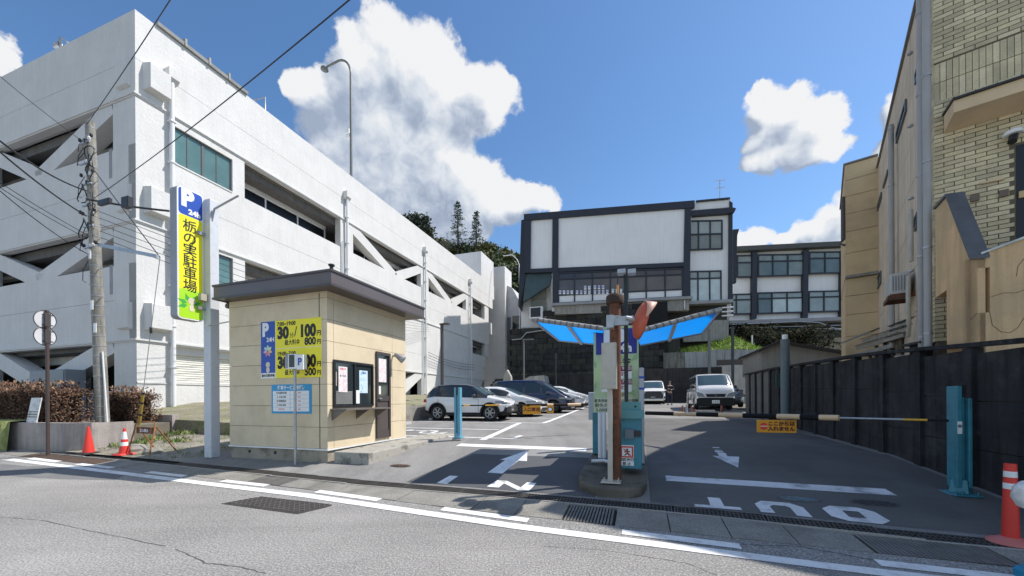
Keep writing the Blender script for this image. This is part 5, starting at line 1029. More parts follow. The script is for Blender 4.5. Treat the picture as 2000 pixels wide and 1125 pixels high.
# ================================================================ RIGHT: FENCE, TILED BUILDING
FT = thing('block_fence', 'long stained concrete panel fence with posts along the exit lane', 'fence', (4.4, 5.6, zg(5.6)))
M_fp = mat('stained panel', (.030, .031, .033), .95, var=.3, sc_=2, bump=.4, bsc=35, streak=.7, dirt=((.075, .08, .08), .4, 3.2))
fx = lambda v: 4.32+.035*(v-5.6); ftop = lambda v: lerp([(5, 2.1), (6.3, 2.14), (8, 2.26), (10, 2.38), (12, 2.43), (16.5, 2.56), (22, 2.62)], v)
v = 4.9
while v < 21.4:
    v1 = min(v+1.1, 21.5); z0 = zg(v)-.05; zt = ftop(v)-.05; n_ = 3
    for k in range(n_):
        za, zb_ = z0+(zt-z0)*k/n_, z0+(zt-z0)*(k+1)/n_-.012; b = B(); b.prism([(fx(v)+.02, v+.06, za), (fx(v1)+.02, v1-.06, za), (fx(v1)+.09, v1-.06, za), (fx(v)+.09, v+.06, za)], (0, 0, zb_-za)); b.part('panel', M_fp if v < 16.4 else mat('paler panel', (.17, .165, .15), .95, var=.2, streak=.4, dirt=((.08, .08, .075), .6, 2)), FT)
    b = B(); b.prism([(fx(v)+.055, v+.06, z0), (fx(v1)+.055, v1-.06, z0), (fx(v1)+.075, v1-.06, z0), (fx(v)+.075, v+.06, z0)], (0, 0, zt-z0-.02)); b.part('backing', M_black, FT)
    b = B(); b.box(fx(v)-.03, fx(v)+.10, v-.08, v+.08, z0-.05, zt+.01); b.part('post', M_fp, FT)
    b = B(); b.prism([(fx(v)-.05, v, ftop(v)-.03), (fx(v)+.14, v, ftop(v)-.03), (fx(v)+.14, v, ftop(v)+.03), (fx(v)-.05, v, ftop(v)+.03)], (fx(v1)-fx(v), v1-v-.004, ftop(v1)-ftop(v))); b.part('coping', M_fp, FT)
    v = v1
# tiled building: frame RB, x along the front (to the right), y along the side (away)
RT = thing('tiled_building', 'tall beige building with yellow brick tiles on its front and rendered side wall', 'building', (0, 0, .2), fr=RB)
M_side = mat('beige siding wall', (.68, .56, .415), .9, var=.10, sc_=1.2, bump=.25, bsc=60, streak=.2, dirt=((.50, .41, .30), .5, .8))
RZ = 9.15
def rbx(nm, x0, x1, y0, y1, z0, z1, m, bev=0, par=None, label=None): b = B(); b.box(x0, x1, y0, y1, z0, z1); return b.part(nm, m, par or RT, label, bev)
rbx('wall_core', .03, 9, .006, 12.0, .2, RZ-.05, flat('tile joint', (.15, .125, .085), .9))
rbx('roof_coping', -.05, 9.05, -.05, 12.1, RZ-.05, RZ, mat('roof coping', (.20, .19, .18), .6))
zz = [.2, 1.25, 2.3, 3.2, 4.1, 5.0, 5.9, 6.8, 7.7, 8.4, RZ-.05]
for za, zb_ in zip(zz, zz[1:]):
    for ya, yb in ((.32, 2.2), (2.21, 4.1), (4.11, 6.0), (6.01, 8.0), (8.01, 10.0), (10.01, 12)): rbx('wall_panel', 0, .028, ya, yb-.012, za, zb_-.012, M_side)
# side windows
def rwin(px0, py0, px1, py1):
    (y0, z1), (y1, z0) = RB.onX(px1, py0, 0), RB.onX(px0, py1, 0); y0, y1 = min(y0, y1), max(y0, y1); z0, z1 = min(z0, z1), max(z0, z1)
    b = B(); b.box(-.04, -.002, y0, y1, z0, z0+.05); b.box(-.04, -.002, y0, y1, z1-.05, z1); b.box(-.04, -.002, y0, y0+.05, z0+.05, z1-.05); b.box(-.04, -.002, y1-.05, y1, z0+.05, z1-.05); b.box(-.035, -.002, (y0+y1)/2-.02, (y0+y1)/2+.02, z0+.05, z1-.05)
    f = b.part('window', M_winf, RT); b = B(); b.box(-.02, -.003, y0+.05, y1-.05, z0+.05, z1-.05); b.part('pane', M_glass, f)
for q in ((1791, 95, 1805, 165), (1753, 192, 1772, 280), (1727, 330, 1736, 368), (1713, 375, 1723, 420), (1789, 412, 1796, 452), (1702, 548, 1709, 592), (1713, 528, 1722, 570)): rwin(*q)
# rain pipes on the side
for px, zt_, r_, y_ in ((1811, RZ-.4, .05, None), (1799, RZ-.4, .05, None), (1741, 8.2, .055, None), (1779, 5.1, .035, None)):
    y, _ = RB.onX(px, 400, -.12); b = B(); b.tube([(-.12, y, 2.3 if px != 1779 else 4.1), (-.12, y, zt_)], r_, 10)
    P_ = b.part('rain_pipe', mat('grey vinyl pipe', (.38, .365, .35), .45, var=.08) if px != 1779 else M_cream, RT)
    for k in range(5): b = B(); b.tube([(-.12, y, 2.5+1.4*k), (-.12, y, 2.53+1.4*k)], r_+.01, 10); b.part('pipe_clip', M_steel, P_)
# air conditioner unit on bracket
T = thing('air_conditioner', 'off-white air conditioner unit on a rusty bracket on the side wall', 'air conditioner', (-.3, RB.onX(1777, 555, -.08)[0], 3.3), fr=RB)
ya = RB.onX(1777, 555, -.08)[0]; yb = ya+.8; xl_, zt_ = RB.onY(1738, 535, ya); zb_ = RB.onY(1738, 575, ya)[1]
b = B(); b.bbox(xl_, -.06, ya, yb, zb_, zt_, .02); b.part('casing', mat('off-white casing', (.50, .49, .45), .5, var=.08), T)
b = B()
for k in range(6): x = xl_+.04+k*(-.12-xl_)/6; b.box(x, x+.015, ya-.006, ya-.001, zb_+.06, zt_-.06)
b.part('grille', flat('grey print', (.2, .2, .22), .6), T)
b = B(); b.box(xl_, 0, ya+.0, ya+.05, zb_-.09, zb_); b.box(xl_, 0, yb-.09, yb-.05, zb_-.09, zb_); b.box(xl_-.03, xl_, ya, yb, zb_-.1, zb_-.02); b.part('bracket', M_rust, T)
b = B(); b.tube([(-.10, ya-.03, zt_-.1), (-.12, ya-.12, zb_), (-.12, ya-.14, zb_-.5), (-.1, ya-.05, zb_-.7), (-.1, ya+.1, zb_-.9)], .035, 8); b.part('refrigerant_hose', M_cream, T)
# annex block sticking out of the side
ay, az = RB.onX(1715, 322, 0); axl = RB.onY(1650, 332, ay)[0]
AN = thing('side_block', 'beige panelled block jutting out from the far side wall of the tiled building', 'building', (axl, ay, .5), fr=RB)
M_an = mat('darker beige panels', (.62, .46, .27), .9, var=.09, sc_=1.5, bump=.2, bsc=60, dirt=((.42, .32, .20), .6, .7))
zj = [RB.onY(1680, y, ay)[1] for y in (537, 490, 447, 412, 377, 345)]
rbx('wall_core', axl+.03, 0, ay+.14, ay+4, .5, zj[0], flat('siding joint', (.10, .085, .06), .9), par=AN); rbx('wall_core', axl+.03, 0, ay+.03, ay+4, zj[0], RZ+.3, flat('siding joint', (.10, .085, .06), .9), par=AN)
zl = [zj[0]+.05]+zj[1:]+[RZ+.35]
for za, zb_ in zip(zl, zl[1:]): rbx('wall_panel', axl, -.001, ay, ay+.028, za, zb_-.015, M_an, par=AN); rbx('wall_panel', axl, axl+.028, ay+.029, ay+4, za, zb_-.015, M_an, par=AN)
rbx('ledge', axl, -.001, ay-.02, ay+.1, zj[0]-.04, zj[0]+.04, M_conc, par=AN)
zl = [.5, 1.6]+[RB.onY(1680, y, ay+.1)[1] for y in (655, 612, 575)]+[zj[0]-.04]
for za, zb_ in zip(zl, zl[1:]): rbx('wall_panel', axl, -.001, ay+.1, ay+.128, za, zb_-.015, M_an, par=AN); rbx('wall_panel', axl, axl+.028, ay+.13, ay+4, za, zb_-.015, M_an, par=AN)
rbx('roof_edge', axl-.04, 0, ay-.04, ay+4.05, RZ+.35, RZ+.40, mat('roof coping', (.20, .19, .18), .6), par=AN)
b = B(); y, _ = RB.onX(1645, 400, axl-.1); z = RB.onX(1645, 385, axl-.1)[1]; b.tube([(axl-.08, y, z), (axl-.08, y, z-1.4)], .06); b.tube([(axl-.08, y, z-1.4), (axl-.18, y, z-1.5), (axl-.02, y, z-1.6)], .04); b.part('rain_pipe', M_brown, AN)
# brick tiles on the front: single bricks share one mesh; a soldier course band too
M_tile = [mat('yellow tile %d' % i, c, .55, var=.12, sc_=5, fine=.12, fsc=60) for i, c in enumerate([(.68, .57, .35), (.60, .50, .31), (.73, .62, .40), (.52, .44, .28)])]
TW_, THh, PW, PH = .215, .058, .227, .070
bme = []
for m in M_tile: b = B(); b.box(0, TW_, 0, .035, 0, THh); bme.append(b.mesh('brick', m))
rest = B(); cnt = 0; soldier = B()
door_x0 = RB.onY(1985, 380, 0)[0]; bz0, bz1 = RB.onY(1900, 178, 0)[1], RB.onY(1900, 100, 0)[1]
zlev = 2.4; row = 0
while zlev < RZ-.1:
    x = -(row % 2)*PW/2
    while x < 5.5:
        x0, x1 = max(x, 0), min(x+TW_, 5.5); inband = bz0 < zlev+.03 < bz1+.0
        isdoor = x1 > door_x0-.02 and 3.7 < zlev < RB.onY(1990, 283, 0)[1]
        if isdoor and x0 < door_x0-.06: x1 = door_x0-.02; isdoor = False
        if not inband and not isdoor and x1-x0 > .03:
            vis = 0 < x0 < 1.75 and RB.onY(1900, 500, 0)[1]-.5 < zlev < 8.1
            if x1-x0 > TW_-.01 and vis and cnt < 296: piece(bme[R.randrange(4)], 'brick', RT, (x0, -.005, zlev)); cnt += 1
            else: rest.box(x0, x1, -.005, .03, zlev, zlev+THh, R.randrange(4))
        x += PW
    rest.box(-.005, .0, -.005 if row % 2 else -.005, .215 if row % 2 else .10, zlev, zlev+THh, R.randrange(4)); rest.box(-.004, .03, .11 if row % 2 == 0 else .225, .31, zlev, zlev+THh, R.randrange(4))
    zlev += PH; row += 1
rest.part('brick', M_tile, RT, 'rest of the yellow brick tiles of the front', kind='stuff')
zb_ = bz0+.01
hh = (bz1-bz0)/2
for k in range(2):
    x = .002
    while x < 5.4:
        if x < 2.0:
            b = B(); b.box(x, x+.062, -.006, .03, zb_+k*hh, zb_+(k+1)*hh-.012); b.part('soldier_brick', M_tile[R.randrange(4)], RT)
        x += .070
rbx('wall_panel', 2.0, 5.4, -.004, .03, bz0, bz1, M_tile[0])
# canopy over the door, door, lamp, stucco stair parapets
cx0, cz1 = RB.onY(1843, 226, 0); cxb, czt = RB.onY(1862, 199, -.45); _, czb = RB.onY(1862, 222, -.45)
CT = thing('door_canopy', 'cream concrete canopy with dark edge over the upper entrance of the tiled building', 'canopy', (1.5, -.3, 5.8), fr=RB)
M_cr = mat('cream render', (.70, .53, .33), .85, var=.1, sc_=2, bump=.2)
b = B(); b.prism([(cxb, -.48, czb), (cxb, -.48, czt), (cx0-.0, -.01, RB.onY(1843, 228, 0)[1]+.0), (cx0, -.01, RB.onY(1843, 262, 0)[1])], (4.5, 0, 0)); b.part('slab', M_cr, CT)
b = B(); b.prism([(cxb-.02, -.52, czt), (cxb-.02, -.52, czt+.03), (cx0-.02, -.01, RB.onY(1843, 226, 0)[1]+.03), (cx0-.02, -.01, RB.onY(1843, 226, 0)[1])], (4.5, 0, 0)); b.part('edge_strip', M_black, CT)
DT = thing('entrance_door', 'dark entrance door at the upper landing, cut by the right edge', 'door', (2.4, 0, 3.7), fr=RB)
b = B(); b.box(door_x0, 3.2, .0, .03, 3.7, RB.onY(1990, 283, 0)[1]); b.part('leaf', flat('black door', (.012, .012, .014), .35), DT); b = B(); x, z = RB.onY(1993, 381, 0); b.box(x-.02, x+.2, -.03, -.001, z-.05, z+.05); b.part('sign_plate', mat('brass', (.6, .42, .2), .4), DT)
T = thing('security_lamp', 'white and black security lamp on the tiled wall under the canopy', 'lamp', (1.9, -.1, 5.2), fr=RB); x, z = RB.onY(1976, 262, -.06)
b = B(); b.lathe([(.02, .08), (.09, .06), (.11, .02), (.09, 0)][::-1], (x, -.12, z-.04), 14); b.part('cap', M_wprint, T); b = B(); b.tube([(x+.01, -.10, z-.04), (x-.02, -.16, z-.16)], .05, 10); b.part('sensor', M_black, T)
for px, py in ((1903, 388), (1959, 379)):
    x, z = RB.onY(px, py, 0); b = B(); b.box(x-.045, x+.045, -.05, -.006, z-.05, z+.05); b.top('outdoor_socket', mat('brown plastic', (.16, .11, .08), .5), fr=RB, label='small brown outdoor socket on the tiled wall, %s' % ('next to the sloping parapet' if px < 1950 else 'nearer the dark door'), cat='socket')
b = B(); (x0, z0_), (x1, z1_) = RB.onY(1915, 358, -.03), RB.onY(1962, 348, -.03); b.tube([(x0, -.03, z0_), (x1, -.03, z1_)], .018, 8); b.top('wall_pipe', M_cr, fr=RB, label='short cream pipe fixed across the tiled wall', cat='pipe')
SP = thing('stair_parapet', 'cracked yellow stucco stair wall with a dark sloping metal coping', 'wall', (5.0, 7.28, .3))
M_stu = mat('yellow stucco', (.70, .475, .26), .92, var=.12, sc_=1.5, bump=.5, bsc=45, streak=.22, dirt=((.50, .37, .22), .6, 1.4))
xs = 4.50; yA, zA = LOT.onX(1827, 409, xs); yB, zB = LOT.onX(1851, 383, xs); yC, zC = LOT.onX(1895, 505, xs); yD, zD = LOT.onX(1827, 582, xs); yE, zE = LOT.onX(1847, 567, xs); _, zF = LOT.onX(1861, 660, xs)
b = B(); b.prism([(xs, yA, zA), (xs, yB, zB), (xs, yC, zC), (xs, yC, .3), (xs, yE-.02, .3), (xs, yE-.02, zE), (xs, yD, zD)], (.16, 0, 0)); b.part('side_wall', M_stu, SP)
zf2 = LOT.onY(2000, 466, yC)[1]
x1_, z1_ = LOT.onY(1909, 524, yC); x2_, z2_ = LOT.onY(1934, 610, yC)
sw = [(xs, x1_, .3, None), (x2_, 7.5, .3, None)]
b = B()
def ztop(x): return zC+(zf2-zC)*(x-xs)/(LOT.onY(2000, 466, yC)[0]-xs)
for a, c in ((xs, x1_), (x2_, 7.0)): b.prism([(a, yC, .3), (c, yC, .3), (c, yC, ztop(c)), (a, yC, ztop(a))], (0, .15, 0))
b.prism([(x1_, yC, .3), (x2_, yC, .3), (x2_, yC, z2_), (x1_, yC, z2_)], (0, .15, 0)); b.prism([(x1_, yC, z1_), (x2_, yC, z1_), (x2_, yC, ztop(x2_)), (x1_, yC, ztop(x1_))], (0, .15, 0)); b.part('front_wall', M_stu, SP)
b = B(); b.box(x1_-.05, x2_+.05, yC+.13, yC+.16, z2_-.05, z1_+.05); b.part('slot_recess', mat('slot shade', (.30, .23, .13), .9), SP)
M_cop = mat('dark metal coping', (.10, .105, .115), .45, metal=.3, var=.2, sc_=5)
b = B(); b.prism([(xs-.03, yB, zB), (xs-.03, yC-.03, zC-.02), (xs-.03, yC-.03, zC+.02), (xs-.03, yB, zB+.04)], (.22, 0, 0)); b.prism([(xs-.03, yA, zA), (xs-.03, yB, zB), (xs-.03, yB, zB+.04), (xs-.03, yA, zA+.04)], (.22, 0, 0)); b.part('coping', M_cop, SP)
b = B(); b.prism([(xs+.1, yC-.03, ztop(xs+.1)), (7, yC-.03, ztop(7)), (7, yC-.03, ztop(7)+.03), (xs+.1, yC-.03, ztop(xs+.1)+.03)], (0, .2, 0)); b.part('coping', mat('bright flashing', (.5, .48, .42), .3, metal=.7, var=.3, sc_=12), SP)
for pts in ([(1933, 610), (1938, 635), (1955, 648), (1972, 650), (1988, 640), (2000, 620)], [(1908, 612), (1895, 625)], [(1935, 580), (1960, 572), (1985, 572), (2000, 566)], [(1985, 540), (1988, 520), (2000, 505)]):
    P3 = [(LOT.onY(x, y, yC)[0], yC-.001, LOT.onY(x, y, yC)[1]) for x, y in pts]; crk = B(); crk.tube(P3, .004, 4, cap=False); crk.part('crack', flat('crack', (.16, .12, .07), .9), SP)
# lean-to roofs between fence and building
LT = thing('lean_to', 'row of grey corrugated lean-to roofs between the fence and the beige building', 'lean-to', (4.9, 9.5, .4))
M_corr = mat('grey corrugated sheet', (.20, .195, .18), .6, var=.2, sc_=3, streak=.3); M_fas = mat('weathered fascia', (.33, .31, .26), .7, var=.15)
for i, (q0, y0_, q1, y1_, bh) in enumerate((((1816, 622), 7.2, (1737, 648), 9.6, .11), ((1792, 641), 7.9, (1683, 671), 11.0, .10), ((1764, 658), 8.6, (1672, 684), 11.6, .10), ((1742, 679), 9.2, (1664, 698), 12.0, .10))):
    p0, p1 = LOT.atY(*q0, y0_), LOT.atY(*q1, y1_); dn_ = (p1-p0); dn_.z = 0; dn_.normalize(); inn = Vector((dn_.y, -dn_.x, 0))
    b = B(); b.prism([p0, p1, p1+Vector((0, 0, bh)), p0+Vector((0, 0, bh))], inn*.03); b.part('fascia', M_fas, LT)
    if i < 3:
        n_ = 22; b = B()
        for k in range(n_):
            a_, c_ = p0.lerp(p1, k/n_), p0.lerp(p1, (k+1)/n_); up = Vector((0, 0, bh+(.02 if k % 2 else 0))); b.prism([a_+up-inn*.05, c_+up-inn*.05, c_+up+inn*.75+Vector((0, 0, .26)), a_+up+inn*.75+Vector((0, 0, .26))], (0, 0, .012))
        b.part('roof_sheet', mat('dark corrugated sheet', (.07, .07, .075), .6, var=.2, sc_=4), LT)
    for t in (.1, .6): b = B(); q = p0.lerp(p1, t)+inn*.1; b.box(q.x-.03, q.x+.03, q.y-.03, q.y+.03, .5, q.z); b.part('post', mat('dark wood', (.06, .045, .03), .8), LT)
pA_, pB_ = LOT.atY(1643, 672, 12.6), LOT.atY(1700, 650, 10.6); b = B(); b.prism([pA_, pB_, pB_+Vector((.3, .2, .12)), pA_+Vector((.3, .2, .12))], (0, 0, .05)); b.part('roof_sheet', M_corr, LT)
pA_, pB_ = LOT.atY(1792, 700, 6.7), LOT.atY(1880, 660, 6.2)
T = thing('dark_shelter', 'small black box roof standing behind the fence against the stucco wall', 'shelter', (pA_.x, pA_.y, 1.5)); b = B(); b.box(pA_.x+.1, pB_.x, pA_.y, pA_.y+.4, 1.5, pB_.z-.02); b.part('box', M_black, T); b = B(); b.box(pA_.x, pB_.x+.05, pA_.y-.06, pA_.y+.45, pB_.z-.02, pB_.z+.02); b.part('lid', M_black, T)
for i, (px, py) in enumerate(((1767, 700), (1710, 705), (1722, 700))):
    q = LOT.atY(px, py, 8.6+i); b = B(); b.box(q.x-.09, q.x+.09, q.y, q.y+.2, q.z-.5, q.z+.08); b.top('meter_box', M_cream, label='small pale box on the wall behind the fence, '+('nearest the black box roof', 'farthest along the lean-to', 'middle one under the lean-to')[i], cat='box')
# grey round post with lamp head near the fence
gx, gz = LOT.onY(1533, 655, 13.3)
T = thing('grey_post', 'thick round grey steel post with a small camera head before the fence', 'post', (gx, 13.3, zg(13.3)))
b = B(); b.tube([(gx, 13.3, zg(13.3)), (gx, 13.3, gz-.12)], .115, 20); b.part('post', mat('blue grey steel', (.13, .17, .18), .5, var=.12, streak=.2), T)
b = B(); b.tube([(gx, 13.3, gz-.12), (gx, 13.3, gz+.02)], .075, 12); b.part('camera_head', M_wprint, T)
b = B(); (a, c), (e_, f_) = LOT.onY(1516, 730, 14.2), LOT.onY(1528, 757, 14.2); b.box(a, e_, 14.2, 14.24, f_, c); b.top('green_plate', mat('green plate', (.05, .10, .08), .5), label='dark green plate with a white edge on the fence behind the grey post', cat='plate')

# ================================================================ BLACK AND WHITE BUILDING ON THE TERRACE
CT_ = thing('school_building', 'white building with black beams and large windows on the terrace', 'building', (0, 0, 5), fr=CB)
M_bw = mat('white render', (.83, .82, .81), .85, var=.04, sc_=.4, bump=.2, bsc=20, streak=.05); M_navy = mat('black beam paint', (.018, .022, .035), .5, var=.15)
def cq(nm, px0, py0, px1, py1, m, y0=0, th=.3, par=None, fr=CB, label=None):
    (a, c), (e_, f_) = fr.onY(px0, py0, y0), fr.onY(px1, py1, y0); b = B(); b.box(a, e_, y0, y0+th, f_, c); return b.part(nm, m, par or CT_, label)
def cpoly(nm, pts, m, y0=0, th=.3, par=None, fr=CB): b = B(); b.prism([(fr.onY(x, y, y0)[0], y0, fr.onY(x, y, y0)[1]) for x, y in pts], (0, th, 0)); return b.part(nm, m, par or CT_)
cpoly('wall', [(1036, 420), (1352, 396), (1340, 598), (1078, 608), (1078, 530), (1036, 530)], M_bw, .3, 12)
cpoly('panel', [(1037, 430), (1079, 427), (1078, 525), (1036, 527)], M_bw, .12, .15); cpoly('panel', [(1091, 424), (1337, 407), (1335, 513), (1090, 524)], M_bw, .06, .2)
cpoly('beam', [(1023, 418), (1357, 391), (1357, 405), (1023, 430)], M_navy, -.15, .5); cpoly('beam', [(1023, 430), (1037, 429), (1036, 532), (1024, 533)], M_navy, -.1, .45)
cpoly('beam', [(1079, 424), (1091, 423), (1090, 592), (1079, 593)], M_navy, -.1, .45); cpoly('beam', [(1338, 403), (1350, 402), (1347, 583), (1334, 584)], M_navy, -.1, .45)
cpoly('beam', [(1036, 525), (1079, 523), (1079, 531), (1036, 533)], M_navy, -.1, .4); cpoly('beam', [(1091, 523), (1336, 512), (1336, 520), (1091, 531)], M_navy, -.1, .4)
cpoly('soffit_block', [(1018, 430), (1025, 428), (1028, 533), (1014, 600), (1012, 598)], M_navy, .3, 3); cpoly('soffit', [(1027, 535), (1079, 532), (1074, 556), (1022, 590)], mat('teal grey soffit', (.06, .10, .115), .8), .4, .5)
cpoly('side_wall', [(1018, 590), (1074, 556), (1080, 598), (1060, 640), (1018, 640)], M_bw, 2.5, .4)
for q in ((1037, 565, 1067, 583), (1037, 586, 1067, 606)): cq('wall_panel', *q, mat('grey green panel', (.35, .37, .34), .7), 2.3, .15)
# ribbon window: panes in a black grid
def cgrid(xs_l, ys, m_list, y0=.0, par=None, lean=-.045, x_ref=1213, fr=CB, bars=True):
    """xs: px of mullions, ys: py of transoms at x_ref; lines follow the lean of the facade"""
    f = None
    yl = lambda x, y: y+(lean+(y-560)*-.00022)*(x-x_ref)*1.0
    b = B(); t = 1.4
    for x in xs_l: p = [fr.onY(x-t, yl(x, ys[0])-1, y0), fr.onY(x+t, yl(x, ys[-1])+1, y0)]; b.box(p[0][0], p[1][0], y0-.08, y0+.06, p[1][1], p[0][1])
    for y in ys: b.prism([(fr.onY(x, yl(x, y)+s_*1.3, y0)[0], y0-.07, fr.onY(x, yl(x, y)+s_*1.3, y0)[1]) for x, s_ in ((xs_l[0], 1), (xs_l[-1], 1), (xs_l[-1], -1), (xs_l[0], -1))], (0, .12, 0))
    f = b.part('window', M_navy, par or CT_)
    for i in range(len(xs_l)-1):
        for j in range(len(ys)-1):
            a, c = xs_l[i], xs_l[i+1]; m = m_list[j] if not callable(m_list) else m_list(i, j)
            q = B(); q.prism([(fr.onY(x, yl(x, y), y0)[0], y0+.01, fr.onY(x, yl(x, y), y0)[1]) for x, y in ((a, ys[j+1]), (c, ys[j+1]), (c, ys[j]), (a, ys[j]))], (0, .03, 0)); q.part('pane', m, f)
    return f
M_gb = mat('brown reflecting glass', (.105, .095, .095), .12, var=.2, sc_=.5, spec=.6); M_gd = mat('dark top glass', (.05, .048, .06), .12, var=.2, sc_=.5, spec=.6)
M_cur = mat('glass over white curtain', (.30, .35, .35), .15, var=.12, sc_=1.5, spec=.6); M_cur2 = mat('glass over pale curtain', (.52, .60, .60), .15, var=.12, sc_=1.2, spec=.6); M_gg = mat('grey green glass', (.13, .17, .17), .1, var=.2, sc_=.6, spec=.7)
cgrid([1091, 1122, 1157, 1192, 1226, 1262, 1299, 1333], [529, 541, 571, 586], lambda i, j: (M_gd, M_gb, M_bw)[j])
cgrid([1348, 1364, 1387, 1410], [431.5, 457.5, 487], lambda i, j: M_gg if j else M_cur, y0=.5, lean=-.05, x_ref=1380); cgrid([1347, 1363, 1386, 1408], [530, 544, 590], lambda i, j: (M_cur, M_cur2)[j], y0=.5, lean=-.03, x_ref=1380)
cpoly('wall', [(1346, 420), (1428, 416), (1425, 590), (1344, 590)], M_bw, .62, 11)
cpoly('parapet', [(1360, 392), (1426, 386), (1428, 404), (1352, 411)], M_bw, .4, .4); cpoly('beam', [(1350, 411), (1432, 405), (1438, 407), (1434, 415), (1350, 421)], M_navy, .1, .6)
cpoly('beam', [(1360, 391), (1426, 385), (1426, 388), (1360, 394)], M_navy, .2, .3); cpoly('beam', [(1425, 392), (1431, 396), (1431, 590), (1424, 590)], M_navy, .3, .5); cpoly('beam', [(1432, 448), (1444, 447), (1440, 460), (1438, 552), (1432, 552)], M_navy, .5, .5)
cpoly('balcony_slab', [(1078, 592), (1353, 578), (1353, 583), (1078, 597)], mat('grey ledge', (.30, .30, .31), .7), -.5, 1.2); cpoly('balcony_wall', [(1082, 597), (1346, 584), (1346, 606), (1084, 614)], mat('weathered grey beam', (.33, .31, .28), .85, var=.12, streak=.3), -.2, .8); cpoly('ledge', [(1345, 588), (1432, 584), (1432, 590), (1345, 594)], mat('grey ledge', (.30, .30, .31), .7), .1, 1)
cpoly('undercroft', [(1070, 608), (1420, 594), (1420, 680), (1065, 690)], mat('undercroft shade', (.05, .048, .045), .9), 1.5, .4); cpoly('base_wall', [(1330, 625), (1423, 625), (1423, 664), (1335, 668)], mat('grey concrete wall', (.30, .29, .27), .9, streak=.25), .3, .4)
b = B()
for y in (601, 609, 617): x0, z0_ = CB.onY(1410, y, 0); x1, _ = CB.onY(1432, y, 0); b.tube([(x0, 0, z0_), (x1, 0, z0_+.02)], .07, 8)
x, z = CB.onY(1337, 587, -.3); x, z2_ = CB.onY(1337, 604, -.3); b.tube([(x, -.3, z), (x, -.3, z2_)], .06); b.part('pipe', M_wpaint, CT_)
pap = [(1094+7.6*i, 571) for i in range(4)]+[(1127+8*i, 571) for i in range(4)]+[(1143, 562), (1151, 562)]+[(1162+8*i, 570) for i in range(4)]+[(1162, 561), (1170, 561), (1178, 561)]+[(1197+8*i, 568) for i in range(3)]
for i, (x, y) in enumerate(pap):
    (a, c), (e_, f_) = CB.onY(x-2.4, y-3.5, -.09), CB.onY(x+2.4, y+3.5, -.09); b = B(); b.box(a, e_, -.1, -.09, f_, c); o = b.part('paper_sheet', M_wprint, CT_)
    text('栃の実公民館文化祭子供絵画教室開催中入口案内'[i % 22], (c-f_)*.75, MY((a+e_)/2, -.105, (c+f_)/2), M_blue, CT_)
T = thing('tv_antenna', 'thin television antenna on the roof of the white building', 'antenna', (CB.onY(1406, 385, 2)[0], 2, CB.onY(1406, 388, 2)[1]), fr=CB); x, z = CB.onY(1406, 388, 2); _, zt_ = CB.onY(1406, 352, 2)
b = B(); b.tube([(x, 2, z-.5), (x, 2, zt_)], .04, 6); [b.tube([(x-w_, 2, zt_-d), (x+w_, 2, zt_-d+.05)], .03, 6) for w_, d in ((.55, .05), (.5, .8))]; b.part('antenna', M_steel, T)
# wing
WT = thing('wing_building', 'long lower wing with black posts and curtained windows right of the white building', 'building', (12, 6, 5), fr=CB); Y6 = 6.0
cpoly('wall', [(1425, 484), (1700, 471), (1700, 700), (1425, 640)], M_bw, Y6+.3, 9, WT)
cpoly('roof_edge', [(1436, 481), (1700, 468), (1700, 477), (1436, 490)], mat('brown grey roof edge', (.07, .07, .06), .5), Y6-.5, 1, WT)
for x0, x1 in ((1470, 1480), (1570, 1580), (1644, 1650)): cpoly('post', [(x0, 488), (x1, 487), (x1-2, 622), (x0-2, 623)], M_navy, Y6-.2, .5, WT)
M_cg = mat('grey green curtain glass', (.22, .26, .25), .15, var=.2, sc_=1.3, spec=.6)
for q, ys, ml in (([1430, 1440, 1468], [499.5, 513, 541], (M_cg, M_gg)), ([1481, 1509, 1538.5, 1569], [497.5, 510, 538.5], (M_cg, M_gg)), ([1581, 1611, 1641], [492.5, 504.5, 533.5], (M_cg, M_gg))):
    cgrid(q, ys, lambda i, j, ml=ml: ml[j] if (i+j) % 3 else M_cg, y0=Y6, par=WT, lean=-.03, x_ref=(q[0]+q[-1])/2)
for q, ys in (([1430, 1438, 1467], [575, 585.5, 613]), ([1480, 1507.5, 1537, 1567], [571.5, 582.5, 611]), ([1580, 1609, 1640], [569, 580, 608.5])):
    cgrid(q, ys, lambda i, j, q=q: (M_gg if (i == 0 and len(q) == 4) else (M_cur2 if j and len(q) == 4 else M_cur)), y0=Y6, par=WT, lean=-.02, x_ref=(q[0]+q[-1])/2)
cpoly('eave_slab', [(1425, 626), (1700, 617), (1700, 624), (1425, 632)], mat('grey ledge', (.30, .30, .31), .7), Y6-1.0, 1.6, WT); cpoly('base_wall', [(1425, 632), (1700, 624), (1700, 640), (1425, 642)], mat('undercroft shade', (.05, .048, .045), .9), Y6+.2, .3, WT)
b = B(); P3 = []
for x, y in ((1425, 634), (1500, 631), (1560, 628), (1600, 630), (1625, 640), (1645, 645)): xx, z = CB.onY(x, y, Y6-1.1); P3.append((xx, Y6-1.1, z))
b.tube(P3, .07, 8); P3 = [(CB.onY(x, y, Y6-1.0)[0], Y6-1.0, CB.onY(x, y, Y6-1.0)[1]) for x, y in ((1425, 641), (1645, 635))]; b.tube(P3, .05, 8); b.part('service_pipe', M_steel, WT)

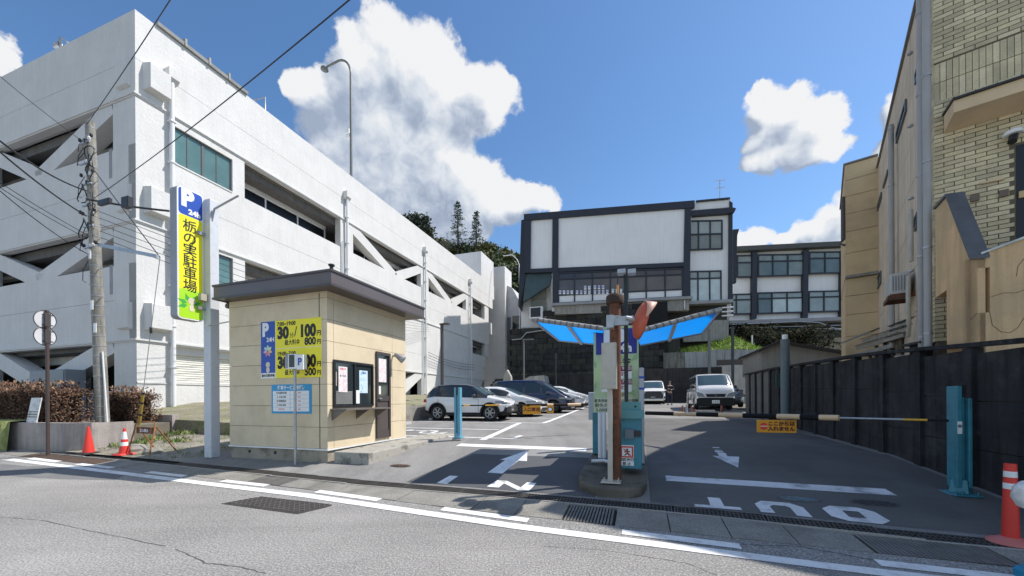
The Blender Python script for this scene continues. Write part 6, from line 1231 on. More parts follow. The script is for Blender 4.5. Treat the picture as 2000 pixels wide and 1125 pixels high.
# ================================================================ TERRACES AND RETAINING WALLS BEHIND THE LOT
M_rw = mat('dark stone wall', (.05, .048, .046), .95, var=.35, sc_=1.2, bump=.6, bsc=12, streak=.5, dirt=((.035, .045, .02), .6, .6))
M_rw2 = mat('black stone wall', (.03, .029, .031), .95, var=.4, sc_=1, bump=.6, bsc=12, streak=.4, dirt=((.06, .058, .05), .5, .9))
V1, V2 = 37.4, 41.0
def lq(b, px0, py0, px1, py1, v, th=.3): (a, c), (e_, f_) = LOT.onY(px0, py0, v), LOT.onY(px1, py1, v); return b.box(a, e_, v, v+th, f_, c)
z1 = LOT.onY(1200, 727, V1)[1]; xl, xr = LOT.onY(985, 700, V1)[0], LOT.onY(1412, 700, V1)[0]
T = thing('lower_retaining_wall', 'long black stained retaining wall at the back of the car park', 'retaining wall', ((xl+xr)/2, V1, 1))
n_ = 9
for i in range(n_):
    a, c = xl+(xr-xl)*i/n_, xl+(xr-xl)*(i+1)/n_; h_ = 0 if i < 6 else .25
    for k in range(3): b = B(); b.box(a+.01, c-.01, V1, V1+.4, .9+(z1-.9)*k/3, .9+(z1-.9)*(k+1)/3-.02+(h_ if k == 2 else 0)); b.part('panel', M_rw2, T)
gd = B(); gd.box(xl, xr+3, V1+.4, V2+.2, z1-.5, z1-.05); gd.top('grass_terrace', mat('dry lawn', (.10, .13, .035), .95, var=.3, sc_=.8, bump=.8, bsc=25, dirt=((.26, .25, .10), .8, .5)), label='narrow grass terrace above the lower retaining wall', kind='structure')
b = B()
for _ in range(2600): u, v = R.uniform(xl+.1, xr), R.uniform(V1+.35, V2-.1); tuft(b, u, v, z1-.05, .15, 2, .16)
b.top('terrace_grass', M_leaf, kind='stuff', label='short grass along the terrace edge')
z2 = LOT.onY(1200, 596, V2)[1]; xl2, xr2 = LOT.onY(1000, 650, V2)[0], LOT.onY(1304, 650, V2)[0]
T = thing('upper_retaining_wall', 'high dark stone block wall under the white building', 'retaining wall', ((xl2+xr2)/2, V2, z1))
xm_ = LOT.onY(1068, 650, V2)[0]; zm_ = LOT.onY(1050, 640, V2)[1]
b = B(); b.box(xm_, xr2, V2+.05, V2+.5, z1-.1, z2); b.box(xl2-.3, xm_, V2+.05, V2+.5, z1-.1, zm_); b.part('wall_core', flat('joint black', (.012, .012, .013), .95), T)
rows = 12; rh = (z2-z1)/rows
zr_r = LOT.onY(1290, 660, V2)[1]
sme = [B().box(0, 1.0, 0, .12+.04*k, 0, rh-.03).mesh('stone_block', m) for k, m in enumerate((M_rw, M_rw2, M_rw))]
for r_ in range(rows):
    x = xl2-(r_ % 2)*.5
    while x < xr2-1.05:
        if not (x+.5 > LOT.onY(1240, 660, V2)[0] and z1+r_*rh > zr_r+1.2) and not (x+.5 < xm_ and z1+(r_+.5)*rh > zm_): o = piece(sme[R.randrange(3)], 'stone_block', T, (x, V2-.05-R.random()*.06, z1+r_*rh)); o.scale = (R.choice((1, .97, 1.0)), 1, 1)
        x += 1.03
# grey concrete walls on the right part of the terrace
T = thing('block_wall', 'pale grey concrete wall with dark stains below the grass mound', 'wall', (LOT.onY(1395, 700, V2)[0], V2, z1))
M_gw = mat('pale grey blocks', (.36, .36, .37), .9, var=.1, sc_=1.2, bump=.3, bsc=30, streak=.3)
b = B(); lq(b, 1286, 655, 1328, 722, V2+.35); b.part('backing', M_rw, T); b = B(); lq(b, 1296, 689, 1337, 722, V2-.1); b.part('stained_panel', mat('stained concrete', (.22, .21, .19), .9, streak=.6, dirt=((.05, .05, .048), .9, .9)), T); b = B(); lq(b, 1337.5, 688, 1384, 722, V2-.1); b.part('panel', M_gw, T)
for i in range(7):
    for k in range(3): b = B(); lq(b, 1385+i*15.6, 683+k*13, 1385+i*15.6+15.2, 683+k*13+12.6, V2-.12); b.part('block', M_gw, T)
b = B(); lq(b, 1411, 714, 1470, 800, V1-.6, .3); b.top('short_wall', M_concl, label='light concrete wall between the van and the shed', cat='wall')
T = thing('pergola_beam', 'long dark brown beam on short posts before the pale wall', 'beam', (LOT.onY(1446, 708, V1)[0], V1, 3)); b = B(); lq(b, 1400, 703, 1500, 710.5, V1+.6, .2); b.part('beam', M_brown, T); b = B(); [lq(b, x, 710.5, x+2.5, 716, V1+.65, .1) for x in (1412, 1465)]; b.part('post', M_brown, T)
b = B(); P3 = [(LOT.onY(x, y, V2-.4)[0], V2-.4, LOT.onY(x, y, V2-.4)[1]) for x, y in ((1000, 664), (1018, 662), (1028, 650), (1062, 645))]; b.tube(P3, .07, 8); P3 = [(LOT.onY(x, y, V2-.5)[0], V2-.5, LOT.onY(x, y, V2-.5)[1]) for x, y in ((1024, 700), (1024, 668), (1050, 664))]; b.top('wall_pipe', M_steel, label='pale bent pipe running across the dark stone wall under the white building', cat='pipe')
(a_, c_), (e_, f_) = LOT.onY(1034, 600, V2+.2), LOT.onY(1060, 618, V2+.2); T = thing('fan_unit', 'pale boxed fan unit with a black front beside the white building', 'air conditioner', ((a_+e_)/2, V2, f_)); b = B(); b.box(a_, e_, V2+.2, V2+1, f_-.2, c_); b.part('casing', M_wpaint, T); b = B(); b.box(a_+.15, e_-.25, V2+.17, V2+.199, f_+.0, c_-.12); b.part('fan_grille', M_black, T)
# grass mound
b = B(); (mx0, mz0), (mx1, _) = LOT.onY(1318, 690, V2+1.5), LOT.onY(1492, 690, V2+1.5); mt = LOT.onY(1420, 658, V2+2.5)[1]
def mh(t): return mz0+(mt-mz0)*(lerp([(0, 0), (.12, .35), (.4, .55), (.62, 1.0), (.72, .95), (1, 0)], t))
NX, NY = 40, 8; vs = [(mx0+(mx1-mx0)*i/NX, V2+.3+4*j/NY, mz0-.4+(mh(i/NX)-mz0+.4)*math.sin(min(1, .15+j/NY*1.1)*math.pi/2)+.12*noise.noise(Vector((i*.5, j*.7, 1)))) for j in range(NY+1) for i in range(NX+1)]
b.add(vs, [(j*(NX+1)+i, j*(NX+1)+i+1, (j+1)*(NX+1)+i+1, (j+1)*(NX+1)+i) for j in range(NY) for i in range(NX)], 0, True)
b.top('grass_mound', mat('bright grass', (.10, .17, .02), .9, var=.35, sc_=1.5, bump=.8, bsc=12), kind='structure', label='bright green grassy mound on the terrace')
b = B()
for p in vs:
    for _ in range(9): tuft(b, p[0]+R.uniform(-.2, .2), p[1]+R.uniform(-.3, .3), p[2]-.03, .1, 1, .32)
b.top('mound_grass', [mat('lime grass', (.28, .40, .04), .8, var=.3), mat('mid grass', (.17, .28, .03), .8, var=.3), mat('pale grass', (.38, .44, .10), .8, var=.3)], kind='stuff', label='long bright grass on the mound')
# hillside
def hill(name, label, pts, v0, v1, m, amp=.6):
    b = B(); n2 = 9; row0 = []
    for i, (x, y) in enumerate(pts): row0.append(LOT.onY(x, y, v1))
    vs = []
    for j in range(n2+1):
        t = j/n2
        for (x, z) in row0: vs.append((x*(v0+(v1-v0)*t)/v1, v0+(v1-v0)*t, 1.0+(z-1.0)*min(1, t*1.0)**.8+amp*noise.noise(Vector((x*.2, j*.8, 2)))*t))
    n = len(pts); b.add(vs, [(j*n+i, j*n+i+1, (j+1)*n+i+1, (j+1)*n+i) for j in range(n2) for i in range(n-1)], 0, True); return b.top(name, m, kind='structure', label=label)
M_hill = mat('leafy hillside', (.035, .034, .02), .95, var=.4, sc_=.5, bump=1, bsc=5)
hill('hillside', 'dark overgrown slope below the wing building', [(1300, 700), (1380, 665), (1425, 640), (1500, 640), (1560, 640), (1620, 645), (1700, 650)], 43, 50, M_hill)
hill('far_hill', 'wooded hill behind the garage', [(560, 500), (700, 470), (790, 480), (850, 495), (900, 515), (1000, 530), (1080, 560), (1300, 620)], 62, 95, M_hill, 1.5)
# ---- foliage helpers
def leaves(b, c, rad, n, sz, nm=3):
    for _ in range(n):
        p = Vector((R.gauss(0, .5)*rad[0]+c[0], R.gauss(0, .5)*rad[1]+c[1], R.gauss(0, .5)*rad[2]+c[2])); a = Vector((R.gauss(0, 1), R.gauss(0, 1), R.gauss(0, .8))).normalized(); q = a.orthogonal().normalized(); s_ = sz*R.uniform(.6, 1.4)
        b.poly([p-a*s_*.5, p+q*s_*.35, p+a*s_*.5, p-q*s_*.35], R.randrange(nm))
def tree(name, label, base, rad, hgt, trunk_r, clumps, per, sz, mats, group=None, tm=None):
    """base: foot (x, y, z); crown: an ellipsoid rad round the top"""
    T = thing(name, label, 'tree', base, group=group); x, y, z = base; top_ = z+hgt
    b = B(); cz = top_-rad[2]; b.tube([(x, y, z), (x+.2, y, (z+cz)/2), (x, y, cz+rad[2]*.4)], [trunk_r, trunk_r*.75, trunk_r*.3], 8)
    for k in range(7): a = R.uniform(0, 6.28); b.tube([(x, y, cz-rad[2]*.4+k*.1*rad[2]), (x+math.cos(a)*rad[0]*.4, y+math.sin(a)*rad[1]*.4, cz), (x+math.cos(a)*rad[0]*.75, y+math.sin(a)*rad[1]*.75, cz+rad[2]*.3)], [trunk_r*.45, trunk_r*.25, trunk_r*.08], 5)
    b.part('trunk', tm or mat('bark', (.08, .06, .045), .9, var=.3), T)
    b = B()
    for k in range(clumps):
        d = Vector((R.gauss(0, 1), R.gauss(0, 1), R.gauss(0, 1))).normalized()*R.uniform(.45, 1.0); c = (x+d.x*rad[0], y+d.y*rad[1], cz+d.z*rad[2]); r_ = R.uniform(.16, .34)*min(rad)
        leaves(b, c, (r_*1.3, r_*1.3, r_*.9), per, sz)
    b.part('crown', mats, T, kind='stuff'); return T
MG = [mat('leaf dark', (.018, .04, .012), .7, var=.3), mat('leaf mid', (.035, .065, .015), .7, var=.3), mat('leaf olive', (.07, .085, .02), .7, var=.3)]
MD = [mat('leaf very dark', (.010, .022, .010), .7, var=.3), mat('leaf dark', (.018, .04, .012), .7, var=.3), mat('leaf very dark', (.010, .022, .010), .7, var=.3)]
MO = [mat('leaf olive', (.07, .085, .02), .7, var=.3), mat('leaf yellow', (.13, .12, .03), .7, var=.3), mat('leaf mid', (.035, .065, .015), .7, var=.3)]
def treeat(px, pytop, v, wpx, hpx, label, mats, name='broadleaf_tree', clumps=95, per=100, sz=.55, ext=6):
    x, zt = LOT.onY(px, pytop, v); a, b_ = ray(px, pytop); s_ = v/F/(.9492+.3147*a)*1.0; rx_ = wpx*s_/2*1.0; rz = hpx*s_/2
    return tree(name, label, (x, v, zt-hpx*s_-ext), (rx_, rx_*.8, rz), hpx*s_+ext, .35, clumps, per, sz, mats, group='trees on the hill behind the garage')
for q in ((812, 424, 80, 72, 60, 'dark round evergreen tree just above the garage roof line', MD), (800, 445, 84, 60, 50, 'dark evergreen tree half hidden by the garage roof', MD), (905, 478, 78, 66, 70, 'mid green tree below the taller conifer', MG),
          (950, 474, 80, 72, 90, 'yellowish green tree below the shorter conifer', MO), (995, 482, 77, 60, 90, 'olive tree beside the black corner of the white building', MO), (870, 505, 84, 70, 60, 'green tree behind the middle of the roof line', MG), (975, 515, 70, 70, 60, 'dark green tree above the roof tower', MG), (1010, 520, 72, 44, 60, 'dark green tree touching the black building corner', MD), (925, 510, 72, 66, 50, 'dense green tree right behind the roof tower', MG), (860, 470, 90, 50, 50, 'brownish green tree left of the taller conifer', MO)): treeat(*q)
def conifer(px, pyt, pyb, v, label):
    x, zt = LOT.onY(px, pyt, v); _, zb_ = LOT.onY(px, pyb, v); T = thing('conifer_tree', label, 'tree', (x, v, zb_-5), group='trees on the hill behind the garage'); h_ = zt-zb_
    b = B(); b.tube([(x, v, zb_-5), (x, v, zb_+h_*.5), (x, v, zt)], [.28, .16, .02], 8); tk = b.part('trunk', mat('bark', (.08, .06, .045), .9, var=.3), T)
    b = B(); br = B(); n = 50
    for k in range(n):
        t = k/n; z = zb_-1+(h_+1)*t; L_ = (.30*h_*(1-t)**.75+.15)*R.uniform(.5, 1.25)*.85
        for _ in range(3):
            a = R.uniform(0, 6.28); p0 = Vector((x, v, z)); d = Vector((math.cos(a), math.sin(a), .15)); p1 = p0+d*L_; p1.z -= .12*L_; br.tube([p0, (p0+p1)/2+Vector((0, 0, .06*L_)), p1], [.035, .025, .01], 3, cap=False)
            for j in range(8):
                q = p0.lerp(p1, R.uniform(.25, 1)); s_ = R.uniform(.14, .30); o_ = Vector((R.gauss(0, .1), R.gauss(0, .1), R.gauss(-.05, .1))); e_ = d.cross(Vector((0, 0, 1)))*R.uniform(-1, 1); b.poly([q+o_, q+o_+(d+e_)*s_, q+o_+(d*.7+e_*1.5)*s_+Vector((0, 0, -s_*.4)), q+o_+Vector((0, 0, -s_*.5))], R.randrange(3))
    br.part('branches', mat('bark', (.08, .06, .045), .9, var=.3), T, kind='stuff'); b.part('crown', [mat('needle dark', (.015, .04, .022), .7, var=.3), mat('needle mid', (.025, .06, .03), .7, var=.3), mat('needle light', (.045, .08, .04), .7, var=.3)], T, kind='stuff')
conifer(894, 391, 482, 76, 'taller thin conifer with gaps standing against the clouds'); conifer(930, 411, 482, 78, 'shorter thin conifer right of the taller one')
T = thing('bare_tree', 'leafless grey tree left of the tall conifer', 'tree', (*LOT.onY(866, 500, 79)[:1], 79, LOT.onY(866, 520, 79)[1])); x, z = LOT.onY(866, 500, 79); b = B()
for k in range(60):
    a = R.uniform(-.75, .75); L_ = R.uniform(2.5, 6.0); p0 = Vector((x+R.uniform(-1.5, 1.5), 79+R.uniform(-1, 1), z-1)); p1 = p0+Vector((math.sin(a)*L_, R.uniform(-1, 1), math.cos(a)*L_)); m_ = (p0+p1)/2+Vector((R.uniform(-.4, .4), 0, 0)); b.tube([p0, m_, p1], [.07, .045, .01], 3, cap=False)
    for j in range(4): q = m_.lerp(p1, R.random()); b.tube([q, q+Vector((R.uniform(-.8, .8), R.uniform(-.4, .4), R.uniform(.3, 1)))], [.025, .008], 3, cap=False)
b.part('branches', mat('grey bark', (.17, .14, .125), .9), T, kind='stuff')
b = B()
for k in range(60): px = R.uniform(1425, 1650); x, z = LOT.onY(px, R.uniform(640, 690), 46); leaves(b, (x, 46+R.uniform(-1.5, 1), z), (.9, .6, .5), 60, .32)
b.top('slope_undergrowth', [mat('undergrowth brown', (.035, .026, .015), .9, var=.3, spec=.1), mat('undergrowth dark', (.012, .02, .008), .9, var=.3, spec=.1), mat('undergrowth olive', (.025, .03, .012), .9, var=.3, spec=.1)], kind='stuff', label='brown and green undergrowth on the slope below the wing')
# shed behind the fence
T = thing('shed', 'low grey shed with a dark sloping roof behind the fence', 'shed', (6.5, 25, .8)); sv_ = 24.0
pts = [LOT.onY(x, y, sv_) for x, y in ((1487, 730), (1487, 684), (1525, 669), (1655, 692), (1655, 730))]
b = B(); b.prism([(x, sv_, z) for x, z in pts], (0, 4, 0)); b.part('wall', mat('grey shed wall', (.22, .215, .20), .85, var=.1, streak=.15), T)
b = B(); b.prism([(x, sv_-.35, z) for x, z in [LOT.onY(*q, sv_-.35) for q in ((1524, 664), (1660, 687), (1660, 692), (1524, 669))]], (0, 4.6, 0)); b.prism([(x, sv_-.35, z) for x, z in [LOT.onY(*q, sv_-.35) for q in ((1483, 682), (1525, 664), (1525, 669), (1483, 687))]], (0, 4.6, 0)); b.part('roof', M_black, T)
b = B(); lq(b, 1500, 722, 1655, 726, sv_-.2, .15); b.part('eave_beam', M_black, T)
# dark steps and rocks left
T = thing('stone_steps', 'dark stone steps beside the far end of the garage', 'steps', (LOT.onY(965, 760, 34)[0], 34, 1))
for k in range(8): b = B(); (a, c), (e_, f_) = LOT.onY(938+k*4, 775-k*5, 34+k*.5), LOT.onY(996, 800, 34+k*.5); b.box(a, e_, 34+k*.5, 34.46+k*.5, .9, c); b.part('step', M_rw, T)
b = B(); b.prism([(x, 33.8, z) for x, z in [LOT.onY(*q, 33.8) for q in ((980, 775), (983, 735), (990, 722), (997, 735), (1000, 775))]], (0, .5, 0)); b.top('rock', M_concl, label='upright pale rock beside the dark stone steps', cat='rock')
b = B(); b.prism([(x, V1-2, z) for x, z in [LOT.onY(*q, V1-2) for q in ((1000, 775), (1000, 752), (1035, 735), (1062, 733), (1070, 775))]], (0, 1.8, 0)); b.top('sloped_wall', M_concl, label='sloping grey concrete wedge behind the navy minivan', cat='wall')

# ================================================================ LAMP POSTS
def lamp(label, px, pyt, v, arm_=0, r_=.05, m=M_brown, zb_=None, head=True):
    x, zt = LOT.onY(px, pyt, v); z = zg(v) if zb_ is None else zb_; T = thing('lamp_post', label, 'lamp post', (x, v, z))
    b = B(); b.box(x-r_, x+r_, v-r_, v+r_, z, zt); b.part('post', m, T, bev=.01)
    if arm_: b = B(); b.box(x-.1, x+arm_, v-.13, v+.13, zt-.03, zt+.06); b.part('lamp_head', m, T, bev=.02)
    return T
lamp('dark brown square lamp post behind the white suv', 863, 634, 19.6, .45, .07); lamp('thin lamp post with a white arm near the back wall', 1023, 664, 34, .9, .06, mat('grey green post', (.16, .17, .165), .6))
lamp('faint thin post before the upper black wall', 1086, 690, 36, 0, .05, mat('dark green post', (.05, .06, .062), .5)); lamp('grey square post in front of the pale concrete wall', 1385, 643, 36, 0, .10, mat('grey green post', (.16, .17, .165), .6)); lamp('tall dark post rising behind the white van', 1430.5, 638, 33, 0, .09, mat('dark green post', (.05, .06, .062), .5))
lamp('short white lamp post on the grass mound', 1469, 655, 43, 0, .06, M_wpaint, zb_=mz0); 
T = thing('roof_street_lamp', 'tall curved street lamp rising from the garage roof', 'street lamp', (GU-.6, 22.5, 16.6)); y0_, zb_ = LOT.onX(686, 345, GU-.6); _, zt = LOT.onX(686, 145, GU-.6)
pts = [(GU-.6, y0_, 16.6), (GU-.6, y0_, zt)]; s_ = (LOT.onX(686, 145, GU-.6)[1]-LOT.onX(686, 185, GU-.6)[1])/40
b = B(); cxy = Vector((GU-.6, y0_, zt)); dl = Vector((-.9492, -.0, 0)).normalized()
b.tube(pts+[tuple(cxy+dl*(s_*28*(1-math.cos(a)))+Vector((0, 0, s_*33*math.sin(a)))) for a in [k*math.pi/12 for k in range(1, 7)]]+[tuple(cxy+dl*s_*58+Vector((0, 0, s_*29)))], [.10]+[.075]*7+[.06], 10); b.part('pole', mat('lamp grey', (.16, .17, .16), .4), T)
hp = cxy+dl*s_*58+Vector((0, 0, s_*27)); b = B(); b.lathe([(.05, .12), (.25, .05), (.28, -.08), (.12, -.18)][::-1], tuple(hp+dl*.2), 14); b.part('lamp_head', mat('lamp grey', (.16, .17, .16), .4), T)
b = B(); z = LOT.onX(684, 262, GU-.6)[1]; b.box(GU-1.0, GU-.65, y0_-.1, y0_+.1, z-.15, z+.1); b.box(GU-1.1, GU-.8, y0_-.1, y0_+.1, z+.2, z+.55); b.part('camera', M_wprint, T)
T = thing('roof_floodlight', 'small flood light on a bent bracket on the garage roof edge', 'flood light', (GU-5, GV+.3, 17.1)); x, z = LOT.onY(118, 72, GV+.8); _, z0_ = LOT.onY(118, 100, GV+.8); b = B(); b.tube([(x, GV+.8, z0_-.5), (x, GV+.8, z), (x+.6, GV+.8, z-.45)], .05, 6); b.box(x-.4, x-.05, GV+.7, GV+.9, z-.45, z-.25); b.part('bracket', M_steel, T)
T = thing('roof_bracket', 'thin angled antenna bracket standing on the garage side parapet', 'bracket', (GU-.3, 17, 17.1)); y, z = LOT.onX(518, 190, GU-.3); b = B(); b.tube([(GU-.3, y, 16.9), (GU-.3, y, z), (GU-.9, y-.3, z-.25)], .035, 6); b.part('bracket', M_steel, T)
T = thing('curved_street_lamp', 'pale curved street lamp beside the black corner of the white building', 'street lamp', (LOT.onY(1013, 560, 50)[0], 50, 2)); x, zt = LOT.onY(1014, 512, 50); x2, z2_ = LOT.onY(983, 500, 50); b = B(); b.tube([(x, 50, 2), (x, 50, zt-.3), (x-.3, 50, zt+.4), (x-1, 50, z2_), (x2, 50, z2_)], .06, 6); b.part('pole', M_wpaint, T)

# ================================================================ VEHICLES
def car(name, label, cat, u, v, head, Pm):
    """u, v: middle of the car on the lot; head: heading angle in the lot frame (0 = along +u)"""
    z = zg(v); wv = LOT.w(u, v); fr = Fr(LOT.a+head, wv.x, wv.y); L, Wd, wr = Pm['L'], Pm['W'], Pm['wr']; h2 = L/2
    T = thing(name, label, cat, (0, 0, z), fr=fr, group=Pm.get('group')); top = [(x-h2, q) for x, q in Pm['top']]; belt = [(x-h2, q) for x, q in Pm['belt']]; plan = [(x-h2, q) for x, q in Pm['plan']]; ax = [a-h2 for a in Pm['ax']]; gc = Pm.get('gc', .2); Ra = wr+.055
    paint, mroof, mtrim = Pm['paint'], Pm.get('roof', Pm['paint']), Pm.get('trim', M_rubber)
    def P(x):
        hw = Wd/2*lerp(plan, x); tp = lerp(top, x); bl = min(lerp(belt, x), tp-.012); zb = gc+Pm.get('rise', .12)*max(0, abs(x)-(h2-.5))**1.0
        arch = 0
        for a in ax:
            if abs(x-a) < Ra: arch = wr+math.sqrt(Ra*Ra-(x-a)**2)
        tw = hw*.955-Pm.get('tumble', .28)*max(0, tp-bl-.05); tw = max(tw, hw*.5); z1 = max(zb, arch)
        mid = max(zb+(bl-zb)*.55, arch+.03)
        return [(0, z1), (hw*.92, z1), (hw*.985, max(zb+.10, arch+.01)), (hw, mid), (hw*.985, max(bl-.09, arch+.05)), (hw*.955, bl), (tw, tp-min(.07, (tp-bl)*.6)), (tw*.90, tp-min(.02, (tp-bl)*.2)), (tw*.5, tp), (0, tp+.008)]
    n = int(L/.055); xs = [-h2+L*i/n for i in range(n+1)]; b = B(); rings = []
    for x in xs:
        h = [(y, q+z) for y, q in P(x)]; rings.append([(x, y, q) for y, q in h]+[(x, -y, q) for y, q in h[-2:0:-1]])
    m = len(rings[0]); b.v = sum(rings, [])
    for i in range(n):
        xm = (xs[i]+xs[i+1])/2; cab = lerp(top, xm)-lerp(belt, xm) > .12
        for k in range(m):
            kk = min(k, m-1-k); mi = 0
            if kk >= 6 and cab: mi = 1
            elif kk <= 1: mi = 2
            elif kk == 5 and cab and Pm.get('blackout'): mi = 1 if Pm.get('roof') else 0
            b.f.append([i*m+k, (i+1)*m+k, (i+1)*m+(k+1) % m, i*m+(k+1) % m]); b.m.append(mi); b.sm.append(True)
    for i, rev in ((0, True), (n, False)):
        f = [i*m+k for k in range(m)]; b.f.append(f if rev else f[::-1]); b.m.append(0); b.sm.append(False)
    body = b.part('body', [paint, mroof, mtrim], T)
    b = B(); b.box(-h2+.25, h2-.25, -Wd/2+.24, Wd/2-.24, z+gc-.02, z+wr*2+.05); b.part('underbody', M_rubber, T)
    def side(xa, xb, t0=.12, t1=.9, sgn=(1, -1), nm='side_window', mt=M_glass, off=.007):
        for s_ in sgn:
            b = B(); k_ = max(2, int((xb-xa)/.08)); lo, hi = [], []
            for i in range(k_+1):
                x = xa-h2+(xb-xa)*i/k_; h = P(x); (y5, q5), (y6, q6) = h[5], h[6]; hi_t = t1; lo.append((x, s_*(y5+(y6-y5)*t0+off), z+q5+(q6-q5)*t0)); hi.append((x, s_*(y5+(y6-y5)*hi_t+off), z+q5+(q6-q5)*hi_t))
            b.add(lo+hi, [(i, i+1, k_+2+i, k_+1+i) if s_ < 0 else (i+1, i, k_+1+i, k_+2+i) for i in range(k_)], 0, True); b.part(nm, mt, T)
    for a, c in Pm['side']: side(a, c)
    def shield(xa, xb, nm, wk=.93, off=.012):
        b = B(); k_ = 8; r0 = []
        for i in range(k_+1):
            x = xa-h2+(xb-xa)*i/k_; h = P(x); r0.append([(x, y, q+z+off) for y, q in ((-h[6][0]*wk, h[6][1]+.02), (-h[7][0], h[7][1]), (-h[8][0], h[8][1]), (h[8][0], h[8][1]), (h[7][0], h[7][1]), (h[6][0]*wk, h[6][1]+.02))])
        b.add(sum(r0, []), [(i*6+k, (i+1)*6+k, (i+1)*6+k+1, i*6+k+1) for i in range(k_) for k in range(5)], 0, True); return b.part(nm, mat('windscreen glass', (.05, .085, .10), .05, spec=.9, var=.15, sc_=.8), T)
    shield(*Pm['wind'], 'windshield'); shield(*Pm['rear'], 'rear_window')
    for a in ax:
        for s_ in (1, -1):
            yo = s_*(Wd/2-.02); W_ = thing_wheel(T, a, yo, z+wr, wr, s_, Pm.get('rim', M_steel))
            if Pm.get('clad'):
                b = B(); pts = []; r1, r2 = Ra-.01, Ra+.06
                for k in range(13): t = math.pi*k/12; pts.append((a+r1*math.cos(t), z+wr+r1*math.sin(t)))
                pts2 = [(a+r2*math.cos(math.pi*k/12), z+wr+r2*math.sin(math.pi*k/12)) for k in range(13)]
                for k in range(12): q = [pts[k], pts[k+1], pts2[k+1], pts2[k]]; b.prism([(x_, s_*(Wd/2-.03), z_) for x_, z_ in q], (0, s_*.045, 0))
                b.part('arch_cladding', M_rubber, T)
    if Pm.get('clad'): [B().box(ax[0]+Ra, ax[1]-Ra, s_*(Wd/2-.05), s_*(Wd/2+.008), z+gc-.02, z+gc+.11).part('sill_cladding', M_rubber, T) for s_ in (1, -1)]
    mx_, mz_ = Pm['mirror']; 
    for s_ in (1, -1): b = B(); y = s_*(Wd/2+.08); b.lathe([(.02, -.075), (.085, -.05), (.10, .02), (.06, .075)], (mx_-h2, y, z+mz_), 10); b.box(mx_-h2-.02, mx_-h2+.04, min(y, s_*(Wd/2-.08)), max(y, s_*(Wd/2-.08)), z+mz_-.06, z+mz_-.03); b.part('wing_mirror', Pm.get('mirror_m', paint), T)
    for x0, x1, z0, z1, nm, mt in Pm.get('side_bits', []):
        for s_ in (1, -1): yy = Wd/2*lerp(plan, x0-h2); b = B(); b.box(x0-h2, x1-h2, s_*(yy*.975), s_*(yy+.012), z+z0, z+z1); b.part(nm, mt, T)
    for pts, nm, mt, both in Pm.get('front', []):        # polygons (y, z) on the front face
        for s_ in ((1, -1) if both else (1,)):
            d0, d1 = (.10, .015) if not both else (.22, .012); b = B(); q = [(s_*y, zz) for y, zz in pts]; q = q if s_ > 0 else q[::-1]; yo = sum(abs(p[0]) for p in q)/len(q)
            b.prism([(h2-d0, y, z+zz) for y, zz in q], (d0+d1, 0, 0)); b.part(nm, mt, T)
    for pts, nm, mt, both in Pm.get('back', []):
        for s_ in ((1, -1) if both else (1,)): b = B(); q = [(s_*y, zz) for y, zz in pts]; b.prism([(-h2+.12, y, z+zz) for y, zz in q], (-.135, 0, 0)); b.part(nm, mt, T)
    for (x0, x1, zd0, zd1) in Pm.get('doors', []):       # door shut lines
        for s_ in (1, -1):
            b = B(); y5 = Wd/2; pts = []
            for zz in (zd0, (zd0+zd1)/2, zd1): pts.append((x0-h2, s_*(y5*lerp(plan, x0-h2)*1.0+.002-(.02 if zz == zd1 else 0)), z+zz))
            b.tube(pts, .007, 4, cap=False); b.part('door_line', M_rubber, T)
    return T
def thing_wheel(T, x, y, zc, r, s_, rimm):
    b = B(); w_ = .2; yc = y-s_*w_ if s_ > 0 else y+w_; M_ = Matrix.Translation((x, y, zc)) @ Matrix.Rotation(-s_*math.pi/2, 4, 'X')
    b.lathe([(r*.6, -.2), (r*.96, -.2), (r, -.16), (r, -.03), (r*.95, 0), (r*.68, .004), (r*.66, -.03)], n=28).xf(M_); o = b.part('wheel', M_rubber, T)
    b = B(); b.lathe([(r*.5, -.06), (r*.66, -.03), (r*.68, .002), (r*.63, .002), (r*.60, -.04), (.01, -.05)], n=28); 
    for k in range(6):
        a = k*math.pi/3; d, p = Vector((math.cos(a), math.sin(a), 0)), Vector((-math.sin(a), math.cos(a), 0)); b.prism([d*.02+p*r*.09, d*r*.64+p*r*.05, d*r*.64-p*r*.05, d*.02-p*r*.09], (0, 0, .0) if 0 else (0, 0, -.012))
    b.xf(M_); r_ = B(); r_.v, r_.f, r_.m, r_.sm = b.v, b.f, b.m, b.sm; q = r_.part('rim', [rimm], o); return o
def paint(name, col): return mat(name, col, .25, var=.02, coat=1.0, spec=.5)
P_w = paint('pearl white paint', (.80, .80, .80)); P_w2 = paint('white car paint', (.82, .82, .81)); P_n = paint('navy car paint', (.012, .018, .06)); P_k = paint('black roof paint', (.012, .012, .014)); P_g = paint('grey car paint', (.10, .11, .12))
M_hl = flat('headlight lens', (.30, .32, .34), .08, spec=.9); M_tl = flat('tail light', (.45, .01, .01), .15); M_chr = flat('chrome', (.6, .6, .62), .15, metal=1); M_drim = mat('dark rim', (.12, .12, .13), .35, metal=.7)
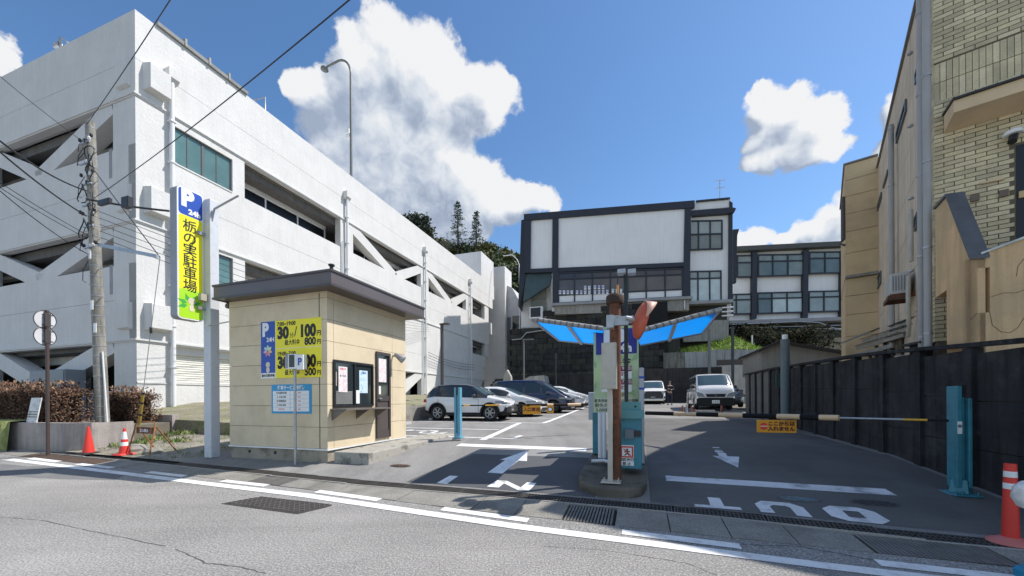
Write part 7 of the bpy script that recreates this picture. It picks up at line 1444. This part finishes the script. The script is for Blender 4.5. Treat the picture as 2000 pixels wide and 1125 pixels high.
suv = dict(L=4.0, W=1.7, wr=.34, ax=(.72, 3.25), gc=.24, paint=P_w, roof=P_k, clad=1, rim=M_steel, rise=.25, blackout=1,
           top=[(0, .62), (.03, 1.02), (.10, 1.18), (.42, 1.50), (.62, 1.585), (1.3, 1.62), (2.0, 1.60), (2.35, 1.53), (3.02, 1.13), (3.2, 1.06), (3.7, .96), (3.92, .84), (4.0, .55)],
           belt=[(0, .6), (.05, .98), (.5, 1.05), (2.9, .98), (3.2, .97), (3.75, .86), (3.95, .76), (4, .5)], plan=[(0, .80), (.15, .93), (.6, 1), (3.3, 1), (3.75, .95), (3.92, .86), (4.0, .74)],
           side=[(.30, .62), (.78, 1.62), (1.68, 2.62)], wind=(2.42, 3.0), rear=(.12, .42), mirror=(2.55, 1.05), mirror_m=P_k,
           side_bits=[(.9, 1.08, .86, .89, 'door_handle', P_w), (1.8, 1.98, .86, .89, 'door_handle', P_w), (.0, .30, .82, .94, 'tail_light', M_tl), (3.5, 3.9, .76, .85, 'headlight', M_hl)], doors=[(1.66, 0, .35, .95), (2.72, 0, .40, .95), (.76, 0, .72, .98)],
           front=[([(.34, .70), (.82, .70), (.80, .80), (.36, .76)], 'headlight', M_hl, True), ([(-.55, .36), (.55, .36), (.62, .62), (-.62, .62)], 'grille', M_black, False), ([(.60, .36), (.76, .40), (.74, .58), (.62, .52)], 'fog_surround', M_black, True), ([(-.17, .42), (.17, .42), (.17, .58), (-.17, .58)], 'number_plate', M_wprint, False)],
           back=[([(.5, .80), (.78, .80), (.76, .94), (.5, .92)], 'tail_light', M_tl, True)])
car('parked_suv', 'white compact suv with black roof parked nearest the booth, nose to the lane', 'car', -7.33, 16.15, 0, suv)
hatch = dict(L=4.55, W=1.76, wr=.32, ax=(.85, 3.6), gc=.18, paint=P_w2, rim=M_drim, top=[(0, .62), (.05, 1.0), (.35, 1.14), (1.0, 1.38), (1.7, 1.48), (2.3, 1.47), (2.75, 1.37), (3.55, 1.02), (4.0, .90), (4.35, .76), (4.55, .5)],
             belt=[(0, .6), (.1, .98), (1.0, .98), (3.3, .93), (3.7, .92), (4.2, .78), (4.45, .66), (4.55, .45)], plan=[(0, .8), (.2, .92), (.7, 1), (3.7, 1), (4.2, .93), (4.42, .82), (4.55, .66)],
             side=[(.95, 1.85), (1.91, 2.95)], wind=(2.75, 3.5), rear=(.4, 1.0), mirror=(3.0, 1.0), side_bits=[(1.4, 1.58, .80, .83, 'door_handle', P_w2), (3.85, 4.35, .66, .76, 'headlight', M_hl)], doors=[(1.88, 0, .3, .9), (3.05, 0, .35, .9)],
             front=[([(.40, .58), (.80, .62), (.72, .72), (.46, .66)], 'headlight', M_hl, True), ([(-.5, .25), (.5, .25), (.55, .42), (-.55, .42)], 'grille', M_black, False)])
car('parked_hatchback', 'white hatchback between the white suv and the navy minivan', 'car', -6.75, 18.6, 0, hatch)
van_n = dict(L=4.7, W=1.73, wr=.33, ax=(.85, 3.75), gc=.17, paint=P_n, rim=M_drim, tumble=.18, top=[(0, .6), (.04, 1.1), (.22, 1.68), (.5, 1.80), (1.5, 1.84), (2.8, 1.80), (3.2, 1.66), (4.05, 1.12), (4.3, .98), (4.55, .84), (4.7, .55)],
             belt=[(0, .58), (.06, 1.0), (3.6, .98), (4.1, .95), (4.45, .80), (4.7, .5)], plan=[(0, .85), (.15, .96), (.5, 1), (4.0, 1), (4.4, .93), (4.6, .84), (4.7, .72)],
             side=[(.25, 1.05), (1.12, 2.05), (2.12, 3.05), (3.1, 3.5)], wind=(3.22, 4.0), rear=(.05, .22), mirror=(3.45, 1.06), side_bits=[(1.15, 1.35, .86, .9, 'door_handle', P_n), (2.2, 2.4, .86, .9, 'door_handle', P_n), (4.1, 4.5, .74, .84, 'headlight', M_hl)], doors=[(2.08, 0, .3, .95), (3.3, 0, .35, .95), (1.1, 0, .3, .95)],
             front=[([(.40, .68), (.80, .70), (.76, .82), (.44, .80)], 'headlight', M_hl, True), ([(-.5, .3), (.5, .3), (.58, .75), (-.58, .75)], 'grille', M_black, False), ([(-.55, .74), (.55, .74), (.55, .78), (-.55, .78)], 'chrome_bar', M_chr, False)])
car('parked_minivan', 'dark navy minivan parked between white cars', 'car', -5.85, 21.3, 0, van_n)
sed = dict(hatch); sed['paint'] = P_w2
car('parked_hatchback', 'white car parked just beyond the navy minivan', 'car', -5.45, 24.3, 0, sed); car('parked_hatchback', 'white car parked farthest along the row of stalls', 'car', -5.35, 27.2, 0, sed)
alph = dict(L=4.9, W=1.85, wr=.36, ax=(.95, 3.95), gc=.2, paint=P_w, rim=M_drim, tumble=.14, top=[(0, .7), (.05, 1.3), (.2, 1.80), (.6, 1.93), (2.0, 1.95), (3.2, 1.90), (3.5, 1.80), (4.15, 1.26), (4.5, 1.12), (4.8, 1.0), (4.9, .7)], belt=[(0, .6), (.06, 1.05), (3.9, 1.08), (4.4, 1.05), (4.75, .95), (4.9, .62)],
            plan=[(0, .86), (.15, .96), (.5, 1), (4.3, 1), (4.7, .95), (4.85, .90), (4.9, .84)], side=[(.3, 1.3), (1.4, 2.4), (2.5, 3.5)], wind=(3.5, 4.15), rear=(.05, .2), mirror=(3.7, 1.12), 
            front=[([(-.70, .42), (.70, .42), (.74, .72), (.52, 1.02), (-.52, 1.02), (-.74, .72)], 'grille', M_black, False), ([(.50, .88), (.88, .90), (.86, 1.03), (.54, 1.02)], 'headlight', M_hl, True), ([(-.17, .48), (.17, .48), (.17, .64), (-.17, .64)], 'number_plate', M_wprint, False), ([(.74, .40), (.86, .46), (.85, .62), (.80, .60)], 'fog_surround', M_black, True), ([(-.78, .27), (.78, .27), (.78, .31), (-.78, .31)], 'chrome_bar', M_chr, False)])
al = LOT.atY(1276, 780, 30.3); A = car('large_minivan', 'white luxury minivan with a big black grille facing the entrance', 'car', al.x+0, al.y+2.45, -math.pi/2, alph)
bz = zg(al.y+2.45); gb2 = B(); [gb2.box(2.462, 2.47, -.70+.02*abs(k), .70-.02*abs(k), bz+.70+k*.06, bz+.715+k*.06) for k in range(-4, 5)]; gb2.part('grille_bars', M_drim, A)
cv = dict(L=4.7, W=1.88, wr=.33, ax=(1.0, 3.7), gc=.22, paint=P_w2, rim=M_steel, tumble=.12, top=[(0, .7), (.04, 1.4), (.12, 1.88), (.4, 1.97), (3.3, 1.99), (3.75, 1.92), (4.45, 1.30), (4.62, 1.12), (4.70, .7)], belt=[(0, .6), (.05, 1.1), (3.8, 1.14), (4.5, 1.16), (4.66, .98), (4.7, .6)],
          plan=[(0, .92), (.1, .98), (.4, 1), (4.2, 1), (4.55, .97), (4.66, .93), (4.7, .89)], side=[(.3, 1.7), (1.85, 3.0), (3.1, 3.95)], wind=(3.78, 4.42), rear=(.04, .12), mirror=(4.1, 1.25), mirror_m=M_black,
          front=[([(-.90, .24), (.90, .24), (.90, .60), (.80, .66), (-.80, .66), (-.90, .60)], 'bumper', M_rubber, False), ([(-.42, .70), (.42, .70), (.47, .86), (-.47, .86)], 'grille', M_black, False), ([(.50, .70), (.87, .72), (.90, .98), (.62, .88)], 'headlight', M_hl, True)])
vp = LOT.atY(1400, 790, 20.2); VN = car('white_van', 'white cargo van with a black bumper parked by the fence', 'van', vp.x-.05, vp.y+2.35, -math.pi/2, cv); vz = zg(vp.y+2.35)
b = B(); b.box(2.37, 2.385, -.18, .18, vz+.36, vz+.53); b.part('number_plate', M_wprint, VN); b = B(); b.disc((2.37, 0, vz+.78), .065, (1, 0, 0), .01, 16); b.part('emblem', M_chr, VN)
text('3 2-86', .10, Matrix.Translation((2.387, 0, vz+.44)) @ Matrix.Rotation(math.pi/2, 4, 'Z') @ Matrix.Rotation(math.pi/2, 4, 'X'), flat('green print', (.02, .12, .05), .5), VN)
hid = dict(hatch); hid['paint'] = P_g; car('dark_car', 'dark grey car half hidden behind the white van', 'car', 5.0, 27.6, -math.pi/2, hid)
# small things before the van
for i, px in enumerate((1333, 1341, 1350, 1357, 1409)):
    u, v = gp(px, 809 if i != 1 else 806); h = .42 if i != 3 else .25; z = zg(v); T = thing('small_bollard', 'small dusty red bollard before the white van, %s from the island side' % ('first', 'second', 'third', 'fourth', 'last')[i], 'bollard', (u, v, z)); b = B(); b.lathe([(.09, 0), (.085, .03), (.045, .06), (.04, h)], (u, v, z), 12); b.part('post', mat('dusty red', (.28, .09, .07), .7, var=.3, sc_=9) if i != 1 else M_steel, T)
u, v = gp(1377, 806); b = B(); b.box(u-.45, u+.45, v-.07, v+.07, zg(v), zg(v)+.13); b.top('concrete_block', M_concl, label='pale concrete block on the ground before the white van', cat='block', bev=.01)
for i, (x0, x1) in enumerate(((1312, 1350), (1395, 1445))):
    q = [gp(x0, 805), gp(x1, 803), gp(x1+14, 810), gp(x0+14, 813)]; b = B(); flatpoly(b, q, .012); b.top('speed_mat', M_rubber, base=(0, 0, 0), kind='structure', label='black rubber mat on the ground')
# ================================================================ PERSON
pu, pv = LOT.atY(1308, 790, 28.2).x, LOT.atY(1308, 790, 28.2).y; pz_ = zg(pv)
PE = thing('person', 'person in dark jacket and navy trousers standing beside the white minivan, hands at the chest', 'person', (pu, pv, pz_))
def skin(name, verts, edges, rad, m, root=0, lv=1):
    me = bpy.data.meshes.new(name); me.from_pydata([(x+0, y+0, z_) for x, y, z_ in verts], edges, []); o = bpy.data.objects.new(name, me); COL.objects.link(o); o.parent = PE; me.materials.append(m)
    sm_ = o.modifiers.new('skin', 'SKIN'); [setattr(me.skin_vertices[0].data[i], 'radius', (r_, r_*.85) if not isinstance(r_, tuple) else r_) for i, r_ in enumerate(rad)]; me.skin_vertices[0].data[root].use_root = True; s2 = o.modifiers.new('sub', 'SUBSURF'); s2.levels = lv; s2.render_levels = lv
    dg = bpy.context.evaluated_depsgraph_get(); bpy.context.view_layer.update(); me2 = bpy.data.meshes.new_from_object(o.evaluated_get(bpy.context.evaluated_depsgraph_get())); o.modifiers.clear(); o.data = me2; me2.polygons.foreach_set('use_smooth', [True]*len(me2.polygons)); return o
M_skin = flat('skin', (.50, .33, .25), .6); M_jk = flat('dark jacket', (.025, .026, .03), .85); M_tr = flat('navy trousers', (.02, .022, .05), .85)
V_ = [(0, 0, .92), (0, 0, 1.15), (0, 0, 1.38), (0, -.01, 1.46), (0, -.02, 1.53), (.01, -.03, 1.62), (-.18, 0, 1.38), (-.25, -.05, 1.12), (-.12, -.24, 1.16), (-.06, -.29, 1.18), (.18, 0, 1.38), (.27, -.04, 1.12), (.14, -.25, 1.12), (.08, -.30, 1.13), (-.09, 0, .85), (-.10, -.01, .48), (-.11, .02, .08), (-.12, -.12, .04), (.09, 0, .85), (.11, 0, .48), (.12, .03, .08), (.14, -.11, .04)]
E_ = [(0, 1), (1, 2), (2, 3), (3, 4), (4, 5), (2, 6), (6, 7), (7, 8), (8, 9), (2, 10), (10, 11), (11, 12), (12, 13), (0, 14), (14, 15), (15, 16), (16, 17), (0, 18), (18, 19), (19, 20), (20, 21)]
skin('body', V_, E_, [.13, .12, .13, .05, .07, .085, .06, .045, .035, .03, .06, .045, .035, .03, .085, .055, .04, .035, .085, .055, .04, .035], M_skin, 0)
skin('jacket', [V_[i] for i in (0, 1, 2, 6, 7, 8, 10, 11, 12)], [(0, 1), (1, 2), (2, 3), (3, 4), (4, 5), (2, 6), (6, 7), (7, 8)], [.165, .15, .155, .085, .068, .052, .085, .068, .052], M_jk)
skin('trousers', [(0, 0, .95)]+[V_[i] for i in (14, 15)]+[(-.11, .02, .12)]+[V_[i] for i in (18, 19)]+[(.12, .03, .12)], [(0, 1), (1, 2), (2, 3), (0, 4), (4, 5), (5, 6)], [.14, .105, .075, .065, .105, .075, .065], M_tr)
for s_, (x, y) in ((-1, (-.115, -.04)), (1, (.13, -.03))): b = B(); b.bbox(pu+x-.05, pu+x+.05, pv+y-.14, pv+y+.12, pz_, pz_+.09, .025); b.part('shoe', M_black, PE)
b = B(); b.lathe([(.02, .105), (.07, .085), (.093, .03), (.088, -.02)][::-1], (pu+.01, pv-.005, pz_+1.65), 14); b.part('hair', flat('grey hair', (.12, .11, .10), .8), PE)
for s_ in (-1, 1): b = B(); b.disc((pu+.01+s_*.032, pv-.115, pz_+1.635), .01, (0, -1, 0), .003, 8); b.part('eye', M_ink, PE)
b = B(); b.prism([(pu-.004, pv-.11, pz_+1.63), (pu+.024, pv-.11, pz_+1.59), (pu-.004, pv-.11, pz_+1.59)], (0, -.02, 0)); b.part('nose', M_skin, PE)
for hx, hy, hzv in ((-.06, -.31, 1.18), (.08, -.32, 1.13)):
    for k in range(4): b = B(); b.tube([(pu+hx-.02+k*.013, pv+hy, pz_+hzv), (pu+hx-.02+k*.013, pv+hy-.045, pz_+hzv-.01), (pu+hx-.02+k*.013, pv+hy-.05, pz_+hzv-.04)], .0075, 5); b.part('finger', M_skin, PE)
